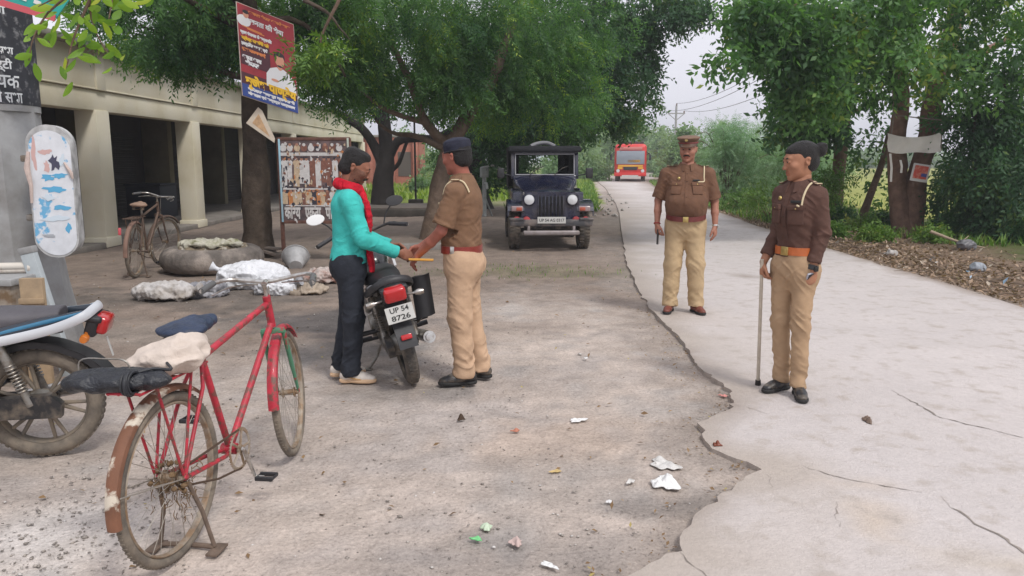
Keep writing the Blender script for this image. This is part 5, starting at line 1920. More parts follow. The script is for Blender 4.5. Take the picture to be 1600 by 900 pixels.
    F.parent = P
    b = MB()
    top, bot = V3(0, .475, .98), V3(0, fy + .02, Rw)
    for sx in (-1, 1):
        o = V3(sx * .095, 0, 0)
        b.bar(top + o, bot + o, .017)
        b.bar(bot + o + (top - bot) * .02, bot + o + (top - bot) * .46, .027)
    b.box(top + V3(0, 0, -.02), (.24, .07, .03), (R(-14), 0, 0), bevel=.01)
    b.box(top.lerp(bot, .27), (.24, .07, .03), (R(-14), 0, 0), bevel=.01)
    b.build('fork_legs', M_chrome, F)
    b = MB()
    cs = [V3(0, fy + math.cos(R(a)) * (Rw + .035), Rw + math.sin(R(a)) * (Rw + .035)) for a in np.linspace(20, 150, 20)]
    b.strip(cs, [V3(1, 0, 0)] * 20, .12, .006)
    for sx in (-1, 1):
        b.strip([c + V3(sx * .058, 0, 0) - (c - V3(0, fy, Rw)).normalized() * .014 for c in cs], [(c - V3(0, fy, Rw)).normalized() for c in cs], .03, .004)
    b.build('front_mudguard', body_m, F)
    b = MB()
    b.tube(smooth_pts([(-.37, .30, 1.02), (-.26, .37, 1.055), (-.12, .44, 1.03), (0, .46, 1.0), (.12, .44, 1.03), (.26, .37, 1.055), (.37, .30, 1.02)], 30), .0115, 10)
    hb = b.build('handlebar', M_blackmetal, F)
    for sx in (-1, 1):
        b = MB()
        b.tube([(sx * .24, .382, 1.052), (sx * .375, .297, 1.018)], .018, 12)
        b.build('grip', M_blackpl, hb)
        b = MB()
        b.tube([(sx * .22, .44, 1.05), (sx * .30, .40, 1.035), (sx * .39, .345, 1.01)], [.008, .006, .007], 8)
        b.build('lever', M_chrome, hb)
        b = MB()
        b.tube(smooth_pts([(sx * .20, .40, 1.06), (sx * .24, .41, 1.14), (sx * .30, .40, 1.20)], 8), .006, 8)
        b.cur = 1
        b.v_start = len(b.v)
        q = Matrix.Translation((sx * .33, .39, 1.225)) @ Matrix.Rotation(R(-12), 4, 'X') @ Matrix.Diagonal((1.35, 1, .8, 1))
        k = MB()
        k.lathe([(.001, .024), (.035, .020), (.052, .006), (.055, 0), (.052, -.006), (.001, -.008)], (0, 0, 0), (0, 1, 0), 24)
        b.add(k.v, k.f, q)
        b.build('mirror', [M_blackpl, mat('white_mirror', (.8, .8, .8), .1) if (white_mirror and sx < 0) else M_blackpl], hb)
    S = SDF((-.2, .42, .70), (.2, .82, 1.16), .007)
    S.ell((0, .58, .88), (.12, .11, .12), None, .03)
    S.ell((0, .56, 1.0), (.10, .07, .10), None, .05)
    hd = sdf_obj(S, 'headlight_cowl', body_m, F)
    b = MB()
    b.lathe([(.001, .028), (.06, .022), (.085, .004), (.088, -.01)], (0, .675, .88), (0, 1, -.05), 28)
    b.build('headlight', mat('clear_lens', (.6, .62, .64), .08), hd)
    if guard:
        g = MB()
        # curved leg guard panel hung beside the rear wheel on the right
        cs, ac = [], []
        for i in range(9):
            a = R(-60 + 120 * i / 8)
            cs.append(V3(.225 + .078 * math.sin(a), -.60 - .070 * math.cos(a), .60))
            ac.append(V3(.10, .05, 1))
        g.strip(cs, ac, .30, .010)
        g.build('leg_guard', M_blackpl, P)
        g = MB()
        g.tube([(.13, -.45, .70), (.22, -.50, .72), (.29, -.55, .72)], .010, 8)
        g.tube([(.15, -.55, .40), (.23, -.58, .47), (.29, -.6, .52)], .010, 8)
        g.build('guard_bracket', M_blackmetal, P)
    return P

def place_bike(P, loc, heading, lean, extra=(0, 0, 0)):
    """heading: degrees of the forward direction measured from +Y towards +X; lean: degrees to the bike's right"""
    P.rotation_mode = 'QUATERNION'
    q = Quaternion((0, 0, 1), R(-heading)) @ Quaternion((0, 1, 0), R(lean))
    P.rotation_quaternion = q
    P.location = loc

def bicycle(label, frame_m, rust_m, fork_m, saddle_m, tyre_m, steer=0.0, carrier=True, grime=True, foreground=True):
    """forward +Y, rear axle y -.57, front axle y .58, ground 0"""
    P = empty('bicycle', (0, 0, 0), (0, 0, 0), label, 'bicycle')
    Rw = .345
    ry, fy = -.565, .60
    rim_m = mat('rusty_rim_steel', (.36, .31, .25), .55, metal=.35, dirt=(.26, .17, .10), dirt_amt=.5, dscale=14)
    spoke_m = mat('dull_spoke_steel', (.34, .31, .27), .5, metal=.6)
    head_top, head_bot = V3(0, .375, .90), V3(0, .405, .775)
    bb = V3(0, -.10, .29)
    seat_top = V3(0, -.285, .80)
    rear = V3(0, ry, Rw)
    def wheel(name, c, parent):
        t = MB()
        t.ring(c, (1, 0, 0), Rw - .020, .0205, 72, 10)
        for i in range(90):
            a = 2 * math.pi * i / 90
            rd = V3(0, math.cos(a), math.sin(a))
            t.box(c + rd * (Rw - .0005), (.018, .006, .006), Matrix.Rotation(a, 4, 'X'), bevel=0)
        r = MB()
        r.ring(c, (1, 0, 0), Rw - .045, .0075, 72, 8, flat=(2.0, 1))
        o = r.build(name, rim_m, parent)
        t.build('tyre', tyre_m, o)
        s_ = MB()
        for i in range(32):
            a = 2 * math.pi * i / 32
            sx = 1 if i % 2 else -1
            da = .30 * (1 if (i // 2) % 2 else -1)
            s_.bar(c + V3(sx * .03, math.cos(a + da) * .022, math.sin(a + da) * .022), c + V3(0, math.cos(a) * (Rw - .048), math.sin(a) * (Rw - .048)), .0013, seg=4, cap=False)
        s_.build('spokes', spoke_m, o)
        h = MB()
        h.lathe([(.008, -.055), (.014, -.050), (.014, -.036), (.027, -.034), (.027, -.028), (.016, -.024), (.016, .024), (.027, .028), (.027, .034), (.014, .036), (.014, .05), (.008, .055)], c, (1, 0, 0), 18)
        h.build('hub', rim_m, o)
        return o
    wheel('rear_wheel', rear, P)
    # frame
    b = MB()
    b.bar(head_top.lerp(head_bot, .15), seat_top + V3(0, .012, -.035), .0155, seg=14)
    b.bar(head_bot, bb, .0165, seg=14)
    b.bar(seat_top, bb, .0155, seg=14)
    b.bar(head_top + V3(0, -.006, .02), head_bot - V3(0, -.006, .02), .020, seg=14)
    b.lathe([(.024, -.036), (.026, -.034), (.026, .034), (.024, .036)], bb, (1, 0, 0), 18)
    for sx in (-1, 1):
        b.tube([seat_top + V3(sx * .012, -.01, -.03), seat_top + V3(sx * .045, -.07, -.14), rear + V3(sx * .058, 0, 0)], .0085, 10)
        b.tube([bb + V3(sx * .018, -.02, 0), bb + V3(sx * .045, -.12, .01), rear + V3(sx * .058, 0, 0)], .0095, 10)
    b.build('frame', frame_m, P)
    # chain wheel, cranks, chain
    b = MB()
    cx = .050
    b.ring(bb + V3(cx, 0, 0), (1, 0, 0), .088, .006, 44, 6, flat=(.5, 1))
    for i in range(44):
        a = 2 * math.pi * i / 44
        b.box(bb + V3(cx, math.cos(a) * .096, math.sin(a) * .096), (.004, .006, .007), Matrix.Rotation(a, 4, 'X'))
    for i in range(5):
        a = 2 * math.pi * i / 5
        b.bar(bb + V3(cx, 0, 0), bb + V3(cx, math.cos(a) * .086, math.sin(a) * .086), .006, seg=6)
    b.lathe([(.022, -.004), (.022, .004)], bb + V3(cx, 0, 0), (1, 0, 0), 16)
    b.build('chain_wheel', rim_m, P)
    b = MB()
    ca = R(-70)
    for sx, a in ((1, ca), (-1, ca + math.pi)):
        e = bb + V3(sx * .085, math.cos(a) * .165, math.sin(a) * .165)
        b.tube([bb + V3(sx * .062, 0, 0), bb + V3(sx * .068, 0, 0), e], [.011, .010, .008], 8)
        b.bar(e, e + V3(sx * .045, 0, 0), .006)
    cr = b.build('crank', M_chrome, P)
    for sx, a in ((1, ca), (-1, ca + math.pi)):
        e = bb + V3(sx * .085, math.cos(a) * .165, math.sin(a) * .165)
        k = MB()
        for dy in (-.028, .028):
            k.box(e + V3(sx * .055, dy, 0), (.085, .016, .020), bevel=.004)
        k.box(e + V3(sx * .016, 0, 0), (.006, .07, .014), bevel=.002)
        k.box(e + V3(sx * .096, 0, 0), (.006, .07, .014), bevel=.002)
        k.build('pedal', M_blackpl, cr)
    b = MB()
    b.tube([bb + V3(cx, 0, .092), rear + V3(.040, 0, .034)], .005, 6)
    b.tube([bb + V3(cx, 0, -.092), bb + V3(cx, -.2, -.060), rear + V3(.040, 0, -.034)], .005, 6)
    b.ring(rear + V3(.040, 0, 0), (1, 0, 0), .032, .004, 20, 6)
    b.build('chain', mat('rusty_chain', (.09, .055, .035), .7, metal=.3, bump=.6, bscale=150), P)
    # rear mudguard
    def guard(parent, c, a0, a1, m, name, wd=.054, r=Rw + .028, n=26):
        g = MB()
        prof = [(-1, -.55), (-.85, -.12), (-.45, .12), (0, .2), (.45, .12), (.85, -.12), (1, -.55)]
        V, F = [], []
        for i in range(n + 1):
            a = R(a0 + (a1 - a0) * i / n)
            rd = V3(0, math.cos(a), math.sin(a))
            for th in (0, .004):
                for x, h_ in prof:
                    V.append(c + rd * (r + h_ * .028 - th) + V3(x * wd / 2, 0, 0))
        m_ = len(prof)
        for i in range(n):
            a_, b_ = i * 2 * m_, (i + 1) * 2 * m_
            for k in range(m_ - 1):
                F.append((a_ + k, a_ + k + 1, b_ + k + 1, b_ + k))
                F.append((a_ + m_ + k, b_ + m_ + k, b_ + m_ + k + 1, a_ + m_ + k + 1))
            F.append((a_, b_, b_ + m_, a_ + m_))
            F.append((a_ + m_ - 1, a_ + 2 * m_ - 1, b_ + 2 * m_ - 1, b_ + m_ - 1))
        for a_ in (0, n * 2 * m_):
            for k in range(m_ - 1):
                F.append((a_ + k, a_ + m_ + k, a_ + m_ + k + 1, a_ + k + 1))
        g.add(V, F)
        return g.build(name, m, parent)
    guard(P, rear, 52, 187, rust_m, 'rear_mudguard')
    b = MB()
    for sx in (-1, 1):
        b.bar(rear + V3(sx * .060, 0, 0), rear + V3(sx * .034, math.cos(R(168)) * (Rw + .02), math.sin(R(168)) * (Rw + .02)), .003, seg=6)
    b.build('mudguard_stays', spoke_m, P)
    # fork + front wheel + bars turn together
    F = empty('steering', head_bot)
    F.parent = P
    ax = (head_top - head_bot).normalized()
    F.rotation_mode = 'QUATERNION'
    F.rotation_quaternion = Quaternion(ax, R(steer))
    o = head_bot
    front = V3(0, fy, Rw) - o
    b = MB()
    crown = V3(0, .012, -.045)
    b.box(crown, (.12, .035, .028), bevel=.008)
    for sx in (-1, 1):
        b.tube([crown + V3(sx * .052, 0, .0), crown.lerp(front, .55) + V3(sx * .056, -.012, 0), front + V3(sx * .054, 0, 0)], [.013, .012, .007], 10)
    b.build('fork', fork_m, F)
    wheel('front_wheel', front, F)
    guard(F, front, 42, 178, frame_m, 'front_mudguard')
    b = MB()
    st = head_top - o
    b.bar(st, st + ax * .085, .011)
    cl = st + ax * .085
    b.tube([cl, cl + V3(0, .05, .008)], [.014, .013], 10)
    hbp = smooth_pts([(-.265, -.16, .13), (-.255, -.04, .145), (-.20, .055, .150), (-.09, .068, .135), (0, .055, .125), (.09, .068, .135), (.20, .055, .150), (.255, -.04, .145), (.265, -.16, .13)], 40)
    hbp = [p + V3(0, .0, st.z + .0 - .04) + V3(0, st.y, 0) for p in hbp]
    b.tube(hbp, .011, 10)
    hb = b.build('handlebar', M_chrome, F)
    for sx in (-1, 1):
        g = MB()
        e = hbp[0] if sx < 0 else hbp[-1]
        e2 = hbp[6] if sx < 0 else hbp[-7]
        g.tube([e, e2], [.016, .0155], 12)
        g.build('grip', mat('faded_rubber_grip', (.10, .10, .10), .8), hb)
        g = MB()
        g.tube(smooth_pts([V3(sx * .06, .10, st.z + .07) + V3(0, st.y, 0), V3(sx * .19, .075, st.z + .07) + V3(0, st.y, 0), V3(sx * .245, -.07, st.z + .055) + V3(0, st.y, 0)], 10), .0045, 6)
        g.build('brake_rod', M_chrome, hb)
    g = MB()
    g.tube([V3(0, st.y + .06, st.z + .06), V3(0, .05, .02), crown + V3(0, .04, 0)], .004, 6)
    g.build('front_brake_rod', M_chrome, F)
    # saddle
    b = MB()
    b.bar(seat_top - V3(0, 0, .02), seat_top + V3(0, -.012, .075), .012)
    b.build('seat_post', M_chrome, P)
    S = SDF((-.16, -.50, .78), (.16, .05, 1.02), .005)
    sc = seat_top + V3(0, -.03, .115)
    S.ell(sc + V3(0, -.085, .0), (.105, .085, .032), None, .03)
    S.ell(sc + V3(0, .03, -.006), (.055, .12, .028), None, .05)
    S.cone(sc + V3(0, .0, 0), sc + V3(0, .155, -.004), .040, .020, k=.03)
    S.ell(sc + V3(0, -.05, -.075), (.085, .20, .055), None, .02, 'sub')
    sd_ = sdf_obj(S, 'saddle', saddle_m, P, disp=lambda V: vnoise(V * 30) * .004)
    b = MB()
    for sx in (-1, 1):
        c = sc + V3(sx * .055, -.10, -.045)
        for i in range(4):
            b.ring(c + V3(0, 0, -.012 + .012 * i), (0, 0, 1), .017, .003, 14, 6)
        b.tube([c + V3(0, 0, -.015), sc + V3(sx * .02, .0, -.06), sc + V3(0, .13, -.02)], .0045, 6)
    b.build('saddle_springs', rim_m, sd_)
    # carrier
    if carrier:
        cr_ = MB()
        z = .765
        for x in (-.062, -.022, .022, .062):
            cr_.bar((x, -.335, z), (x, -.80, z - .004), .005, seg=6)
        for y in (-.34, -.56, -.80):
            cr_.bar((-.066, y, z), (.066, y, z), .0055, seg=6)
        for sx in (-1, 1):
            cr_.tube([(sx * .064, -.46, z), (sx * .062, ry, Rw + .02)], .006, 8)
            cr_.tube([(sx * .064, -.70, z), (sx * .062, ry - .01, Rw + .02)], .006, 8)
        cr_.bar((0, -.31, z + .01), (0, -.335, z), .01)
        cr_.build('carrier', frame_m, P)
    # stand
    b = MB()
    for sx in (-1, 1):
        b.tube([(sx * .064, ry + .01, Rw - .02), (sx * .085, ry + .06, .18), (sx * .12, ry + .07, .022)], [.010, .009, .009], 8)
    b.tube([(-.12, ry + .07, .020), (0, ry + .085, .016), (.12, ry + .07, .020)], .011, 8)
    for sx in (-1, 1):
        b.box((sx * .135, ry + .06, .012), (.05, .10, .012), bevel=.004)
    b.build('stand', mat('muddy_stand_metal', (.14, .10, .075), .8, var=.3, scale=20), P)
    if grime:
        # mud and straw caught round the hub and stays
        b = MB()
        rg = random.Random(4)
        for i in range(150):
            a = rg.uniform(0, 2 * math.pi)
            rr = abs(rg.gauss(0, .05)) + .01
            c = rear + V3(rg.uniform(-.07, .075), math.cos(a) * rr, math.sin(a) * rr * 1.3 - .03)
            d = V3(rg.uniform(-.3, .3), rg.uniform(-.5, .5), rg.uniform(-1.4, .5)).normalized() * rg.uniform(.015, .055)
            b.tube([c, c + d * .5 + V3(rg.uniform(-.01, .01), 0, 0), c + d], [.0022, .0018, .0008], 4, cap=False)
        for i in range(26):
            a = rg.uniform(0, 2 * math.pi)
            rr = rg.uniform(.02, .07)
            c = rear + V3(rg.choice((-1, 1)) * rg.uniform(.02, .06), math.cos(a) * rr, math.sin(a) * rr)
            b.lathe([(.001, -.012), (.010, -.006), (.012, .004), (.001, .012)], c, (rg.uniform(-1, 1), rg.uniform(-1, 1), 1), 7)
        b.build('mud_clumps', mat('dry_mud_and_straw', (.15, .095, .05), .95, var=.4, scale=50), P)
    return P

def build_two_wheelers():
    blue = mat('blue_tail_paint', (.03, .17, .30), .3, coat=.5, var=.1)
    wht = mat('white_grey_plastic', (.55, .57, .60), .35)
    tan_rim = mat('dusty_alloy', (.17, .15, .125), .7, metal=.2, dirt=(.27, .22, .165), dirt_amt=.55, dscale=10)
    m1 = motorcycle('dusty motorcycle with grey seat and white grab rail at the left edge', mat('dark_blue_black_paint', (.02, .03, .045), .3, coat=.4), blue, M_seat, wht, M_mudrubber, tan_rim)
    g = ground(78, 709)
    hd = -103
    # rear axle contact at g
    fwd = V3(math.sin(R(hd)), math.cos(R(hd)), 0)
    place_bike(m1, g * 1.0 + fwd * .63, hd, -3)
    m1.location.z = 0.0
    red_white = mat('white_tank_paint', (.62, .63, .66), .3, coat=.4)
    m2 = motorcycle('black motorcycle on its stand between the man in teal and the officer', mat('black_tank_paint', (.015, .015, .018), .25, coat=.5), red_white, M_blackpl, M_blackpl, M_rubber, mat('black_alloy', (.03, .03, .03), .5, metal=.3),
                    ('UP 54', '8726'), white_mirror=True, guard=True)
    g = ground(645, 596)
    hd = -17
    fwd = V3(math.sin(R(hd)), math.cos(R(hd)), 0)
    place_bike(m2, g + fwd * .63, hd, -13)
    m2.location.z = 0.0
    red = mat('faded_red_bicycle_paint', (.42, .020, .040), .5, var=.28, scale=14, dirt=(.14, .06, .045), dirt_amt=.38, dscale=26, dsharp=.06, coat=.1)
    rust = mat('rusty_mudguard_paint', (.17, .075, .042), .75, var=.3, scale=10, dirt=(.58, .52, .43), dirt_amt=.38, dscale=9, dsharp=.03)
    fork = mat('red_and_green_fork_paint', (.34, .03, .04), .5, dirt=(.07, .22, .13), dirt_amt=.45, dscale=7, dsharp=.02)
    sad = mat('worn_blue_black_saddle_leather', (.018, .032, .07), .45, var=.4, scale=12, bump=.4, bscale=40)
    b1 = bicycle('old red bicycle with cloth bundle on its carrier standing in the left foreground', red, rust, fork, sad, M_mudrubber, steer=13)
    gr, gf = ground(279, 872), ground(452, 716)
    d = (gf - gr); d.z = 0
    hd1 = math.degrees(math.atan2(d.x, d.y))
    fwd = d.normalized()
    place_bike(b1, gr + fwd * .565, hd1, -1)
    b1.location.z = 0
    build_carrier_load(b1)
    # brown bicycle by the porch pillar
    brown = mat('brown_rusty_bicycle_paint', (.11, .07, .05), .7, var=.3, scale=10)
    dirty = mat('rusty_brown_mudguard', (.20, .12, .09), .8, var=.3, scale=10)
    b2 = bicycle('brown rusty bicycle with padded brown saddle parked by the porch pillar', brown, dirty, brown, mat('brown_saddle_cloth', (.26, .17, .12), .9, var=.2), M_mudrubber, steer=-20, grime=False)
    g = ground(214, 433)
    hd2 = -8
    fwd = V3(math.sin(R(hd2)), math.cos(R(hd2)), 0)
    place_bike(b2, g + fwd * .565, hd2, 3)
    b2.location.z = 0
    b2.scale = (1.08, 1.08, 1.08)
    rf = MB()
    rf.box((-.055, -.93, .62), (.035, .02, .09), bevel=.008)
    rf.build('reflector', mat('pink_reflector', (.60, .10, .12), .4), b2)

def build_carrier_load(b1):
    Mx = Matrix.LocRotScale(b1.location, b1.rotation_quaternion, Vector((1, 1, 1)))
    # pale cloth sack
    S = SDF((-.2, -.2, -.02), (.2, .2, .22), .005)
    S.ell((0, 0, .055), (.135, .115, .062), None, .02)
    S.ell((.05, .05, .085), (.08, .07, .05), None, .03)
    S.ell((-.08, -.03, .05), (.07, .07, .05), None, .03)
    S.cut((0, 0, .006), (0, 0, -1))
    s = sdf_obj(S, 'cloth_sack', mat('off_white_cloth', (.56, .48, .42), .9, var=.12, scale=12, bump=.4, bscale=40), None,
                disp=lambda V: (1 - 2.6 * np.abs(vnoise(V * np.array([16, 16, 26])))) * .009 + vnoise(V * 9) * .012)
    s.matrix_world = Mx @ Matrix.Translation((.01, -.51, .775)) @ Matrix.Rotation(R(15), 4, 'Z')
    tag(s, 'off white cloth sack strapped on the red bicycle\'s carrier', 'sack')
    # black rolled bundle behind it, hanging over the left
    S = SDF((-.3, -.2, -.05), (.3, .2, .14), .005)
    S.ell((0, 0, .03), (.19, .085, .038), None, .02)
    S.ell((-.10, -.02, .03), (.10, .075, .036), None, .02)
    S.cut((0, 0, .002), (0, 0, -1))
    s = sdf_obj(S, 'black_bundle', mat('black_polythene', (.014, .016, .022), .35, var=.3, scale=20, bump=.7, bscale=30), None,
                disp=lambda V: (1 - 2.6 * np.abs(vnoise(V * np.array([18, 34, 26])))) * .006)
    s.matrix_world = Mx @ Matrix.Translation((-.045, -.745, .772)) @ Matrix.Rotation(R(8), 4, 'Z')
    tag(s, 'black polythene bundle tied behind the cloth sack on the bicycle carrier', 'bundle')
    b = MB()
    for i in range(5):
        o = V3(.055 + .006 * i, -.05 + .012 * math.sin(i * 2.1), 0)
        b.ring(o + V3(0, -.02, .035), (1, .15 * math.sin(i), 0), .040 + .004 * (i % 2), .0055, 22, 6)
    b.tube(smooth_pts([(.06, -.04, .06), (.12, .0, .07), (.16, .06, .05), (.12, .12, .06)], 12), .006, 6)
    b.build('rubber_cord', mat('black_rubber_cord', (.02, .022, .028), .6), s)
    # wire loop standing over the carrier
    b = MB()
    b.tube(smooth_pts([(-.14, .0, .0), (-.15, .01, .10), (-.06, .02, .105), (.02, .02, .09), (.02, .02, .0)], 20), .003, 6)
    b.build('wire_loop', M_steel, s)
# ------------------------------------------------------------------ building, pillar, signs, roadside things
def build_arcade():
    cream = mat('stained_cream_plaster', (.80, .755, .63), .9, var=.12, scale=1.6, bump=.15, bscale=40, dirt=(.48, .42, .28), dirt_amt=.40, dscale=.8, dsharp=.2)
    soff = cream
    dark = mat('shade_dark_shutter_metal', (.034, .030, .030), .7, var=.25, scale=5)  # dark shutter colour also carries the shade inside the bays
    P = empty('arcade_building', (-7.5, 14, 0), (0, 0, 0), 'long cream one-storey arcade building with dark open bays on the left', 'building')
    def child(b, name, m, par=P, **k):
        b.v = [tuple(Vector(v) - Vector(P.location)) for v in b.v]
        return b.build(name, m, par, **k)
    ys = [9.95 + 4.2 * i for i in range(-1, 8)]
    y0, y1 = 3.5, 39.6
    for y in ys:
        b = MB()
        b.box((-7.70, y + .03 + .22, 1.24), (.40, .46, 2.50), bevel=.012)
        b.box((-7.70, y + .25, .09), (.46, .52, .18), bevel=.01)
        child(b, 'pillar', cream)
    b = MB()
    b.box((-7.70, (y0 + y1) / 2, 2.66), (.34, y1 - y0, .36), bevel=.01)
    child(b, 'beam', cream)
    b = MB()
    b.box((-7.66, (y0 + y1) / 2, 3.20), (.30, y1 - y0, .70), bevel=.008)
    for y in ys:
        b.box((-7.50, y + .25, 3.20), (.05, .30, .70), bevel=.006)
    b.box((-7.545, (y0 + y1) / 2, 2.865), (.10, y1 - y0 + .04, .025), bevel=.006)
    child(b, 'parapet', cream)
    b = MB()
    b.box((-9.6, (y0 + y1) / 2, 3.60), (4.6, y1 - y0 + .5, .10), bevel=.01)
    child(b, 'roof', mat('weathered_roof_concrete', (.24, .23, .20), .9, var=.3, scale=2))
    b = MB()
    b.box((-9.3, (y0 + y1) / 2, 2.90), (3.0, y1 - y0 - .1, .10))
    child(b, 'ceiling', mat('shaded_ceiling_plaster', (.09, .08, .065), .9, var=.2, scale=2))  # plaster colour darkened to stand in for porch shade
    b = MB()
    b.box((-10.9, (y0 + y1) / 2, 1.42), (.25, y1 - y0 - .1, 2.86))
    child(b, 'back_wall', mat('shaded_interior_plaster', (.055, .048, .042), .9, var=.25, scale=1.2))  # interior shade of the bays put into the wall colour
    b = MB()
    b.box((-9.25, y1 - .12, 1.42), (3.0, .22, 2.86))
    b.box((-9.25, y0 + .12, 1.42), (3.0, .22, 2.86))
    child(b, 'end_wall', mat('shaded_interior_plaster', (.13, .115, .09)))
    for y in ys[:-1]:
        b = MB()
        b.box((-10.74, y + 2.3, 1.20), (.06, 2.9, 2.3))
        for i in range(22):
            b.box((-10.70, y + 2.3, .12 + i * .10), (.035, 2.86, .06), bevel=.012, seg=1)
        child(b, 'shutter', dark)
        b = MB()
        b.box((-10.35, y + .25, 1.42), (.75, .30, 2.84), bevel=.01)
        child(b, 'pier', mat('shaded_cream_plaster', (.22, .19, .12), .9, var=.2, scale=2))  # cream plaster darkened, the bay's shade painted into it
    b = MB()
    b.box((-9.25, (y0 + y1) / 2, .035), (3.5, y1 - y0, .12), bevel=.015)
    child(b, 'porch_floor', mat('worn_porch_cement', (.20, .18, .16), .9, var=.25, scale=3, bump=.3))
    # bench like dark box inside the third bay
    t = empty('storage_box', (-9.6, 20.6, .095), (0, 0, 0), 'dark box standing inside the third open bay of the arcade', 'box')
    b = MB(); b.box((0, 0, .42), (.9, 1.0, .84), bevel=.02)
    b.build('box_body', mat('dark_painted_wood', (.03, .035, .05), .7), t)
    b = MB(); b.box((0, 0, .87), (.96, 1.06, .05), bevel=.01)
    b.build('lid', mat('dark_painted_wood', (.03, .035, .05), .7), t)
    # brick building far behind the trees
    P2 = empty('brick_building', (-9.5, 50, 0), (0, 0, 0), 'low reddish brick building far behind the forked tree', 'building')
    br = mat('red_brick', (.40, .155, .105), .9, var=.2, scale=6)
    b = MB(); b.box((0, 0, 1.5), (7.5, 3, 3.0)); b.build('wall', br, P2)
    b = MB(); b.box((0, -.1, 3.06), (7.9, 3.4, .14), bevel=.02); b.build('roof', mat('weathered_roof_concrete', (.24, .23, .20)), P2)
    for i in range(6):
        b = MB(); b.box((-3.5 + 1.4 * i, -1.62, 1.5), (.30, .24, 3.0), bevel=.01); b.build('brick_pier', br, P2)
    for i in range(5):
        b = MB(); b.box((-2.8 + 1.4 * i, -1.515, 1.35), (.8, .03, 1.5)); b.build('window', mat('dark_opening', (.10, .085, .07), .9), P2)

def devtext(mb, s, size, M, width=None, wrap=None, bold=0.0):
    lettering(mb, s, size, M, width, bold, wrap)

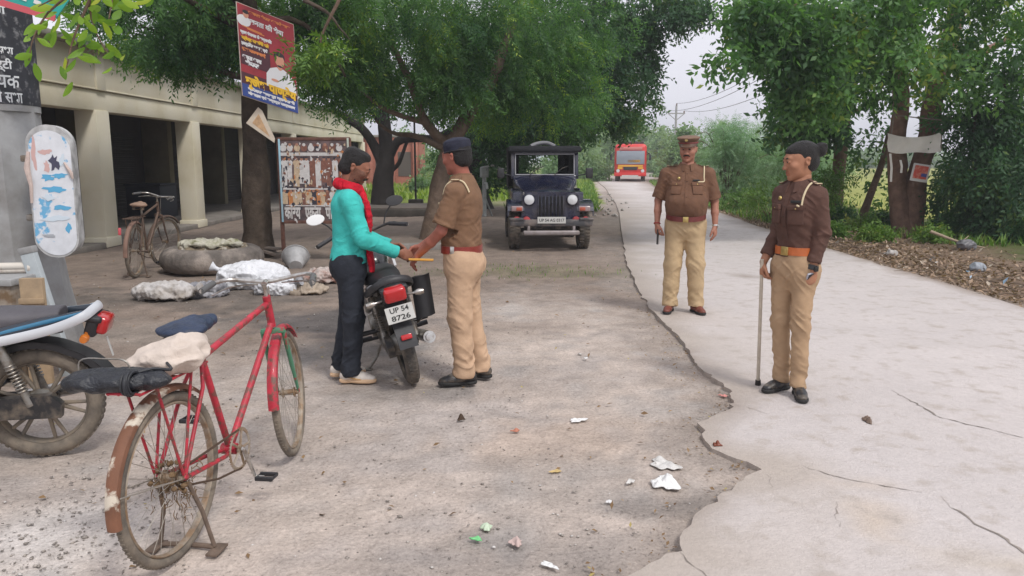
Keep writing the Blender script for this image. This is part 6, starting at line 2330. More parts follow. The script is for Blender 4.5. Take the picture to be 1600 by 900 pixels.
def build_pillar():
    g = V3(-4.26, 6.35, 0)
    conc = mat('grey_cement_render', (.33, .335, .34), .85, var=.14, scale=3, bump=.2, bscale=30, dirt=(.19, .18, .17), dirt_amt=.3, dscale=2.5, dsharp=.15)
    P = empty('cement_pillar', g, (0, 0, 0), 'thick grey cement pillar with a black painted band of white lettering at the left edge', 'pillar')
    b = MB()
    b.lathe([(.395, 1.98), (.395, 3.02), (.415, 3.03), (.415, 3.16), (.395, 3.17), (.395, 4.2)], (0, 0, 0), (0, 0, 1), 56)
    b.build('drum', conc, P)
    b = MB()
    # tapered six sided pedestal
    b.lathe([(.58, -.05), (.58, .10), (.50, .55), (.43, 1.25), (.40, 1.985)], (0, 0, 0), (0, 0, 1), 8)
    b.build('pedestal', conc, P, sharp=10)
    b = MB()
    rad = .399
    b.lathe([(.397, 2.03), (rad, 2.032), (rad, 2.80), (.397, 2.802)], (0, 0, 0), (0, 0, 1), 56)
    band = b.build('painted_band', mat('black_band_paint', (.022, .024, .032), .7, var=.3, scale=12, dirt=(.30, .30, .31), dirt_amt=.08, dscale=16), P)
    wp = mat('white_lettering_paint', (.66, .68, .70), .7)
    b = MB()
    a0 = R(-57)   # direction seen by the camera at the right part of the drum
    def wrapper(zc, k=1.0, ac=a0):
        def f(v):
            a = ac + v.x / rad
            return V3(math.cos(a) * (rad + .0025), math.sin(a) * (rad + .0025), zc + v.y)
        return f
    for s_, z, sz, wd in (('जनपद सभा', 2.735, .085, .44), ('को', 2.60, .13, .10), ('बनारस विधान सभा', 2.435, .075, .50), ('ई भारत पार्टी', 2.325, .085, .46), ('ना. विधायक', 2.20, .145, .55), ('वनखण्डेश्वरी सभा', 2.08, .115, .58)):
        devtext(b, s_, sz, None, wd, wrapper(z, ac=a0 + (R(4) if s_ == 'को' else 0)), bold=.0022)
    b.build('lettering', wp, band, smooth=False)
    # rounded board with a torn poster in front of the pillar
    c = at(82, 300, 5.85)
    B = empty('rounded_sign', c, (0, 0, R(14)), 'upright rounded grey board with a torn blue and white poster on it', 'sign')
    def capsule(w_, h_, n=14):
        r_ = w_ / 2
        o = []
        for i in range(n + 1):
            a = math.pi * i / n
            o.append((math.cos(a) * r_, h_ / 2 - r_ + math.sin(a) * r_))
        for i in range(n + 1):
            a = math.pi + math.pi * i / n
            o.append((math.cos(a) * r_, -h_ / 2 + r_ + math.sin(a) * r_))
        return o
    Mx = Matrix(((1, 0, 0, 0), (0, 0, -1, 0), (0, 1, 0, 0), (0, 0, 0, 1)))
    b = MB()
    b.plate(capsule(.305, 1.0), .15, Matrix.Translation((0, .15, 0)) @ Mx)
    b.build('board', mat('grey_weathered_board', (.30, .30, .30), .8, var=.3, scale=9, dirt=(.55, .55, .55), dirt_amt=.4, dscale=7), B)
    paper = mat('torn_poster_paper', (.62, .64, .68), .8, var=.10, scale=9, dirt=(.14, .38, .60), dirt_amt=.24, dscale=5.5, dsharp=.02)
    b = MB()
    o = [(x * .93 + .008 * math.sin(7 * y), y * .955 - .02 if y > .2 else y * .965) for x, y in capsule(.305, 1.0)]
    b.plate(o, .003, Matrix.Translation((.003, -.001, 0)) @ Mx)
    pp = b.build('poster', paper, B, smooth=False)
    b = MB()
    rg = random.Random(12)
    pk, gy, dk = 0, 1, 2
    for (x, y, w_, h_, ci) in ((-.02, .30, .10, .05, 0), (.03, .22, .07, .12, 2), (-.02, .19, .05, .10, 0), (-.10, .27, .035, .26, 0), (.06, .12, .12, .05, 1), (-.02, .11, .08, .06, 1), (.09, .24, .04, .12, 3), (.02, .02, .16, .05, 1), (-.03, -.04, .08, .05, 3), (.05, -.12, .12, .04, 1), (.0, -.20, .18, .05, 3), (.09, -.27, .05, .08, 1), (-.05, -.33, .10, .03, 4)):
        b.cur = ci
        pts = []
        for k in range(15):
            a = 2 * math.pi * k / 15
            rr = .5 * (.5 + .75 * rg.random())
            pts.append((x + math.cos(a) * w_ * rr, y + math.sin(a) * h_ * rr))
        b.plate(pts, .001 + .0004 * ci, Matrix.Translation((0, -.0042 - .0005 * ci, 0)) @ Mx)
    b.build('torn_print', [mat('pink_print', (.55, .36, .34), .8), mat('blue_print', (.10, .36, .58), .8), mat('dark_print', (.06, .06, .10), .8), mat('pale_blue_print', (.55, .63, .70), .8), mat('grey_print', (.35, .37, .40), .8)], pp, smooth=False)
    b = MB()
    b.tube([(-.135, -.004, .30), (-.15, -.02, .18), (-.13, -.03, .05), (-.14, -.02, -.08)], [.012, .022, .014, .010], 8)
    b.tube([(.10, -.006, .22), (.145, -.02, .14), (.15, -.015, .10)], [.008, .014, .008], 8)
    b.build('curled_paper', mat('curled_paper', (.52, .42, .38), .9, var=.2, scale=20), pp)
    for z in (.25, -.2):
        b = MB()
        b.box((-.12, .26, z), (.24, .26, .05), bevel=.01)
        b.build('bracket', M_steel, B)
    c = at(46, 421, 5.6)
    D = empty('wall_bar', c, (0, 0, R(10)), 'short white and brown horizontal bar running off the left edge', 'bar')
    b = MB(); b.tube([(-.9, .03, .022), (.0, .03, .022)], .028, 14)
    b.tube([(-.9, .035, -.008), (.0, .035, -.008)], .024, 12)
    b.lathe([(.045, -.01), (.045, .01)], (.0, .03, .01), (1, 0, 0), 14)
    b.build('bar_tube', mat('white_brown_bar', (.60, .56, .50), .6, dirt=(.20, .09, .05), dirt_amt=.15), D)
    # tan board and the wall stub under the disc
    c = ground(54, 520)
    t = empty('wooden_plank', (at(54, 480, 5.35).x, 5.35, 0), (0, 0, R(6)), 'pale tan upright plank at the foot of the grey pillar', 'plank')
    b = MB(); b.box((0, 0, .38), (.155, .045, .80), bevel=.006)
    b.build('board', mat('pale_tan_wood', (.40, .29, .18), .8, var=.2, scale=7, dirt=(.2, .15, .1), dirt_amt=.3), t)
    b = MB(); b.box((0, -.03, .62), (.17, .02, .04), bevel=.004); b.build('cleat', mat('pale_tan_wood', (.52, .36, .20)), t)
    t = empty('stained_block', (at(8, 480, 5.5).x, 5.5, 0), (0, 0, 0), 'stained cement block left of the tan plank', 'block')
    b = MB(); b.box((0, 0, .36), (.34, .35, .75), bevel=.02)
    b.build('block', mat('stained_cement', (.36, .33, .29), .9, dirt=(.14, .09, .05), dirt_amt=.45, dscale=5), t)
    b = MB(); b.box((0, 0, .75), (.38, .39, .05), bevel=.01); b.build('coping', conc, t)
    t = empty('leaning_slab', (at(96, 480, 5.6).x, 5.62, 0), (0, R(-13), 0), 'narrow grey slab leaning against the pillar beside the plank', 'slab')
    b = MB(); b.box((0, 0, .45), (.10, .06, 1.0), bevel=.006); b.build('slab_body', mat('bluish_grey_slab', (.40, .44, .46), .8, var=.1), t)
    b = MB(); b.box((0, 0, .97), (.11, .07, .05), bevel=.006); b.build('slab_cap', conc, t)
    # banner corner at the very top left
    c0 = at(-30, -10, 5.7); c1 = at(86, 30, 5.7)
    t = empty('banner', c0, (0, 0, 0), 'teal banner with a red border at the top left corner', 'banner')
    b = MB()
    A = at(-60, -60, 5.7) - c0; B_ = at(150, -60, 5.7) - c0; C_ = at(87, 29, 5.7) - c0; D_ = at(-60, -14, 5.7) - c0
    b.add([A, B_, C_, D_, A + V3(0, .01, 0), B_ + V3(0, .01, 0), C_ + V3(0, .01, 0), D_ + V3(0, .01, 0)], [(0, 1, 2, 3), (7, 6, 5, 4), (0, 4, 5, 1), (1, 5, 6, 2), (2, 6, 7, 3), (3, 7, 4, 0)])
    b.build('sheet', mat('teal_banner_print', (.02, .33, .29), .6, dirt=(.60, .62, .58), dirt_amt=.12, dscale=7, dsharp=.03), t, smooth=False)
    b = MB()
    nrm = V3(0, -.006, 0)
    b.strip([D_ + nrm, C_ + nrm], [V3(.3, 0, 1)] * 2, .045, .006)
    b.build('border', mat('red_banner_border', (.52, .09, .11), .6), t, smooth=False)
    b = MB()
    for i in range(5):
        p = D_.lerp(C_, .22 + .15 * i) + V3(0, -.004, .075)
        b.box(p, (.05, .004, .028), (0, R(22), 0))
    b.build('print_marks', mat('white_print', (.66, .66, .64), .7), t, smooth=False)

def build_posters():
    # ---- campaign style poster hung on the near trunk
    TL, TR, BL, BR = at(370, 3, 12.0), at(458, 39, 12.5), at(379, 149, 12.0), at(466, 177, 12.5)
    c = (TL + TR + BL + BR) / 4
    X = ((TR - TL) + (BR - BL)).normalized()
    W_ = ((TR - TL).length + (BR - BL).length) / 2
    Zr = ((TL - BL) + (TR - BR))
    H_ = Zr.length / 2
    Z = Zr.normalized()
    Yv = Z.cross(X).normalized()
    SH = Matrix((X, Yv, Z)).transposed().to_4x4()
    M = Matrix.Translation(c)
    P = bpy.data.objects.new('poster_board', None); link(P)
    P.matrix_world = M
    tag(P, 'tilted red poster of a man in white, hung high on the near trunk', 'poster')
    w2, h2 = W_ / 2, H_ / 2
    b = MB(); b.box((0, .012, 0), (W_ + .02, .02, H_ + .02), bevel=.004)
    b.build('frame', mat('pale_wood_edge', (.50, .44, .38), .7), P)
    b = MB(); b.box((0, -.0005, 0), (W_, .006, H_)); b.build('print_sheet', mat('maroon_print', (.30, .018, .030), .45, dirt=(.20, .01, .02), dirt_amt=.3, dscale=3), P, smooth=False)
    def rect(bb, x, y, w_, h_, lev=1, ang=0):
        bb.box(((x - .5) * W_, -.004 - .0016 * lev, (.5 - y) * H_), (w_ * W_, .002, h_ * H_), (0, R(ang), 0))
    def ell(bb, x, y, w_, h_, lev=1, n=20):
        pts = [(math.cos(2 * math.pi * k / n) * w_ * W_ / 2, math.sin(2 * math.pi * k / n) * h_ * H_ / 2) for k in range(n)]
        bb.plate(pts, .002, Matrix.Translation(((x - .5) * W_, -.003 - .0016 * lev, (.5 - y) * H_)) @ Matrix(((1, 0, 0, 0), (0, 0, -1, 0), (0, 1, 0, 0), (0, 0, 0, 1))))
    cols = [mat('poster_white', (.66, .66, .68), .5), mat('poster_yellow', (.72, .44, .02), .5), mat('poster_blue', (.02, .05, .22), .5), mat('poster_skin', (.58, .27, .18), .5), mat('poster_black', (.02, .015, .02), .5), mat('poster_orange', (.62, .20, .06), .5), mat('poster_dark_maroon', (.06, .01, .02), .5)]
    def poly(bb, pts, lev=1):
        bb.plate([((x - .5) * W_, (.5 - y) * H_) for x, y in reversed(pts)], .002, Matrix.Translation((0, -.003 - .0016 * lev, 0)) @ Matrix(((1, 0, 0, 0), (0, 0, -1, 0), (0, 1, 0, 0), (0, 0, 0, 1))))
    b = MB()
    b.cur = 6; rect(b, .5, .80, 1.0, .13, 1); rect(b, .27, .50, .52, .30, 1)
    b.cur = 2; rect(b, .5, .93, 1.0, .14, 2)
    b.cur = 0; poly(b, [(.44, .80), (.45, .66), (.52, .59), (.64, .555), (.70, .575), (.76, .555), (.90, .60), (.97, .68), (.99, .80)], 2); ell(b, .10, .17, .24, .12, 2)
    b.cur = 3; ell(b, .70, .47, .17, .145, 4); ell(b, .70, .55, .09, .06, 3); ell(b, .60, .71, .14, .03, 4); ell(b, .14, .10, .10, .07, 3)
    b.cur = 4; ell(b, .70, .43, .20, .11, 3); ell(b, .70, .405, .18, .05, 5); ell(b, .70, .535, .10, .022, 5); ell(b, .14, .07, .11, .04, 4)
    b.cur = 5; rect(b, .24, .235, .34, .012, 2, 3); rect(b, .30, .25, .30, .012, 2, 3)
    b.build('printed_figure', cols, P, smooth=False)
    b = MB()
    def line(s_, x, y, wd, sz, ci, lev=5, bold=.004):
        b.cur = ci
        Mx = Matrix.Translation(((x - .5) * W_, -.003 - .0016 * lev, (.5 - y) * H_)) @ Matrix.Rotation(R(90), 4, 'X')
        devtext(b, s_, sz * H_, Mx, wd * W_, bold=bold)
    line('बृजेश पाण्डेय', .52, .825, .92, .125, 1, 6, .010)
    line('जनता की सेवा', .50, .155, .60, .075, 0)
    line('आपका सेवक आपके साथ', .55, .06, .75, .040, 5)
    line('ग्राम पंचायत के सम्मानित', .30, .30, .55, .042, 0)
    line('क्षेत्र वासियों को', .28, .36, .48, .042, 1)
    line('हार्दिक बधाई एवं', .26, .42, .46, .042, 0)
    line('शुभकामनाएं', .24, .48, .42, .042, 5)
    line('आपका अपना', .20, .565, .34, .055, 0, 5, .006)
    line('सेवक', .20, .625, .24, .060, 0, 5, .006)
    line('निवेदक समस्त ग्रामवासी', .52, .905, .85, .040, 0)
    line('मोबाइल एवं सम्पर्क कार्यालय', .52, .955, .85, .038, 0)
    b.build('lettering', cols, P, smooth=False)
    for ch in P.children_recursive:
        ch.data.transform(SH)
    # small triangular placard
    c = at(406, 197, 12.28)
    t = empty('placard', c, (0, R(-8), R(8)), 'small pale kite-shaped placard nailed to the near trunk', 'placard')
    Mx = Matrix(((1, 0, 0, 0), (0, 0, -1, 0), (0, 1, 0, 0), (0, 0, 0, 1)))
    k = 12.28 / 1200
    b = MB(); b.plate([(-19 * k, 7 * k), (3 * k, 28 * k), (8 * k, 22 * k), (19 * k, -22 * k), (17 * k, -28 * k)], .015, Mx)
    b.build('sheet', mat('cream_placard', (.60, .52, .42), .6, var=.1), t, smooth=False)
    b = MB(); b.plate([(-10 * k, 6 * k), (2 * k, 18 * k), (12 * k, -18 * k)], .002, Matrix.Translation((0, -.0165, 0)) @ Mx)
    b.build('print', mat('orange_tan_print', (.52, .33, .18), .6, var=.3, scale=12), t, smooth=False)

def build_signboard():
    c = at(492, 282, 12.2)
    x0, x1 = at(434, 282, 12.2).x, at(550, 282, 12.2).x
    z1, z0 = at(434, 217, 12.2).z, at(434, 347, 12.2).z
    W_, H_ = x1 - x0, z1 - z0
    P = empty('notice_board', ((x0 + x1) / 2, 12.2, 0), (0, 0, R(-4)), 'rusty notice board on posts with faded rows of printed figures', 'notice board')
    zc = (z0 + z1) / 2
    rust = mat('rusted_iron', (.12, .055, .04), .85, var=.3, scale=14)
    for sx in (-1, 1):
        b = MB(); b.box((sx * (W_ / 2 - .02), .02, z1 / 2 + .0), (.055, .05, z1 + .02), bevel=.006); b.build('post', rust, P)
    for z in (z0, z1):
        b = MB(); b.box((0, 0, z), (W_, .04, .05), bevel=.005); b.build('rail', rust, P)
    b = MB(); b.box((-W_ / 2 + .045, -.026, zc), (.03, .016, H_), bevel=.004); b.build('edge_strip', mat('light_blue_paint', (.30, .50, .60), .6, dirt=(.4, .4, .4), dirt_amt=.2), P)
    b = MB(); b.box((W_ / 2 - .03, -.026, zc + H_ * .4), (.03, .016, H_ * .22), bevel=.004); b.build('edge_strip', mat('pale_green_grey_paint', (.42, .46, .40), .6), P)
    b = MB(); b.box((0, -.006, zc), (W_ - .06, .012, H_ - .04)); b.build('panel', mat('faded_brown_print', (.13, .085, .085), .7, var=.4, scale=10, dirt=(.05, .045, .05), dirt_amt=.3, dscale=6), P, smooth=False)
    Mx = Matrix(((1, 0, 0, 0), (0, 0, -1, 0), (0, 1, 0, 0), (0, 0, 0, 1)))
    cols = [mat('faded_white_print', (.56, .54, .53), .7, var=.12, scale=30), mat('print_brown', (.20, .085, .06), .7, var=.3, scale=30), mat('print_dark', (.035, .035, .05), .7), mat('print_orange', (.50, .20, .07), .7, var=.2, scale=30), mat('print_skin', (.36, .18, .12), .7), mat('print_tan', (.50, .38, .26), .7, var=.2, scale=30)]
    b = MB()
    rg = random.Random(2)
    def ell(x, z, w_, h_, lev):
        n = 10
        b.plate([(math.cos(2 * math.pi * k / n) * w_ / 2, math.sin(2 * math.pi * k / n) * h_ / 2) for k in range(n)], .0014, Matrix.Translation((x, -.0125 - .001 * lev, z)) @ Mx)
    def rect(x, z, w_, h_, lev, a=0):
        b.box((x, -.013 - .001 * lev, z), (w_, .0014, h_), (0, R(a), 0))
    # white strip below the top row of pictures
    b.cur = 0
    rect(.0, z1 - .235, W_ - .10, .05, 1)
    for i in range(9):
        x = -W_ / 2 + .10 + i * (W_ - .16) / 9
        b.cur = rg.choice([0, 5, 1, 2]); ell(x, z1 - .14, .10, .11, 1)
        b.cur = rg.choice([0, 4]); ell(x, z1 - .09, .05, .05, 2)
    for r_, (zt, hh, cols_) in enumerate(((z1 - .31, .42, [0, 0, 0, 5, 1, 0, 1]), (z1 - .80, .24, [5, 3, 0, 2, 1, 5, 3]))):
        n = 11 if r_ == 0 else 13
        for i in range(n):
            x = -W_ / 2 + .11 + i * (W_ - .18) / n + rg.uniform(-.015, .015)
            k = rg.choice(cols_)
            h = hh * rg.uniform(.75, 1)
            b.cur = k
            rect(x, zt - h / 2 - .03, .085 * rg.uniform(.8, 1.2), h, 1 + (i % 3), rg.uniform(-4, 4))
            ell(x, zt - .06, .11, .10, 2 + (i % 3))
            b.cur = 4; ell(x, zt, .045, .055, 5)
            b.cur = 2; ell(x, zt + .022, .048, .026, 6)
            if rg.random() < .5:
                b.cur = rg.choice([2, 1]); rect(x + .02, zt - h - .06, .05, .12, 4)
    for i in range(240):
        b.cur = rg.choice((0, 0, 0, 0, 2, 3, 5, 2, 1))
        w_, h_ = rg.uniform(.006, .035), rg.uniform(.008, .045)
        b.plate([(math.cos(k * 1.05) * w_ * rg.uniform(.3, 1.3), math.sin(k * 1.05) * h_ * rg.uniform(.3, 1.3)) for k in range(6)], .0008, Matrix.Translation((rg.uniform(-W_ / 2 + .08, W_ / 2 - .06), -.0205 - i * .000004, rg.uniform(z0 + .24, z1 - .06))) @ Mx)
    b.cur = 0
    rect(0, z1 - .775, W_ - .14, .022, 7)
    rect(0, z0 + .26, W_ - .14, .018, 7)
    fig = b.build('printed_figures', cols, P, smooth=False)
    b = MB()
    for i, s_ in enumerate(('कार्य', 'एकता', 'पार्टी')):
        devtext(b, s_, .26, Matrix.Translation((-W_ * .32 + i * .33, -.024, z0 + .14)) @ Matrix.Rotation(R(90), 4, 'X'), .26, bold=.010)
    b.build('lettering', cols[0], P, smooth=False)

def build_rubbish():
    rgx = random.Random(14)
    # low round trough (old rubber tub / cement ring) with refuse on it
    g = ground(335, 432)
    cen = V3(g.x - .28, g.y + .7, 0)
    P = empty('round_trough', cen, (0, 0, 0), 'low round dark trough heaped with rubbish in front of the porch', 'trough')
    b = MB()
    b.ring((0, 0, .17), (0, 0, 1), .56, .17, 56, 14, flat=(1.05, 1))
    b.build('rim', mat('sooty_concrete', (.15, .13, .115), .9, var=.35, scale=5, bump=.6, bscale=30, dirt=(.35, .30, .26), dirt_amt=.22, dscale=4), P)
    S = SDF((-.7, -.7, 0), (.7, .7, .6), .02)
    S.ell((0, 0, .16), (.52, .52, .18), None, .05)
    S.ell((.15, .05, .32), (.35, .3, .10), None, .08)
    S.ell((-.2, -.1, .30), (.25, .3, .09), None, .08)
    sdf_obj(S, 'rubbish_heap', mat('mixed_rubbish', (.20, .16, .11), .95, var=.4, scale=12, bump=.8, bscale=30, dirt=(.50, .48, .42), dirt_amt=.25, dscale=9, dsharp=.04), P, disp=lambda V: vnoise(V * 14) * .05)
    # white sacks: each its own thing
    def sack(px, py, size, rotz, m, name, label, cat, seed, z=0.0, k=.02):
        g = ground(px, py)
        sx, sy, sz = size
        S = SDF((-sx * 1.3, -sy * 1.4, -.02), (sx * 1.3, sy * 1.4, sz * 2.4), .012)
        S.ell((0, 0, sz * .8), (sx, sy, sz), None, .03)
        S.ell((sx * .45, sy * .1, sz * .6), (sx * .6, sy * .8, sz * .75), None, .06)
        S.ell((-sx * .5, -sy * .1, sz * .55), (sx * .5, sy * .7, sz * .6), None, .06)
        S.cut((0, 0, .004), (0, 0, -1))
        q = np.array([1, 1, 1.6]) * 2.2 / max(sx, .2)
        o = sdf_obj(S, name, m, None, disp=lambda V: (1 - 2.6 * np.abs(vnoise(V * q + seed))) * .026 + (1 - 2.6 * np.abs(vnoise(V * q * 2.9 + seed))) * .015 + (1 - 2.6 * np.abs(vnoise(V * q * 7 + seed))) * .005)
        o.location = (g.x, g.y, z)
        o.rotation_euler = (0, 0, R(rotz))
        tag(o, label, cat)
        return o
    ws = mat('dirty_white_woven_plastic', (.52, .50, .49), .6, var=.15, scale=7, bump=.4, bscale=60, dirt=(.30, .26, .22), dirt_amt=.3, dscale=5)
    ws2 = mat('white_woven_plastic', (.66, .67, .70), .5, var=.10, scale=7, bump=.4, bscale=60)
    gp = mat('grey_polythene', (.20, .20, .22), .4, var=.4, scale=14, bump=.6, bscale=30, dirt=(.45, .45, .47), dirt_amt=.3, dscale=12)
    def tied_neck(o, p, d, m):
        b = MB()
        p, d = Vector(p), Vector(d).normalized()
        b.tube([p, p + d * .06, p + d * .10, p + d * .16], [.06, .028, .030, .07], 12)
        b.build('tied_neck', m, o)
    s = sack(258, 466, (.34, .20, .10), -8, ws, 'white_sack', 'dirty white sack lying leftmost on the rubbish ground', 'sack', 1)
    tied_neck(s, (.30, 0, .10), (1, 0, .2), ws)
    s = sack(396, 447, (.42, .30, .17), 12, ws2, 'white_sack', 'big clean white sack draped over the rubbish behind the red bicycle\'s handlebar', 'sack', 3)
    tied_neck(s, (-.36, 0, .2), (-1, 0, .5), ws2)
    s = sack(428, 458, (.26, .16, .12), -22, ws2, 'white_sack', 'smaller white sack with grey end in front of the big white one', 'sack', 6)
    tied_neck(s, (.22, .02, .12), (1, .2, .4), gp)
    s = sack(322, 462, (.24, .16, .08), 5, gp, 'grey_plastic_heap', 'crumpled grey polythene between the white sacks', 'polythene', 9)
    s = sack(505, 440, (.24, .2, .09), 8, mat('stained_white_rags', (.50, .44, .41), .8, var=.35, scale=9, dirt=(.22, .10, .07), dirt_amt=.4, dscale=8), 'rag_heap', 'stained white rags just left of the man in teal', 'rags', 12)
    s = sack(480, 458, (.22, .12, .05), 8, mat('tan_dirt_heap', (.34, .28, .22), .9, var=.3, scale=9), 'soil_heap', 'small tan heap of soil in front of the rags', 'heap', 15)
    # papers on the trough
    s = sack(325, 386, (.40, .22, .06), 4, mat('yellowed_paper', (.48, .46, .38), .8, var=.3, scale=9, dirt=(.14, .14, .06), dirt_amt=.3, dscale=9), 'paper_heap', 'yellowed papers piled on top of the round trough', 'paper', 20, z=.33)
    s.location = (cen.x + .0, cen.y - .1, .34)
    # broken grey tub near the board post
    g = ground(462, 418)
    t = empty('broken_tub', (g.x, g.y, 0), (R(-62), R(10), R(20)), 'pale grey plastic tub lying on its side at the notice board post', 'tub')
    b = MB()
    b.lathe([(.10, -.14), (.19, .12), (.21, .125), (.21, .14), (.17, .14), (.16, .12), (.085, -.11), (.001, -.11)], (0, 0, .17), (0, 0, 1), 26)
    b.build('tub_body', mat('pale_grey_plastic', (.38, .38, .38), .5, var=.2, scale=9), t)
    b = MB(); b.tube(smooth_pts([(.19, 0, .30), (.22, 0, .38), (0, 0, .44), (-.22, 0, .38), (-.19, 0, .30)], 12), .007, 6)
    b.build('handle', M_steel, t)
    # wooden offcut and stump bits at the foot of the near trunk
    g = ground(415, 402)
    t = empty('wooden_offcut', (g.x, g.y, .05), (0, R(12), R(-25)), 'dark broken plank at the foot of the near trunk', 'plank')
    b = MB(); b.box((0, 0, .06), (.55, .14, .05), bevel=.008); b.box((.05, .02, .12), (.40, .12, .04), (0, R(-9), R(8)), bevel=.008)
    b.build('splintered_boards', mat('grey_splintered_wood', (.16, .13, .11), .9, var=.3, scale=12), t)

def build_far_props():
    # earthen platform and low kerb under the trees
    t = empty('tree_platform', (-3.1, 23.5, 0), (0, 0, 0), 'low dark earthen platform around the forked tree', 'platform')
    b = MB(); b.box((0, 0, .08), (3.6, 2.6, .26), bevel=.06, seg=3)
    b.build('platform_base', mat('dark_earth_plaster', (.06, .052, .045), .95, var=.3, scale=3), t)
    b = MB(); b.box((.1, -.05, .22), (3.3, 2.4, .05), bevel=.02); b.build('platform_top', mat('worn_earth', (.13, .11, .095), .95, var=.2, scale=3), t)
    b = MB()
    a, c = ground(545, 392), ground(700, 388)
    L = (c - a).length
    b.box((L / 2, 0, .04), (L, .16, .14), bevel=.03)
    k = b.build('low_kerb', mat('worn_grey_kerb', (.24, .22, .20), .9, var=.25, scale=4), None)
    k.location = a; k.rotation_euler = (0, 0, math.atan2(c.y - a.y, c.x - a.x))
    tag(k, kind='structure')
    # thin pole between the forked tree and the officer
    g = ground(650, 322)
    t = empty('thin_post', (g.x, g.y, 0), (0, 0, 0), 'thin dark iron post right of the forked tree', 'post')
    b = MB(); b.tube([(0, 0, 0), (0, 0, 3.6)], .035, 10); b.build('shaft', mat('dark_iron', (.03, .03, .03), .7), t)
    b = MB(); b.box((0, 0, .12), (.5, .35, .24), bevel=.03); b.build('footing', mat('dark_earth_plaster', (.06, .052, .045)), t)
    # hand pump behind the officer
    g = ground(757, 338)
    t = empty('hand_pump', (g.x, g.y, 0), (0, 0, R(15)), 'grey hand pump half hidden behind the officer in the navy cap', 'hand pump')
    pm = mat('grey_pump_iron', (.30, .32, .32), .6, var=.2)
    b = MB(); b.bar((0, 0, 0), (0, 0, 1.15), .06); b.box((0, 0, 1.25), (.22, .2, .28), bevel=.02); b.build('pump_stand', pm, t)
    b = MB(); b.tube([(-.1, 0, 1.38), (.25, 0, 1.45), (.75, 0, 1.28)], .028, 8); b.build('handle', mat('pale_pump_iron', (.55, .56, .56), .5), t)
    b = MB(); b.tube([(0, -.08, .95), (0, -.3, .95), (0, -.38, .80)], .035, 8); b.build('spout', pm, t)
    for sx in (-1, 1):
        b = MB(); b.bar((sx * .04, 0, .5), (sx * .25, .1, 0), .025); b.build('leg', pm, t)
    # far electricity poles with wires
    wire_pts = []
    pm = mat('grey_pole_concrete', (.34, .34, .34), .8)
    for i, (px, py, Y) in enumerate(((1057, 165, 92), )):
        top = at(px, py, Y)
        t = empty('utility_pole', (top.x, top.y, 0), (0, 0, 0), 'far grey electricity pole with a crossarm above the road', 'utility pole')
        b = MB(); b.bar((0, 0, 0), (0, 0, top.z), .17, .12); b.build('shaft', pm, t)
        b = MB(); b.box((0, -.1, top.z - .9), (2.0, .12, .14)); b.bar((0, -.1, top.z - 1.7), (-.9, -.1, top.z - .95), .05); b.bar((0, -.1, top.z - 1.7), (.9, -.1, top.z - .95), .05); b.build('crossarm', pm, t)
        for x in (-.9, 0, .9):
            b = MB(); b.lathe([(.05, 0), (.10, .06), (.06, .12), (.10, .18), (.03, .26)], (x, -.1, top.z - (.84 if x else 0)), (0, 0, 1), 10); b.build('insulator', mat('brown_insulator', (.16, .08, .06), .3), t)
            wire_pts.append(V3(top.x + x, top.y - .1, top.z - (.6 if x else -.25)))
    for i, (a, ex) in enumerate(zip(wire_pts, ((1290, 60, 38), (1300, 40, 38), (1310, 90, 38)))):
        e = at(*ex)
        b = MB()
        n = 16
        pts = [a.lerp(e, k / n) - V3(0, 0, 4 * .9 * (k / n) * (1 - k / n)) for k in range(n + 1)]
        b.tube(pts, .022, 5)
        o = b.build('power_line', mat('dark_wire', (.12, .12, .13), .6), None)
        tag(o, 'thin power line sagging from the far pole towards the right hand trees', 'power line', 'power lines from the far pole')
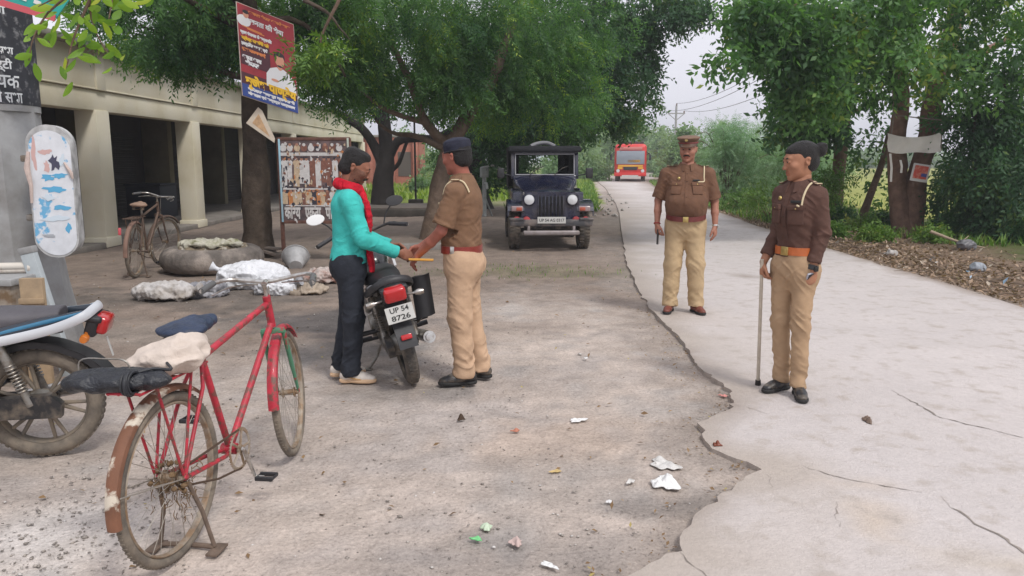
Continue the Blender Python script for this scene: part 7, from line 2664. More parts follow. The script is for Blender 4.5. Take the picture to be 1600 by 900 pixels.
# ------------------------------------------------------------------ jeep and bus (front faces -Y)
def build_jeep():
    g = ground(858, 391)
    P = empty('jeep', (.69, 13.75, 0), (0, 0, R(2)), 'dark navy open jeep with canvas top parked facing the camera under the trees', 'jeep')
    body = mat('navy_black_paint', (.010, .013, .036), .25, coat=.6, var=.15, scale=4, dirt=(.07, .06, .055), dirt_amt=.12, dscale=3, dsharp=.15)
    blk = mat('black_canvas', (.012, .013, .018), .85, var=.25, scale=8, bump=.4, bscale=30)
    # local: front plane at y=0, body behind (+y)
    b = MB()
    b.box((0, 1.95, .74), (1.34, 2.6, .56), bevel=.04)
    b.box((0, .95, .70), (.86, 1.2, .50), bevel=.03)
    for sx in (-1, 1):
        b.box((sx * .655, 1.45, .98), (.03, .55, .16), bevel=.01)
    b.build('tub', body, P)
    b = MB()
    # hood: lofted, rising to the windscreen
    V, F = [], []
    rows = [(.10, 1.02, .40), (.16, 1.055, .43), (.6, 1.10, .47), (1.15, 1.19, .58), (1.40, 1.30, .62)]
    n = 14
    for (y, z, hw) in rows:
        for i in range(n + 1):
            t = -1 + 2 * i / n
            V.append(V3(t * hw, y, z - .05 * abs(t) ** 3 + .022 * (abs(t) < .35) * (1 - abs(t) / .35)))
        for i in range(n + 1):
            t = 1 - 2 * i / n
            V.append(V3(t * hw * 1.01, y, z - .22))
    m_ = 2 * (n + 1)
    for r_ in range(len(rows) - 1):
        for k in range(m_):
            F.append((r_ * m_ + k, r_ * m_ + (k + 1) % m_, (r_ + 1) * m_ + (k + 1) % m_, (r_ + 1) * m_ + k))
    F.append(tuple(range(m_))); F.append(tuple(reversed([(len(rows) - 1) * m_ + k for k in range(m_)])))
    b.add(V, F)
    hood = b.build('hood', body, P, sharp=30)
    for sx in (-1, 1):
        b = MB(); b.box((sx * .46, .45, .99), (.03, .10, .05), bevel=.008); b.build('hood_catch', M_chrome, hood)
    b = MB()
    ol = [(-.52, .56), (-.52, .80), (-.50, .98), (-.42, 1.04), (.42, 1.04), (.50, .98), (.52, .80), (.52, .56)]
    Mx = Matrix(((1, 0, 0, 0), (0, 0, 1, 0), (0, 1, 0, 0), (0, 0, 0, 1)))
    b.plate(ol, .10, Matrix.Translation((0, .0, 0)) @ Mx)
    gr = b.build('grille', body, P)
    b = MB()
    for i in range(7):
        b.box((-.195 + .065 * i, -.004, .78), (.030, .016, .36), bevel=.008)
    b.build('grille_slots', mat('black_gap', (.004, .004, .006), .9), gr)
    for i in range(8):
        pass
    b = MB()
    for i in range(8):
        b.box((-.2275 + .065 * i, -.012, .78), (.018, .02, .40), bevel=.006)
    b.build('grille_bars', body, gr)
    for sx in (-1, 1):
        b = MB()
        b.lathe([(.115, .0), (.115, .03), (.100, .045), (.095, .03)], (sx * .385, 0, .905), (0, -1, 0), 28)
        o = b.build('headlight', body, P)
        b = MB(); b.lathe([(.097, .02), (.085, .042), (.04, .056), (.001, .060)], (sx * .385, 0, .905), (0, -1, 0), 28)
        b.build('lens', mat('headlight_glass', (.62, .64, .66), .12, coat=.5), o)
        # fenders
        b = MB()
        cs = smooth_pts([(sx * .62, -.02, .70), (sx * .62, .05, .80), (sx * .62, .30, .86), (sx * .62, .75, .86), (sx * .62, 1.05, .74), (sx * .62, 1.15, .50)], 18)
        b.strip(cs, [V3(1, 0, 0)] * len(cs), .30, .03)
        b.strip([c + V3(sx * .14, 0, -.045) for c in cs], [V3(0, 0, 1)] * len(cs), .08, .02)
        b.build('fender', body, P, sharp=40)
        b = MB(); b.box((sx * .60, -.035, .745), (.21, .05, .10), bevel=.02, seg=3)
        o = b.build('marker_lamp', mat('smoky_lamp', (.30, .22, .22), .25, coat=.4), P)
        b = MB(); b.box((sx * .565 - .0, -.062, .742), (.10, .02, .06), bevel=.01); b.build('indicator', mat('dull_red_orange_lens', (.40, .09, .05), .25), o)
        # red covered fog lamps on the bumper
        b = MB()
        for k in (0, 1):
            b.lathe([(.06, -.03), (.072, .0), (.066, .028), (.02, .04)], (sx * (.44 + .17 * k), -.14, .545), (0, -1, 0), 18)
        b.build('fog_lamp', mat('red_lamp_cover', (.34, .035, .04), .5, var=.3, scale=20), P)
        # wheels
        for yy, nm in ((.42, 'front_wheel'), (2.62, 'rear_wheel')):
            b = MB()
            c = V3(sx * .635, yy, .335)
            b.lathe([(.19, -.10), (.29, -.105), (.325, -.09), (.337, -.05), (.337, .05), (.325, .09), (.29, .105), (.19, .10)], c, (1, 0, 0), 40)
            for i in range(36):
                a = 2 * math.pi * i / 36
                for q in (-1, 1):
                    b.box(c + V3(q * .055, math.cos(a + q * .06) * .334, math.sin(a + q * .06) * .334), (.075, .030, .022), Matrix.Rotation(a, 4, 'X'), bevel=.004, seg=1)
            ty = b.build('tyre', M_rubber, None)
            b = MB(); b.lathe([(.05, .06), (.10, .05), (.18, .02), (.20, .09), (.195, -.09), (.05, -.09)], c, (sx, 0, 0), 28)
            o = b.build(nm, mat('dark_wheel_rim', (.05, .05, .055), .5, metal=.4), P); ty.parent = o
    b = MB()
    b.box((0, -.16, .505), (1.46, .10, .12), bevel=.02)
    b.box((-.62, -.17, .57), (.26, .12, .05), bevel=.015)
    b.box((.62, -.17, .57), (.26, .12, .05), bevel=.015)
    for sx in (-1, 1):
        b.box((sx * .36, .05, .50), (.10, .45, .12))
    b.build('bumper', mat('grey_black_bumper', (.05, .05, .055), .5, dirt=(.22, .18, .16), dirt_amt=.35, dscale=5), P)
    b = MB(); b.box((0, -.20, .33), (1.0, .06, .085), bevel=.025, seg=3)
    for sx in (-1, 1):
        b.box((sx * .40, -.18, .42), (.05, .05, .16), bevel=.01)
    b.build('skid_bar', mat('scuffed_grey_metal', (.30, .27, .27), .5, metal=.3, dirt=(.15, .12, .1), dirt_amt=.4), P)
    b = MB()
    b.box((0, -.225, .555), (.50, .012, .115), bevel=.004)
    b.cur = 1
    lettering(b, 'UP 54 AG 0317', .075, Matrix.Translation((0, -.2325, .552)) @ Matrix.Rotation(R(90), 4, 'X'), .44, .0012)
    b.build('number_plate', [M_whiteplate, M_blackpaint], P, smooth=False)
    # axle, underbody
    b = MB(); b.bar((-.6, .42, .33), (.6, .42, .33), .04); b.box((0, 1.5, .42), (.9, 2.6, .12)); b.build('chassis', M_blackmetal, P)
    # windscreen frame
    Mt = Matrix.Translation((0, 1.42, 1.24)) @ Matrix.Rotation(R(-9), 4, 'X')
    b = MB()
    hw, h_ = .66, .52
    for (x, z, w_, hh) in ((0, .03, 2 * hw, .075), (0, h_, 2 * hw, .075), (-hw + .035, h_ / 2, .07, h_), (hw - .035, h_ / 2, .07, h_)):
        b.add(*(lambda q: (q.v, q.f))(MB().box((x, 0, z), (w_, .045, hh), bevel=.016)), Mt)
    wf = b.build('windscreen_frame', body, P)
    b = MB()
    pts = [(-hw + .085, 0, .075), (hw - .085, 0, .075), (hw - .085, 0, h_ - .045), (-hw + .085, 0, h_ - .045)]
    for i in range(4):
        p, q = Vector(pts[i]), Vector(pts[(i + 1) % 4])
        b.add(*(lambda k: (k.v, k.f))(MB().tube([p + V3(0, -.026, 0), q + V3(0, -.026, 0)], .011, 8)), Mt)
    b.build('seal', mat('grey_rubber_seal', (.33, .33, .36), .6), wf)
    gm = bpy.data.materials.new('windscreen_glass'); gm.use_nodes = True
    pb = gm.node_tree.nodes['Principled BSDF']; pb.inputs['Transmission Weight'].default_value = 1; pb.inputs['Roughness'].default_value = .02; pb.inputs['IOR'].default_value = 1.08; pb.inputs['Base Color'].default_value = (.85, .92, .88, 1)
    b = MB(); b.add(*(lambda k: (k.v, k.f))(MB().box((0, .0, h_ / 2 + .02), (2 * hw - .15, .006, h_ - .12))), Mt)
    b.build('windscreen', gm, wf, smooth=False)
    b = MB()
    for x in (-.30, .18):
        b.tube([Mt @ V3(x, -.045, .06), Mt @ V3(x + .16, -.035, .20), Mt @ V3(x + .28, -.035, .24)], .008, 6)
    b.build('wiper', M_blackmetal, wf)
    # canvas top with rear window opening
    b = MB()
    b.box((0, 2.35, 1.835), (1.40, 1.95, .07), bevel=.03, seg=3)
    b.box((0, 1.42, 1.80), (1.42, .10, .10), bevel=.03, seg=3)
    for sx in (-1, 1):
        b.box((sx * .68, 2.75, 1.42), (.03, 1.15, .80), bevel=.01)
        b.box((sx * .56, 3.30, 1.42), (.26, .03, .80), bevel=.01)
    b.box((0, 3.30, 1.16), (1.36, .03, .22), bevel=.01)
    b.box((0, 3.30, 1.76), (1.36, .03, .12), bevel=.01)
    b.build('canvas_top', blk, P)
    b = MB(); b.tube(smooth_pts([(-.25, 2.0, 1.87), (-.1, 2.1, 1.93), (.1, 2.1, 1.94), (.25, 2.0, 1.87)], 8), .04, 8)
    b.build('roof_bundle', mat('grey_cloth', (.22, .22, .24), .9), P)
    # seats, steering
    for sx in (-1, 1):
        b = MB(); b.box((sx * .34, 2.15, 1.08), (.46, .12, .50), (R(-8), 0, 0), bevel=.04, seg=3); b.box((sx * .34, 1.95, .90), (.46, .45, .12), bevel=.04, seg=3); b.build('seat', blk, P)
    b = MB(); b.ring((.34, 1.62, 1.16), (0, -1, .7), .19, .014, 28, 8); b.bar((.34, 1.62, 1.16), (.34, 1.3, .95), .02); b.build('steering_wheel', M_blackpl, P)
    # mirrors
    for sx in (-1, 1):
        b = MB(); b.bar((sx * .66, 1.40, 1.30), (sx * .84, 1.34, 1.34), .012); b.box((sx * .86, 1.32, 1.35), (.14, .05, .20), bevel=.02, seg=3)
        o = b.build('wing_mirror', M_blackpl, P)

def build_bus():
    c = ground(978, 283)
    P = empty('bus', (8.75, 57.5, 0), (0, 0, R(-9)), 'red bus coming along the road in the distance', 'bus')
    red = mat('bus_red_paint', (.60, .035, .03), .4, var=.1)
    b = MB(); b.box((0, 4.2, 1.60), (2.35, 8.4, 2.35), bevel=.28, seg=3); b.build('body', red, P)
    b = MB(); b.box((0, -.03, 1.78), (2.05, .06, .98), bevel=.03); b.build('windscreen', mat('bus_glass', (.26, .29, .34), .08), P)
    b = MB(); b.box((0, -.02, 2.45), (1.7, .07, .22), bevel=.02); b.build('destination_board', mat('pale_pink_board', (.58, .20, .18), .5), P)
    b = MB()
    b.box((0, -.03, 1.18), (1.8, .05, .12)); b.box((-.75, -.03, 1.02), (.35, .05, .16)); b.box((.75, -.03, 1.02), (.35, .05, .16)); b.box((.25, -.05, 1.52), (.9, .02, .18))
    b.build('yellow_trim', mat('bus_yellow_paint', (.72, .38, .04), .5), P)
    b = MB(); b.box((0, -.035, .98), (1.0, .05, .22), bevel=.02); b.build('grille', M_blackpl, P)
    b = MB(); b.box((0, -.10, .55), (2.35, .18, .26), bevel=.04); b.build('bumper', red, P)
    b = MB(); b.box((0, -.20, .42), (1.2, .02, .16)); b.build('number_plate', M_whiteplate, P)
    for sx in (-1, 1):
        b = MB(); b.lathe([(.13, 0), (.11, .05), (.001, .06)], (sx * .9, -.02, .80), (0, -1, 0), 16); b.build('headlight', mat('headlight_glass', (.62, .64, .66)), P)
        b = MB(); b.bar((sx * 1.15, .1, 2.2), (sx * 1.4, -.15, 2.0), .03); b.box((sx * 1.42, -.16, 1.80), (.16, .08, .42), bevel=.03); b.build('mirror', M_blackpl, P)
        for yy in (1.2, 6.4):
            b = MB(); b.lathe([(.2, -.13), (.42, -.14), (.47, -.08), (.47, .08), (.42, .14), (.2, .13)], (sx * .98, yy, .46), (1, 0, 0), 28); b.build('wheel', M_rubber, P)
    b = MB(); b.box((0, 4.2, 2.90), (1.9, 6.5, .16), bevel=.03)
    b.build('roof_rack', M_blackmetal, P)
# ------------------------------------------------------------------ trees and plants
M_bark = mat('dark_grey_bark', (.075, .058, .045), .95, var=.35, scale=6, bump=1.0, bscale=22, spec=.1)
M_bark2 = mat('brown_bark', (.15, .105, .078), .95, var=.30, scale=6, bump=1.0, bscale=22, spec=.1)
M_bark3 = mat('pale_brown_bark', (.17, .125, .095), .95, var=.30, scale=6, bump=1.0, bscale=22, spec=.1)
L_neem = leafmat('neem_leaf', (.026, .080, .034), (.125, .26, .075), .42, (.26, .36, .06))
L_neem_bright = leafmat('bright_neem_leaf', (.05, .12, .02), (.17, .28, .04), .3, (.30, .34, .04))
L_broad = leafmat('broad_leaf', (.032, .090, .040), (.135, .27, .085), .42, (.28, .34, .08))
L_dark = leafmat('dark_broad_leaf', (.022, .065, .034), (.068, .155, .065), .36, (.14, .22, .06))
L_acacia = leafmat('acacia_leaf', (.13, .25, .14), (.30, .44, .28), .3, (.20, .27, .10))
L_far = leafmat('far_leaf', (.12, .21, .10), (.24, .35, .17), .3, (.20, .24, .09))
L_weed = leafmat('weed_leaf', (.060, .14, .028), (.17, .28, .06), .3, (.28, .30, .08))

def gnarl(mb, amp=.02, f=3.0, seed=0.0):
    V = np.array(mb.v, dtype=np.float32)
    d = np.stack([vnoise(V * f + seed), vnoise(V * f + seed + 11.3), vnoise(V * f * .7 + seed + 23.1) * .4], 1) * amp
    d += np.stack([vnoise(V * f * 3 + seed), vnoise(V * f * 3 + seed + 5), vnoise(V * f * 3 + seed + 9) * 0], 1) * amp * .4
    mb.v = [tuple(v) for v in (V + d)]

def limb(mb, pts, r0, r1, n=14, seg=14, flare=0):
    sp = smooth_pts(pts, n)
    rr = [r0 + (r1 - r0) * i / n for i in range(n + 1)]
    if flare:
        for i in range(n + 1):
            rr[i] += flare * math.exp(-i / (n * .06 + .5))
    mb.tube(sp, rr, seg)
    return sp

def crown_leaves(blobs, leaf, wid, per_spray, spray_len, seed, droop=.6, shell=.55, density=1.0, pinnate=True, flat_noise=0.0):
    """blobs: (centre, (rx, ry, rz), number of sprays). Returns V, F, tint"""
    rg = np.random.default_rng(seed)
    VV, TT = [], []
    for c, r, ns in blobs:
        ns = int(ns * density)
        d = unit(rg.normal(0, 1, (ns, 3)))
        rad = (shell + (1.05 - shell) * rg.random(ns) ** .8)[:, None]
        # lumpy outline: radius varies with direction
        lump = 1 + .28 * vnoise(d * 2.3 + seed + np.array(c)[None] * .37) + .16 * vnoise(d * 5.5 + seed * 2)
        o = np.array(c) + d * np.array(r) * rad * lump[:, None]
        # holes
        hole = vnoise(o * 1.15 + seed * 3.3) + .5 * vnoise(o * 2.6 + seed)
        keep = hole > -.30
        o, d = o[keep], d[keep]
        ns = len(o)
        dirv = unit(d * np.array([1, 1, .5]) + rg.normal(0, .55, (ns, 3)) + np.array([0, 0, -droop]))
        L = spray_len * (.55 + .8 * rg.random(ns))
        clump = vnoise(o * 1.5 + seed)
        base_t = np.clip(.47 + .55 * clump + rg.normal(0, .12, ns), 0, 1)
        side = unit(np.cross(dirv, rg.normal(0, 1, (ns, 3))))
        t = (np.arange(per_spray) + .5) / per_spray
        for k in range(per_spray):
            tk = t[k]
            p = o + dirv * (L * tk)[:, None] + np.array([0, 0, -1]) * (L * tk * tk * .35 * droop)[:, None]
            s = 1 if k % 2 else -1
            if pinnate:
                u = unit(dirv * .75 + side * s * .9 + rg.normal(0, .18, (ns, 3)) + np.array([0, 0, -.25]))
            else:
                u = unit(dirv * .4 + side * s * .7 + rg.normal(0, .55, (ns, 3)) + np.array([0, 0, -.35]))
            v = unit(np.cross(u, unit(np.cross(dirv, side) + rg.normal(0, .35, (ns, 3)))))
            ll = leaf * (.65 + .6 * rg.random(ns))
            V, _ = mirrored_quads(p, u, v, ll * wid, ll)
            VV.append(V)
            TT.append(np.clip(base_t + rg.normal(0, .10, ns) + (rg.random(ns) > .985) * .5, 0, 1))
    V = np.concatenate(VV)
    return V, np.arange(len(V)).reshape(-1, 4), np.concatenate(TT)

def px_blob(px, py, Y, rpx, rpy, n, depth=None):
    """blob given where it shows in the photograph, its depth and its size in pixels"""
    c = at(px, py, Y)
    k = Y / 1200
    return (tuple(c), (rpx * k, depth or max(rpx, rpy) * k * .9, rpy * k), n)

def tree(name, label, base, trunk_mb, bark, blobs, leafm, leaf, wid, per, sl, seed, cat='tree', group=None, **k):
    P = empty(name, base, (0, 0, 0), label, cat, group)
    off = Vector(base)
    trunk_mb.v = [tuple(Vector(v) - off) for v in trunk_mb.v]
    trunk_mb.build('trunk', bark, P, sharp=70)
    V, F, T = crown_leaves(blobs, leaf, wid, per, sl, seed, **k)
    V = V - np.array(off)
    mesh_np('crown', V, F, leafm, P, False, tintf=T)
    return P

def build_trees():
    # ---- near trunk with the poster (neem)
    b = MB()
    base = ground(402, 400)
    Y = base.y
    t1 = limb(b, [base + V3(0, 0, -.05), at(402, 300, Y), at(398, 200, Y), at(395, 90, Y), at(385, 0, Y), at(380, -90, Y)], .225, .16, 26, 20, flare=.10)
    for k, (pts, r) in enumerate([([t1[18], at(330, 20, Y - .5), at(270, -10, Y - 1.5)], .10), ([t1[16], at(440, 30, Y), at(500, 60, Y + .5), at(540, 120, Y + 1)], .07),
                                  ([t1[21], at(470, -60, Y), at(600, -100, Y)], .11), ([t1[14], at(340, 110, Y), at(270, 60, Y + .3), at(220, 40, Y)], .06), ([t1[20], at(300, -80, Y - 2), at(200, -100, Y - 3)], .1),
                                  ([at(470, 0, 10.5), at(510, 20, 10.5), at(530, 45, 10.5), at(545, 62, 10.5)], .028), ([at(480, -90, 11.5), at(470, -40, 10.8), at(470, 0, 10.5)], .035), ([t1[21], at(440, -110, 12.5), at(480, -90, 11.5)], .06)]):
        limb(b, pts, r, r * .25, 10, 8)
    gnarl(b, .045, 2.2, 1)
    blobs = [px_blob(260, 25, 12.6, 90, 60, 900), px_blob(330, 20, 13.5, 90, 65, 900), px_blob(290, 70, 13.0, 75, 38, 620), px_blob(440, -30, 13, 110, 60, 900),
             px_blob(200, -20, 12, 90, 60, 700), px_blob(500, 60, 14.3, 75, 62, 900), px_blob(540, 115, 15.2, 62, 52, 620), px_blob(560, 10, 14.5, 90, 60, 900), px_blob(350, -110, 12, 180, 90, 400), px_blob(520, -120, 13, 160, 90, 350)]
    tree('neem_tree', 'neem tree with straight dark trunk carrying the red poster, nearest on the left', base, b, M_bark, blobs, L_neem, .095, .30, 12, .34, 5, group=None)
    # ---- leaning pale trunk behind the officer
    b = MB()
    base = ground(672, 372)
    Y = base.y
    t = limb(b, [base + V3(-.12, 0, -.45), at(680, 330, Y), at(695, 260, Y), at(712, 215, Y), at(735, 175, Y + .3), at(770, 120, Y + .6), at(800, 40, Y + 1)], .20, .10, 24, 18, flare=.05)
    t2 = limb(b, [t[12], at(690, 218, Y), at(660, 180, Y - .2), at(640, 130, Y - .5), at(610, 60, Y - .5)], .12, .05, 14, 10)
    limb(b, [t[14], at(735, 190, Y), at(742, 160, Y), at(748, 110, Y)], .08, .03, 10, 8)
    limb(b, [t2[6], at(600, 170, Y - .5), at(560, 140, Y - 1)], .06, .02, 10, 8)
    limb(b, [t[10], at(650, 212, Y), at(615, 208, Y + .4), at(585, 188, Y)], .07, .025, 10, 8)
    gnarl(b, .05, 1.8, 4)
    blobs = [px_blob(640, 60, 15.8, 110, 85, 1900), px_blob(720, 95, 16.2, 100, 78, 2000), px_blob(700, 130, 15.4, 60, 36, 420), px_blob(800, 70, 16.8, 105, 85, 1500), px_blob(610, 135, 16.3, 75, 30, 240), px_blob(860, 130, 17.5, 80, 68, 1200),
             px_blob(700, 10, 15.5, 160, 80, 1700), px_blob(870, 20, 17, 110, 75, 1300), px_blob(690, 150, 17.5, 70, 18, 140), px_blob(775, 165, 18, 55, 36, 420), px_blob(750, -100, 16, 260, 80, 700)]
    tree('neem_tree', 'leaning pale-barked neem tree rising behind the officer in the navy cap', base, b, M_bark3, blobs, L_neem, .095, .30, 12, .36, 8)
    # ---- forked tree behind the man in teal
    b = MB()
    base = V3(at(600, 300, 24).x, 24, .05)
    Y = 24
    t = limb(b, [base, at(600, 290, Y), at(604, 250, Y), at(602, 215, Y), at(600, 180, Y), at(590, 140, Y)], .36, .12, 22, 16, flare=.1)
    limb(b, [t[7], at(590, 240, Y), at(570, 205, Y), at(550, 190, Y), at(520, 170, Y)], .17, .08, 12, 10)
    limb(b, [t[8], at(622, 222, Y), at(650, 216, Y), at(680, 214, Y), at(720, 195, Y)], .16, .09, 12, 10)
    limb(b, [t[6], at(622, 258, Y), at(632, 238, Y), at(640, 212, Y)], .08, .04, 10, 8)
    limb(b, [at(598, 195, Y), at(583, 180, Y), at(575, 160, Y)], .08, .04, 8, 8)
    gnarl(b, .05, 1.8, 7)
    blobs = [px_blob(590, 145, 24, 90, 36, 260), px_blob(530, 150, 25, 70, 28, 200), px_blob(660, 150, 25, 90, 40, 300), px_blob(600, 80, 25, 150, 70, 700)]
    tree('shade_tree', 'dark forked tree on the low earthen platform behind the man in teal', base, b, mat('black_brown_bark', (.022, .018, .016), .95, var=.3, scale=5, bump=.8), blobs, L_dark, .13, .42, 8, .4, 12, pinnate=False)
    # ---- big dark tree behind the jeep
    b = MB()
    base = V3(at(742, 320, 26).x, 26, 0)
    Y = 26
    t = limb(b, [base, at(742, 280, Y), at(738, 220, Y), at(742, 160, Y), at(760, 60, Y)], .46, .28, 16, 18, flare=.15)
    limb(b, [t[8], at(780, 150, Y), at(850, 100, Y - 1), at(930, 60, Y - 2)], .22, .08, 12, 10)
    limb(b, [t[10], at(830, 60, Y - 1), at(950, 10, Y - 2), at(985, 30, Y - 3), at(1040, 20, Y - 3)], .20, .07, 14, 10)
    limb(b, [t[7], at(800, 200, Y - 1), at(880, 175, Y - 2), at(950, 150, Y - 3)], .14, .05, 12, 10)
    gnarl(b, .06, 1.5, 9)
    blobs = [px_blob(900, 105, 22.5, 105, 80, 2300), px_blob(965, 125, 23, 62, 66, 1500), px_blob(860, 175, 21.5, 90, 45, 1400), px_blob(940, 185, 22.5, 55, 30, 700), px_blob(795, 200, 22, 50, 45, 700),
             px_blob(900, 20, 23, 120, 70, 1900), px_blob(990, 20, 22.5, 55, 42, 750), px_blob(1040, 14, 22, 50, 30, 480), px_blob(1085, 12, 22, 30, 18, 170), px_blob(780, 120, 24, 110, 80, 1500), px_blob(740, 240, 27, 55, 50, 500), px_blob(785, 255, 24.5, 42, 46, 500), px_blob(1000, 70, 23, 32, 50, 420)]
    tree('shade_tree', 'big dense dark tree whose crown hangs over the jeep', base, b, mat('black_brown_bark', (.022, .018, .016)), blobs, L_dark, .14, .40, 9, .42, 17, pinnate=False, shell=.45)
    # crown fringe of brighter sprays near the top of the frame
    # ---- bright sprigs hanging at the middle left
    b = MB()
    limb(b, [at(560, -60, 10), at(530, 0, 10), at(505, 50, 10), at(500, 75, 10)], .03, .01, 10, 6)
    V, F, T = crown_leaves([px_blob(500, 82, 10, 36, 20, 90), px_blob(545, 70, 10.2, 26, 16, 50), px_blob(485, 105, 10.1, 18, 14, 30)], .085, .34, 10, .22, 31, droop=.5, shell=.2)
    P = empty('hanging_bough', at(560, -60, 10), (0, 0, 0), 'bright yellow green sprig hanging right of the red poster', 'branch')
    off = P.location
    b.v = [tuple(Vector(v) - off) for v in b.v]; b.build('twig', M_bark2, P)
    mesh_np('leaves', V - np.array(off), F, L_neem_bright, P, False, tintf=T)
    # ---- near branch with big bright leaves at the top left
    b = MB()
    o = at(160, -80, 3.0)
    tw = [[at(160, -80, 3.0), at(120, -20, 3.05), at(75, 20, 3.1), at(52, 60, 3.1), at(45, 95, 3.1)],
          [at(160, -80, 3.0), at(140, 0, 3.1), at(150, 50, 3.15), at(170, 85, 3.15)],
          [at(140, 0, 3.1), at(115, 60, 3.1), at(103, 110, 3.1)],
          [at(160, -80, 3.0), at(175, -10, 3.1), at(170, 30, 3.1)],
          [at(120, -20, 3.05), at(90, -5, 3.0), at(60, 10, 3.0)], [at(160, -80, 3.0), at(230, -60, 3.2), at(240, -20, 3.2)]]
    for q in tw:
        limb(b, q, .006, .002, 10, 6)
    P = empty('hanging_branch', o, (0, 0, 0), 'near branch of broad bright green leaves across the top left corner', 'branch')
    b.v = [tuple(Vector(v) - o) for v in b.v]; b.build('twig', M_bark2, P)
    rg = random.Random(6)
    VV, FF, TT = [], [], []
    def leaf(p, d, l, w_, tint):
        d = Vector(d).normalized()
        s = d.cross(V3(rg.uniform(-.4, .4), -1, rg.uniform(-.3, .5))).normalized()
        n = d.cross(s).normalized()
        base = len(VV)
        for i in range(6):
            t = i / 5
            ww = w_ * math.sin(math.pi * min(1, t * .92 + .04)) ** .8 / 2
            c = p + d * (l * t) - n * (.12 * l * t * t)
            for q in (-1, 0, 1):
                VV.append(tuple(c + s * q * ww + n * (abs(q) * ww * .25) - o))
        for i in range(5):
            for q in (0, 1):
                FF.append((base + i * 3 + q, base + i * 3 + q + 1, base + (i + 1) * 3 + q + 1, base + (i + 1) * 3 + q)); TT.append(tint)
    spots = [(45, 80), (48, 95), (52, 62), (40, 70), (55, 75), (150, 55), (170, 60), (185, 40), (165, 85), (175, 100), (155, 90), (180, 88), (188, 85), (120, 65), (110, 85), (103, 110), (105, 125), (118, 100), (125, 75), (130, 85), (165, 70), (160, 30), (180, 35), (190, 10), (200, 5), (150, 20), (145, 10), (95, 15), (85, 25), (75, 8), (70, 30), (115, 30), (130, 20), (100, 40), (60, 40), (175, -5), (190, -10), (135, -10), (110, -5), (155, -10), (140, 45), (95, 60), (205, -25), (215, -5), (228, -10), (78, 48), (66, 60)]
    for x, y in spots:
        for k in range(2 if y < 60 else 1):
            p = at(x + rg.uniform(-9, 9), y + rg.uniform(-8, 8), 3.1 + rg.uniform(-.12, .12))
            d = V3(rg.uniform(-.8, .9), rg.uniform(-.4, .4), rg.uniform(-1, .25))
            leaf(p, d, rg.uniform(.05, .085), rg.uniform(.020, .032), rg.uniform(.25, 1))
    mesh_np('leaves', np.array(VV), np.array(FF), leafmat('bright_broad_leaf', (.055, .15, .015), (.20, .33, .03), .35, (.42, .46, .06)), P, True, tintf=TT)
    # ---- right hand twin trunk tree
    b = MB()
    base = ground(1412, 366)
    base.z = .0
    Y = base.y
    a1 = limb(b, [base + V3(0, 0, -.1), at(1404, 300, Y), at(1402, 220, Y), at(1408, 150, Y), at(1400, 60, Y), at(1380, -40, Y)], .20, .13, 20, 16, flare=.06)
    a2 = limb(b, [base + V3(.12, .05, -.1), at(1430, 300, Y), at(1450, 210, Y), at(1468, 120, Y), at(1490, 40, Y), at(1510, -80, Y)], .24, .17, 22, 16, flare=.06)
    limb(b, [a2[12], at(1440, 100, Y), at(1380, 75, Y - .5), at(1300, 60, Y - 1), at(1200, 90, Y - 2)], .12, .03, 14, 10)
    limb(b, [a2[14], at(1540, 80, Y), at(1600, 50, Y)], .12, .05, 10, 10)
    limb(b, [a1[14], at(1350, 60, Y - 1), at(1260, 10, Y - 2), at(1180, 30, Y - 3)], .10, .03, 12, 8)
    limb(b, [a2[10], at(1520, 190, Y + .3), at(1590, 200, Y)], .07, .03, 10, 8)
    gnarl(b, .05, 2.0, 15)
    blobs = [px_blob(1330, 60, 14.5, 110, 90, 680), px_blob(1240, 70, 13.8, 70, 62, 400), px_blob(1270, 150, 14.5, 52, 48, 250), px_blob(1200, 35, 13.5, 60, 45, 340), px_blob(1450, 50, 15, 120, 90, 620), px_blob(1560, 70, 15, 90, 90, 560),
             px_blob(1370, 125, 15.5, 80, 42, 220), px_blob(1540, 150, 16.3, 80, 55, 300), px_blob(1300, -20, 14, 130, 60, 520), px_blob(1480, -40, 14.5, 160, 70, 600), px_blob(1400, -120, 15, 240, 80, 350), px_blob(1180, 92, 13.0, 24, 10, 32), px_blob(1130, 90, 12.8, 30, 7, 30), px_blob(1170, 15, 13.2, 32, 18, 80), px_blob(1255, 110, 14, 60, 40, 330)]
    tree('broadleaf_tree', 'twin-trunked brown tree on the right verge with banner frame and stickers', base, b, mat('reddish_brown_bark', (.21, .130, .100), .95, var=.3, scale=6, bump=1.0, bscale=22, spec=.1), blobs, L_broad, .135, .48, 7, .36, 21, pinnate=False, droop=.4, shell=.25)
    # ---- thin tree left of it
    b = MB()
    Y = 19.5
    base = V3(at(1308, 330, Y).x, Y, -.02)
    t = limb(b, [base, at(1308, 300, Y), at(1316, 220, Y), at(1326, 140, Y), at(1332, 60, Y)], .17, .11, 18, 14, flare=.06)
    limb(b, [t[8], at(1290, 200, Y - .5), at(1250, 190, Y - 1)], .05, .02, 8, 8)
    limb(b, [t[11], at(1360, 160, Y), at(1400, 150, Y)], .05, .02, 8, 8)
    gnarl(b, .04, 2, 19)
    blobs = [px_blob(1255, 165, 18, 55, 45, 420), px_blob(1320, 130, 19, 70, 55, 520), px_blob(1235, 205, 18, 34, 18, 130), px_blob(1275, 200, 18.5, 45, 25, 200), px_blob(1330, 60, 19, 90, 60, 350), px_blob(1362, 165, 19.5, 38, 26, 100)]
    tree('broadleaf_tree', 'thin straight-trunked tree left of the twin-trunked one', base, b, M_bark2, blobs, L_dark, .16, .45, 7, .38, 25, pinnate=False, droop=.5, shell=.3)
    # ---- dark leaning sapling
    b = MB()
    Y = 18.0
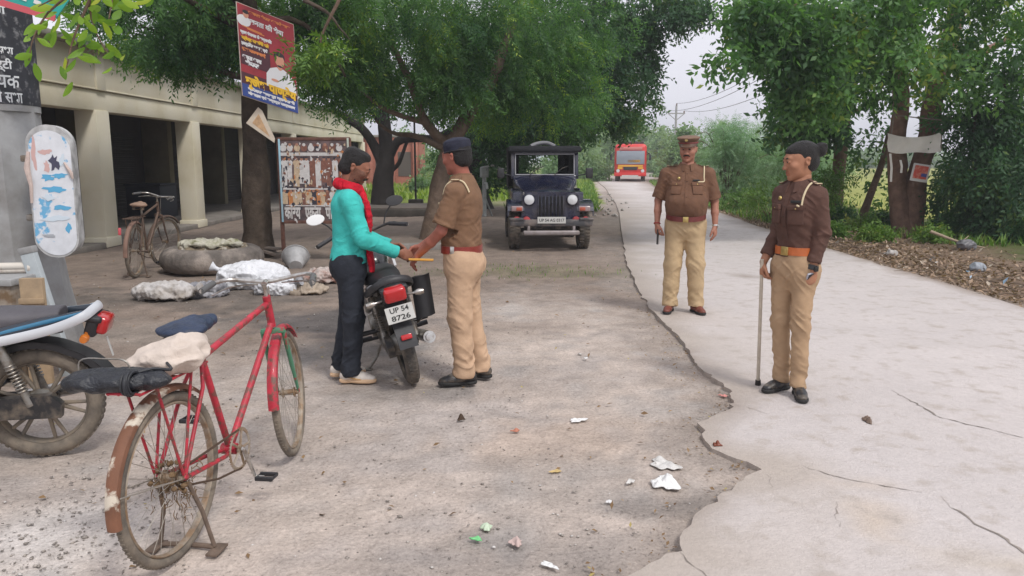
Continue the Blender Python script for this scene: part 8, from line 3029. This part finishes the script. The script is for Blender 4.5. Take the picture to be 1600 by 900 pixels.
    base = V3(at(1345, 345, Y).x, Y, 0)
    limb(b, [base, at(1362, 300, Y), at(1380, 250, Y), at(1392, 200, Y)], .10, .05, 12, 10)
    gnarl(b, .03, 2, 22)
    tree('dark_sapling', 'dark leaning sapling just left of the twin trunks', base, b, M_bark2, [px_blob(1372, 235, 18.3, 24, 45, 90), px_blob(1385, 300, 18.5, 18, 26, 40)], L_dark, .14, .45, 7, .3, 27, pinnate=False)
    # ---- dark hanging thicket at the right edge
    b = MB()
    Y = 15.5
    base = V3(at(1560, 375, Y).x, Y, 0)
    for dx in (-.5, -.1, .3, .9):
        limb(b, [base + V3(dx, 0, 0), base + V3(dx * 1.1, .1, 1.2), base + V3(dx * 1.4 + .1, .2, 2.4), base + V3(dx * 1.6, .2, 3.6)], .05, .02, 10, 8)
    gnarl(b, .05, 2, 29)
    blobs = [px_blob(1540, 250, 15.6, 62, 60, 620), px_blob(1590, 280, 15.2, 50, 80, 620), px_blob(1505, 205, 16, 45, 40, 260), px_blob(1545, 335, 15.8, 50, 36, 320), px_blob(1490, 300, 16.5, 26, 42, 260), px_blob(1580, 180, 15.8, 60, 50, 600), px_blob(1600, 350, 15, 40, 40, 420)]
    tree('dark_thicket', 'dense dark drooping thicket at the right edge behind the twin trunks', base, b, M_bark, blobs, L_dark, .13, .36, 8, .4, 33, droop=1.1, shell=.35)
    # ---- feathery acacia bushes beyond the road on the right
    for i, (px, Y, hpx, wpx, lab) in enumerate(((1130, 29, 190, 60, 'tall feathery grey green acacia bush behind the heavy officer'), (1190, 31, 195, 60, 'feathery acacia bush in the middle of the roadside row'), (1255, 27, 205, 55, 'feathery acacia bush right behind the woman officer\'s head'))):
        b = MB()
        base = V3(at(px, 300, Y).x, Y, -.05)
        rg = random.Random(50 + i)
        k = Y / 1200
        bl = []
        for j in range(9):
            tx, ty = px + rg.uniform(-1, 1) * wpx * .9, hpx + abs(rg.gauss(0, 1)) * 28 + 8
            e = at(tx, ty, Y + rg.uniform(-1.5, 1.5))
            m = base.lerp(e, .55) + V3(rg.uniform(-.3, .3), 0, .35)
            limb(b, [base + V3(rg.uniform(-.2, .2), 0, 0), m, e, e + V3(rg.choice((-1, 1)) * .5, 0, -.15)], .035, .008, 10, 5)
            bl.append((tuple(e), (.75, .75, .34), 210))
            bl.append((tuple(m + V3(0, 0, .2)), (.7, .8, .5), 170))
        bl.append(px_blob(px, 285, Y, wpx, 42, 900))
        tree('acacia_bush', lab, base, b, M_bark2, bl, L_acacia, .075, .26, 14, .42, 60 + i, group='acacia bushes beyond the road', cat='bush', droop=.25, shell=.1)
    # ---- weeds and shrubs along the verge
    spots = [(1100, 320, 34, 26, L_weed), (1150, 300, 30, 40, L_acacia), (1160, 335, 24, 34, L_weed), (1205, 330, 20, 42, L_weed), (1240, 340, 19, 34, L_weed), (1285, 300, 19, 42, L_weed), (1275, 345, 17.5, 22, L_weed), (1310, 350, 17.5, 22, L_dark), (1345, 360, 16.8, 20, L_weed),
             (1370, 350, 17.2, 14, L_dark), (1300, 375, 15.6, 14, L_weed), (1365, 385, 14.8, 20, L_weed), (1410, 378, 15.4, 16, L_weed), (1475, 360, 17.5, 18, L_weed), (1450, 395, 14.6, 12, L_weed)]
    names = ['low', 'pale feathery', 'leafy', 'tall leafy', 'spreading', 'bright yellow green', 'rounded', 'dark', 'broad', 'small dark', 'sprawling', 'bushy green', 'short', 'yellowish', 'tiny']
    where = ['farthest along the right verge', 'beyond the right verge behind the heavy officer', 'between the two officers on the verge', 'left of the woman officer\'s face', 'just left of the woman officer\'s shoulder', 'right behind the woman officer\'s bun', 'behind the woman officer\'s shoulder', 'at the foot of the thin tree', 'between the thin tree and the sapling',
             'at the sapling\'s foot', 'nearest the road right of the woman officer', 'at the foot of the twin trunks\' left side', 'touching the twin trunks\' base', 'right of the twin trunks', 'among the leaf litter in front of the twin trunks']
    for i, (px, py, Y, r, lm) in enumerate(spots):
        c = at(px, py, Y)
        hgt = max(.25, c.z + r * Y / 1200)
        base = V3(c.x, Y, 0)
        b = MB()
        rg = random.Random(80 + i)
        k = r * Y / 1200
        for j in range(9):
            e = V3(c.x + rg.uniform(-1, 1) * k, Y + rg.uniform(-.5, .5) * k, hgt * rg.uniform(.6, 1.05))
            limb(b, [base + V3(rg.uniform(-.1, .1), 0, -.02), base.lerp(e, .5) + V3(0, 0, hgt * .15), e], .010, .003, 6, 5)
        tree('verge_shrub', names[i] + ' weedy shrub ' + where[i], base, b, M_bark2, [((c.x, Y, hgt * .52), (k, k * .8, hgt * .52), int(200 + 260 * k * hgt)), ((c.x + k * .3, Y - .1, hgt * .8), (k * .6, k * .5, hgt * .25), 90)], lm, .085, .42, 7, .22, 90 + i, cat='shrub', group='weedy shrubs along the right verge', pinnate=False, droop=.1, shell=.1)
    # ---- far trees
    far = [(905, 245, 80, 34, 40), (945, 232, 95, 34, 48), (975, 215, 125, 28, 36), (1010, 232, 110, 26, 34), (1035, 240, 100, 24, 36), (1070, 230, 60, 34, 34), (880, 250, 60, 26, 40), (1050, 262, 75, 24, 24), (700, 262, 48, 40, 30), (640, 240, 62, 40, 34), (660, 285, 40, 14, 14), (925, 268, 60, 20, 20), (1330, 245, 160, 60, 10), (1420, 244, 170, 60, 12), (1240, 244, 150, 60, 12)]
    lab = ['hazy tree left of the bus nearer the jeep', 'hazy tall tree above the left side of the bus', 'palest hazy tree straight above the bus', 'round hazy tree right above the bus', 'hazy tree between the bus and the heavy officer\'s cap', 'soft green tree behind the heavy officer\'s cap', 'green tree behind the jeep\'s right mirror', 'low hazy tree beside the far road bend', 'leafy tree behind the thin iron post', 'tall tree beside the brick building', 'small bush on the bright lawn', 'low bush left of the bus wheels',
           'far hazy treeline clump over the field centre', 'far hazy treeline clump over the field behind the twin trunks', 'far hazy treeline clump behind the acacia bushes']
    for i, (px, py, Y, rx, ry) in enumerate(far):
        c = at(px, py, Y)
        base = V3(c.x, Y, 0)
        b = MB()
        k = Y / 1200
        limb(b, [base + V3(0, 0, -.3), base.lerp(c, .6), c + V3(0, 0, ry * k * .3)], .02 * Y * .12, .04, 8, 8)
        rg = random.Random(200 + i)
        bl = [px_blob(px, py, Y, rx, ry, 420), px_blob(px + rx * .4, py + ry * .35, Y - 1, rx * .6, ry * .6, 220), px_blob(px - rx * .45, py + ry * .4, Y - 1, rx * .6, ry * .55, 220), px_blob(px + rg.uniform(-.3, .3) * rx, py - ry * .5, Y, rx * .5, ry * .5, 160)]
        lf = .010 * Y * .45
        tree('distant_tree', lab[i], base, b, M_bark2, bl, L_far, lf, .5, 6, lf * 2.2, 300 + i, group='distant trees along the road and field', pinnate=False, droop=.2, shell=.2)
    # ---- grass and weeds as ground cover
    rg = np.random.default_rng(77)
    def grass(name, P, h, m, w_=.05):
        n = len(P)
        a = rg.random(n) * 6.28
        u = unit(np.stack([np.cos(a) * .5, np.sin(a) * .5, np.ones(n)], 1) + rg.normal(0, .2, (n, 3)))
        v = unit(np.stack([-np.sin(a), np.cos(a), np.zeros(n)], 1))
        l = h * (.4 + rg.random(n))
        V, F = mirrored_quads(P, u, v, l * w_ * 1.6, l)
        o = mesh_np(name, V, F, m, None, False, tintf=rg.random(n))
        tag(o, kind='stuff')
    n = 13000
    y = 14 + rg.random(n) ** 1.2 * 46
    rx = np.interp(y, [p[1] for p in RIGHT_EDGE], [p[0] for p in RIGHT_EDGE])
    x = rx + np.clip(.2 + (20 - y) * .38, .15, 4) + np.abs(rg.normal(0, 1, n)) * (1.6 + y * .03)
    grass('verge_grass', np.stack([x, y, np.full(n, -.02)], 1), .22, L_weed, .10)
    n = 9000
    y = 30 + rg.random(n) * 40
    x = -9 + rg.random(n) * (11.5 + (y - 30) * .12)
    grass('lawn_grass', np.stack([x, y, np.zeros(n) - .02], 1), .30, leafmat('lawn_blade', (.13, .21, .03), (.26, .36, .07), .35, (.42, .44, .16)), .2)
    n = 350
    g = ground(830, 423)
    x, y = g.x + rg.normal(0, .9, n), g.y + rg.normal(0, .45, n)
    grass('sparse_grass', np.stack([x, y, np.zeros(n) - .01], 1), .05, L_weed, .12)
    # strip left of the far road
    n = 5000
    y = 24 + rg.random(n) * 34
    x = np.interp(y, [24, 39, 57], [2.9, 4.3, 6.0]) - .15 - np.abs(rg.normal(0, 1, n)) * 1.1
    grass('roadside_grass', np.stack([x, y, np.zeros(n) - .02], 1), .22, L_weed, .14)

def build_tree_signs():
    Y = 15.9
    rust = mat('thin_rusty_rod', (.20, .16, .13), .8)
    TL, TR, BL, BR = at(1397, 180, Y), at(1473, 188, Y), at(1389, 236, Y), at(1470, 236, Y)
    P = empty('torn_banner', BL, (0, 0, 0), 'thin wire frame with a torn white banner strip across the twin trunks', 'banner frame')
    b = MB()
    for p, q in ((TL, TR), (TL, BL), (TR, BR), (BL, BR)):
        b.bar(p - BL, q - BL, .012, seg=6)
    b.bar(at(1396, 150, Y) - BL, TL - BL, .03, seg=6)
    b.build('rods', rust, P)
    # cloth strip, sagging
    n = 18
    V, F = [], []
    for i in range(n + 1):
        t = i / n
        px = 1387 + (1470 - 1387) * t
        yt = 208 + 7 * math.sin(math.pi * t) ** .8 + (-1 * t)
        yb = 237 - 1 * t + 3 * math.sin(math.pi * t) + 1.5 * math.sin(t * 9)
        for j in range(5):
            s = j / 4
            p = at(px + 1.0 * math.sin(j * 2 + i), yt + (yb - yt) * s, Y - .28 + .03 * math.sin(t * 15 + s * 4)) - BL
            V.append(p)
    for i in range(n):
        for j in range(4):
            F.append((i * 5 + j, (i + 1) * 5 + j, (i + 1) * 5 + j + 1, i * 5 + j + 1))
    m0 = len(V)
    V += [v + V3(0, .008, 0) for v in V]
    F += [tuple(reversed([k + m0 for k in f])) for f in F[:]]
    b = MB(); b.add(V, F); b.build('banner_cloth', mat('dirty_white_banner', (.55, .52, .49), .8, var=.1, scale=3), P, sharp=80)
    for i, (x0, y0, y1) in enumerate(((1391, 240, 284), (1407, 250, 270))):
        b = MB()
        p, q = at(x0, y0, Y - .30) - BL, at(x0 + 1, y1, Y - .32) - BL
        b.strip([p, p.lerp(q, .5) + V3(.01, -.02, 0), q], [V3(1, 0, 0)] * 3, .045, .004)
        b.build('torn_strip', mat('dirty_white_banner', (.55, .52, .49)), P)
    c = at(1438, 270, Y - .02)
    t = empty('sticker', c, (R(4), R(8), R(4)), 'small square red and white sticker on the right twin trunk', 'sticker')
    k = Y / 1200
    b = MB(); b.box((0, .0, 0), (28 * k, .012, 27 * k)); b.build('sheet', mat('sticker_white', (.55, .53, .52), .6), t, smooth=False)
    b = MB(); b.box((0, -.009, .01), (22 * k, .004, 20 * k)); b.build('print', mat('sticker_red', (.52, .07, .05), .6, dirt=(.58, .28, .20), dirt_amt=.3, dscale=14), t, smooth=False)
    b = MB(); b.box((6 * k, -.013, -.04), (9 * k, .004, 5 * k)); b.build('blue_mark', mat('sticker_blue', (.06, .07, .25), .6), t, smooth=False)
    # broken branch and bagged rubbish on the verge
    g = ground(1500, 392)
    t = empty('dead_branch', (g.x, g.y, .05), (0, 0, 0), 'pale dead branch lying on the right verge', 'branch')
    b = MB(); limb(b, [V3(-.45, .2, .28), V3(0, 0, .10), V3(.35, -.15, .02)], .03, .012, 8, 8); limb(b, [V3(0, 0, .10), V3(.25, .2, .2)], .014, .006, 5, 6)
    b.build('dead_wood', mat('pale_dead_wood', (.32, .25, .18), .9), t)
    for i, (px, py, s, m, lab) in enumerate(((1508, 394, .15, mat('grey_blue_bag', (.13, .13, .14), .4, var=.3, scale=10), 'dark grey rubbish bag beside the dead branch'), (1525, 428, .10, mat('pale_blue_bag', (.30, .33, .37), .4, var=.3, scale=10), 'pale blue crumpled bag on the leaf litter near the right edge'), (1392, 403, .08, mat('pale_stone_grey', (.42, .40, .38), .8), 'pale crumpled sheet on the leaf litter below the twin trunks'))):
        g = ground(px, py)
        S = SDF((-.3, -.3, -.02), (.3, .3, .3), .012)
        S.ell((0, 0, s * .55), (s, s * .7, s * .6), None, .02); S.ell((s * .6, 0, s * .35), (s * .5, s * .5, s * .4), None, .04)
        S.cut((0, 0, .0), (0, 0, -1))
        o = sdf_obj(S, 'rubbish_bag' if i < 2 else 'crumpled_sheet', m, None, disp=lambda V: (1 - 2.6 * np.abs(vnoise(V * 14))) * .018)
        o.location = (g.x, g.y, .045)
        tag(o, lab, 'bag' if i < 2 else 'sheet')

def build_haze():
    m = bpy.data.materials.new('air_haze'); m.use_nodes = True
    nt = m.node_tree; nt.nodes.clear()
    o = nt.nodes.new('ShaderNodeOutputMaterial'); v = nt.nodes.new('ShaderNodeVolumePrincipled')
    v.inputs['Color'].default_value = (.92, .94, 1.0, 1)
    v.inputs['Density'].default_value = HAZE
    v.inputs['Anisotropy'].default_value = .2
    nt.links.new(v.outputs[0], o.inputs['Volume'])
    b = MB(); b.box((0, 320, 12), (900, 790, 27.5)); h = b.build('haze', m, None, smooth=False)
    tag(h, kind='stuff')
HAZE = .0017
build_ground()
build_litter()
build_arcade()
build_trees()
build_pillar()
build_posters()
build_signboard()
build_rubbish()
build_far_props()
build_tree_signs()
build_jeep()
build_bus()
build_two_wheelers()
build_people()
build_haze()
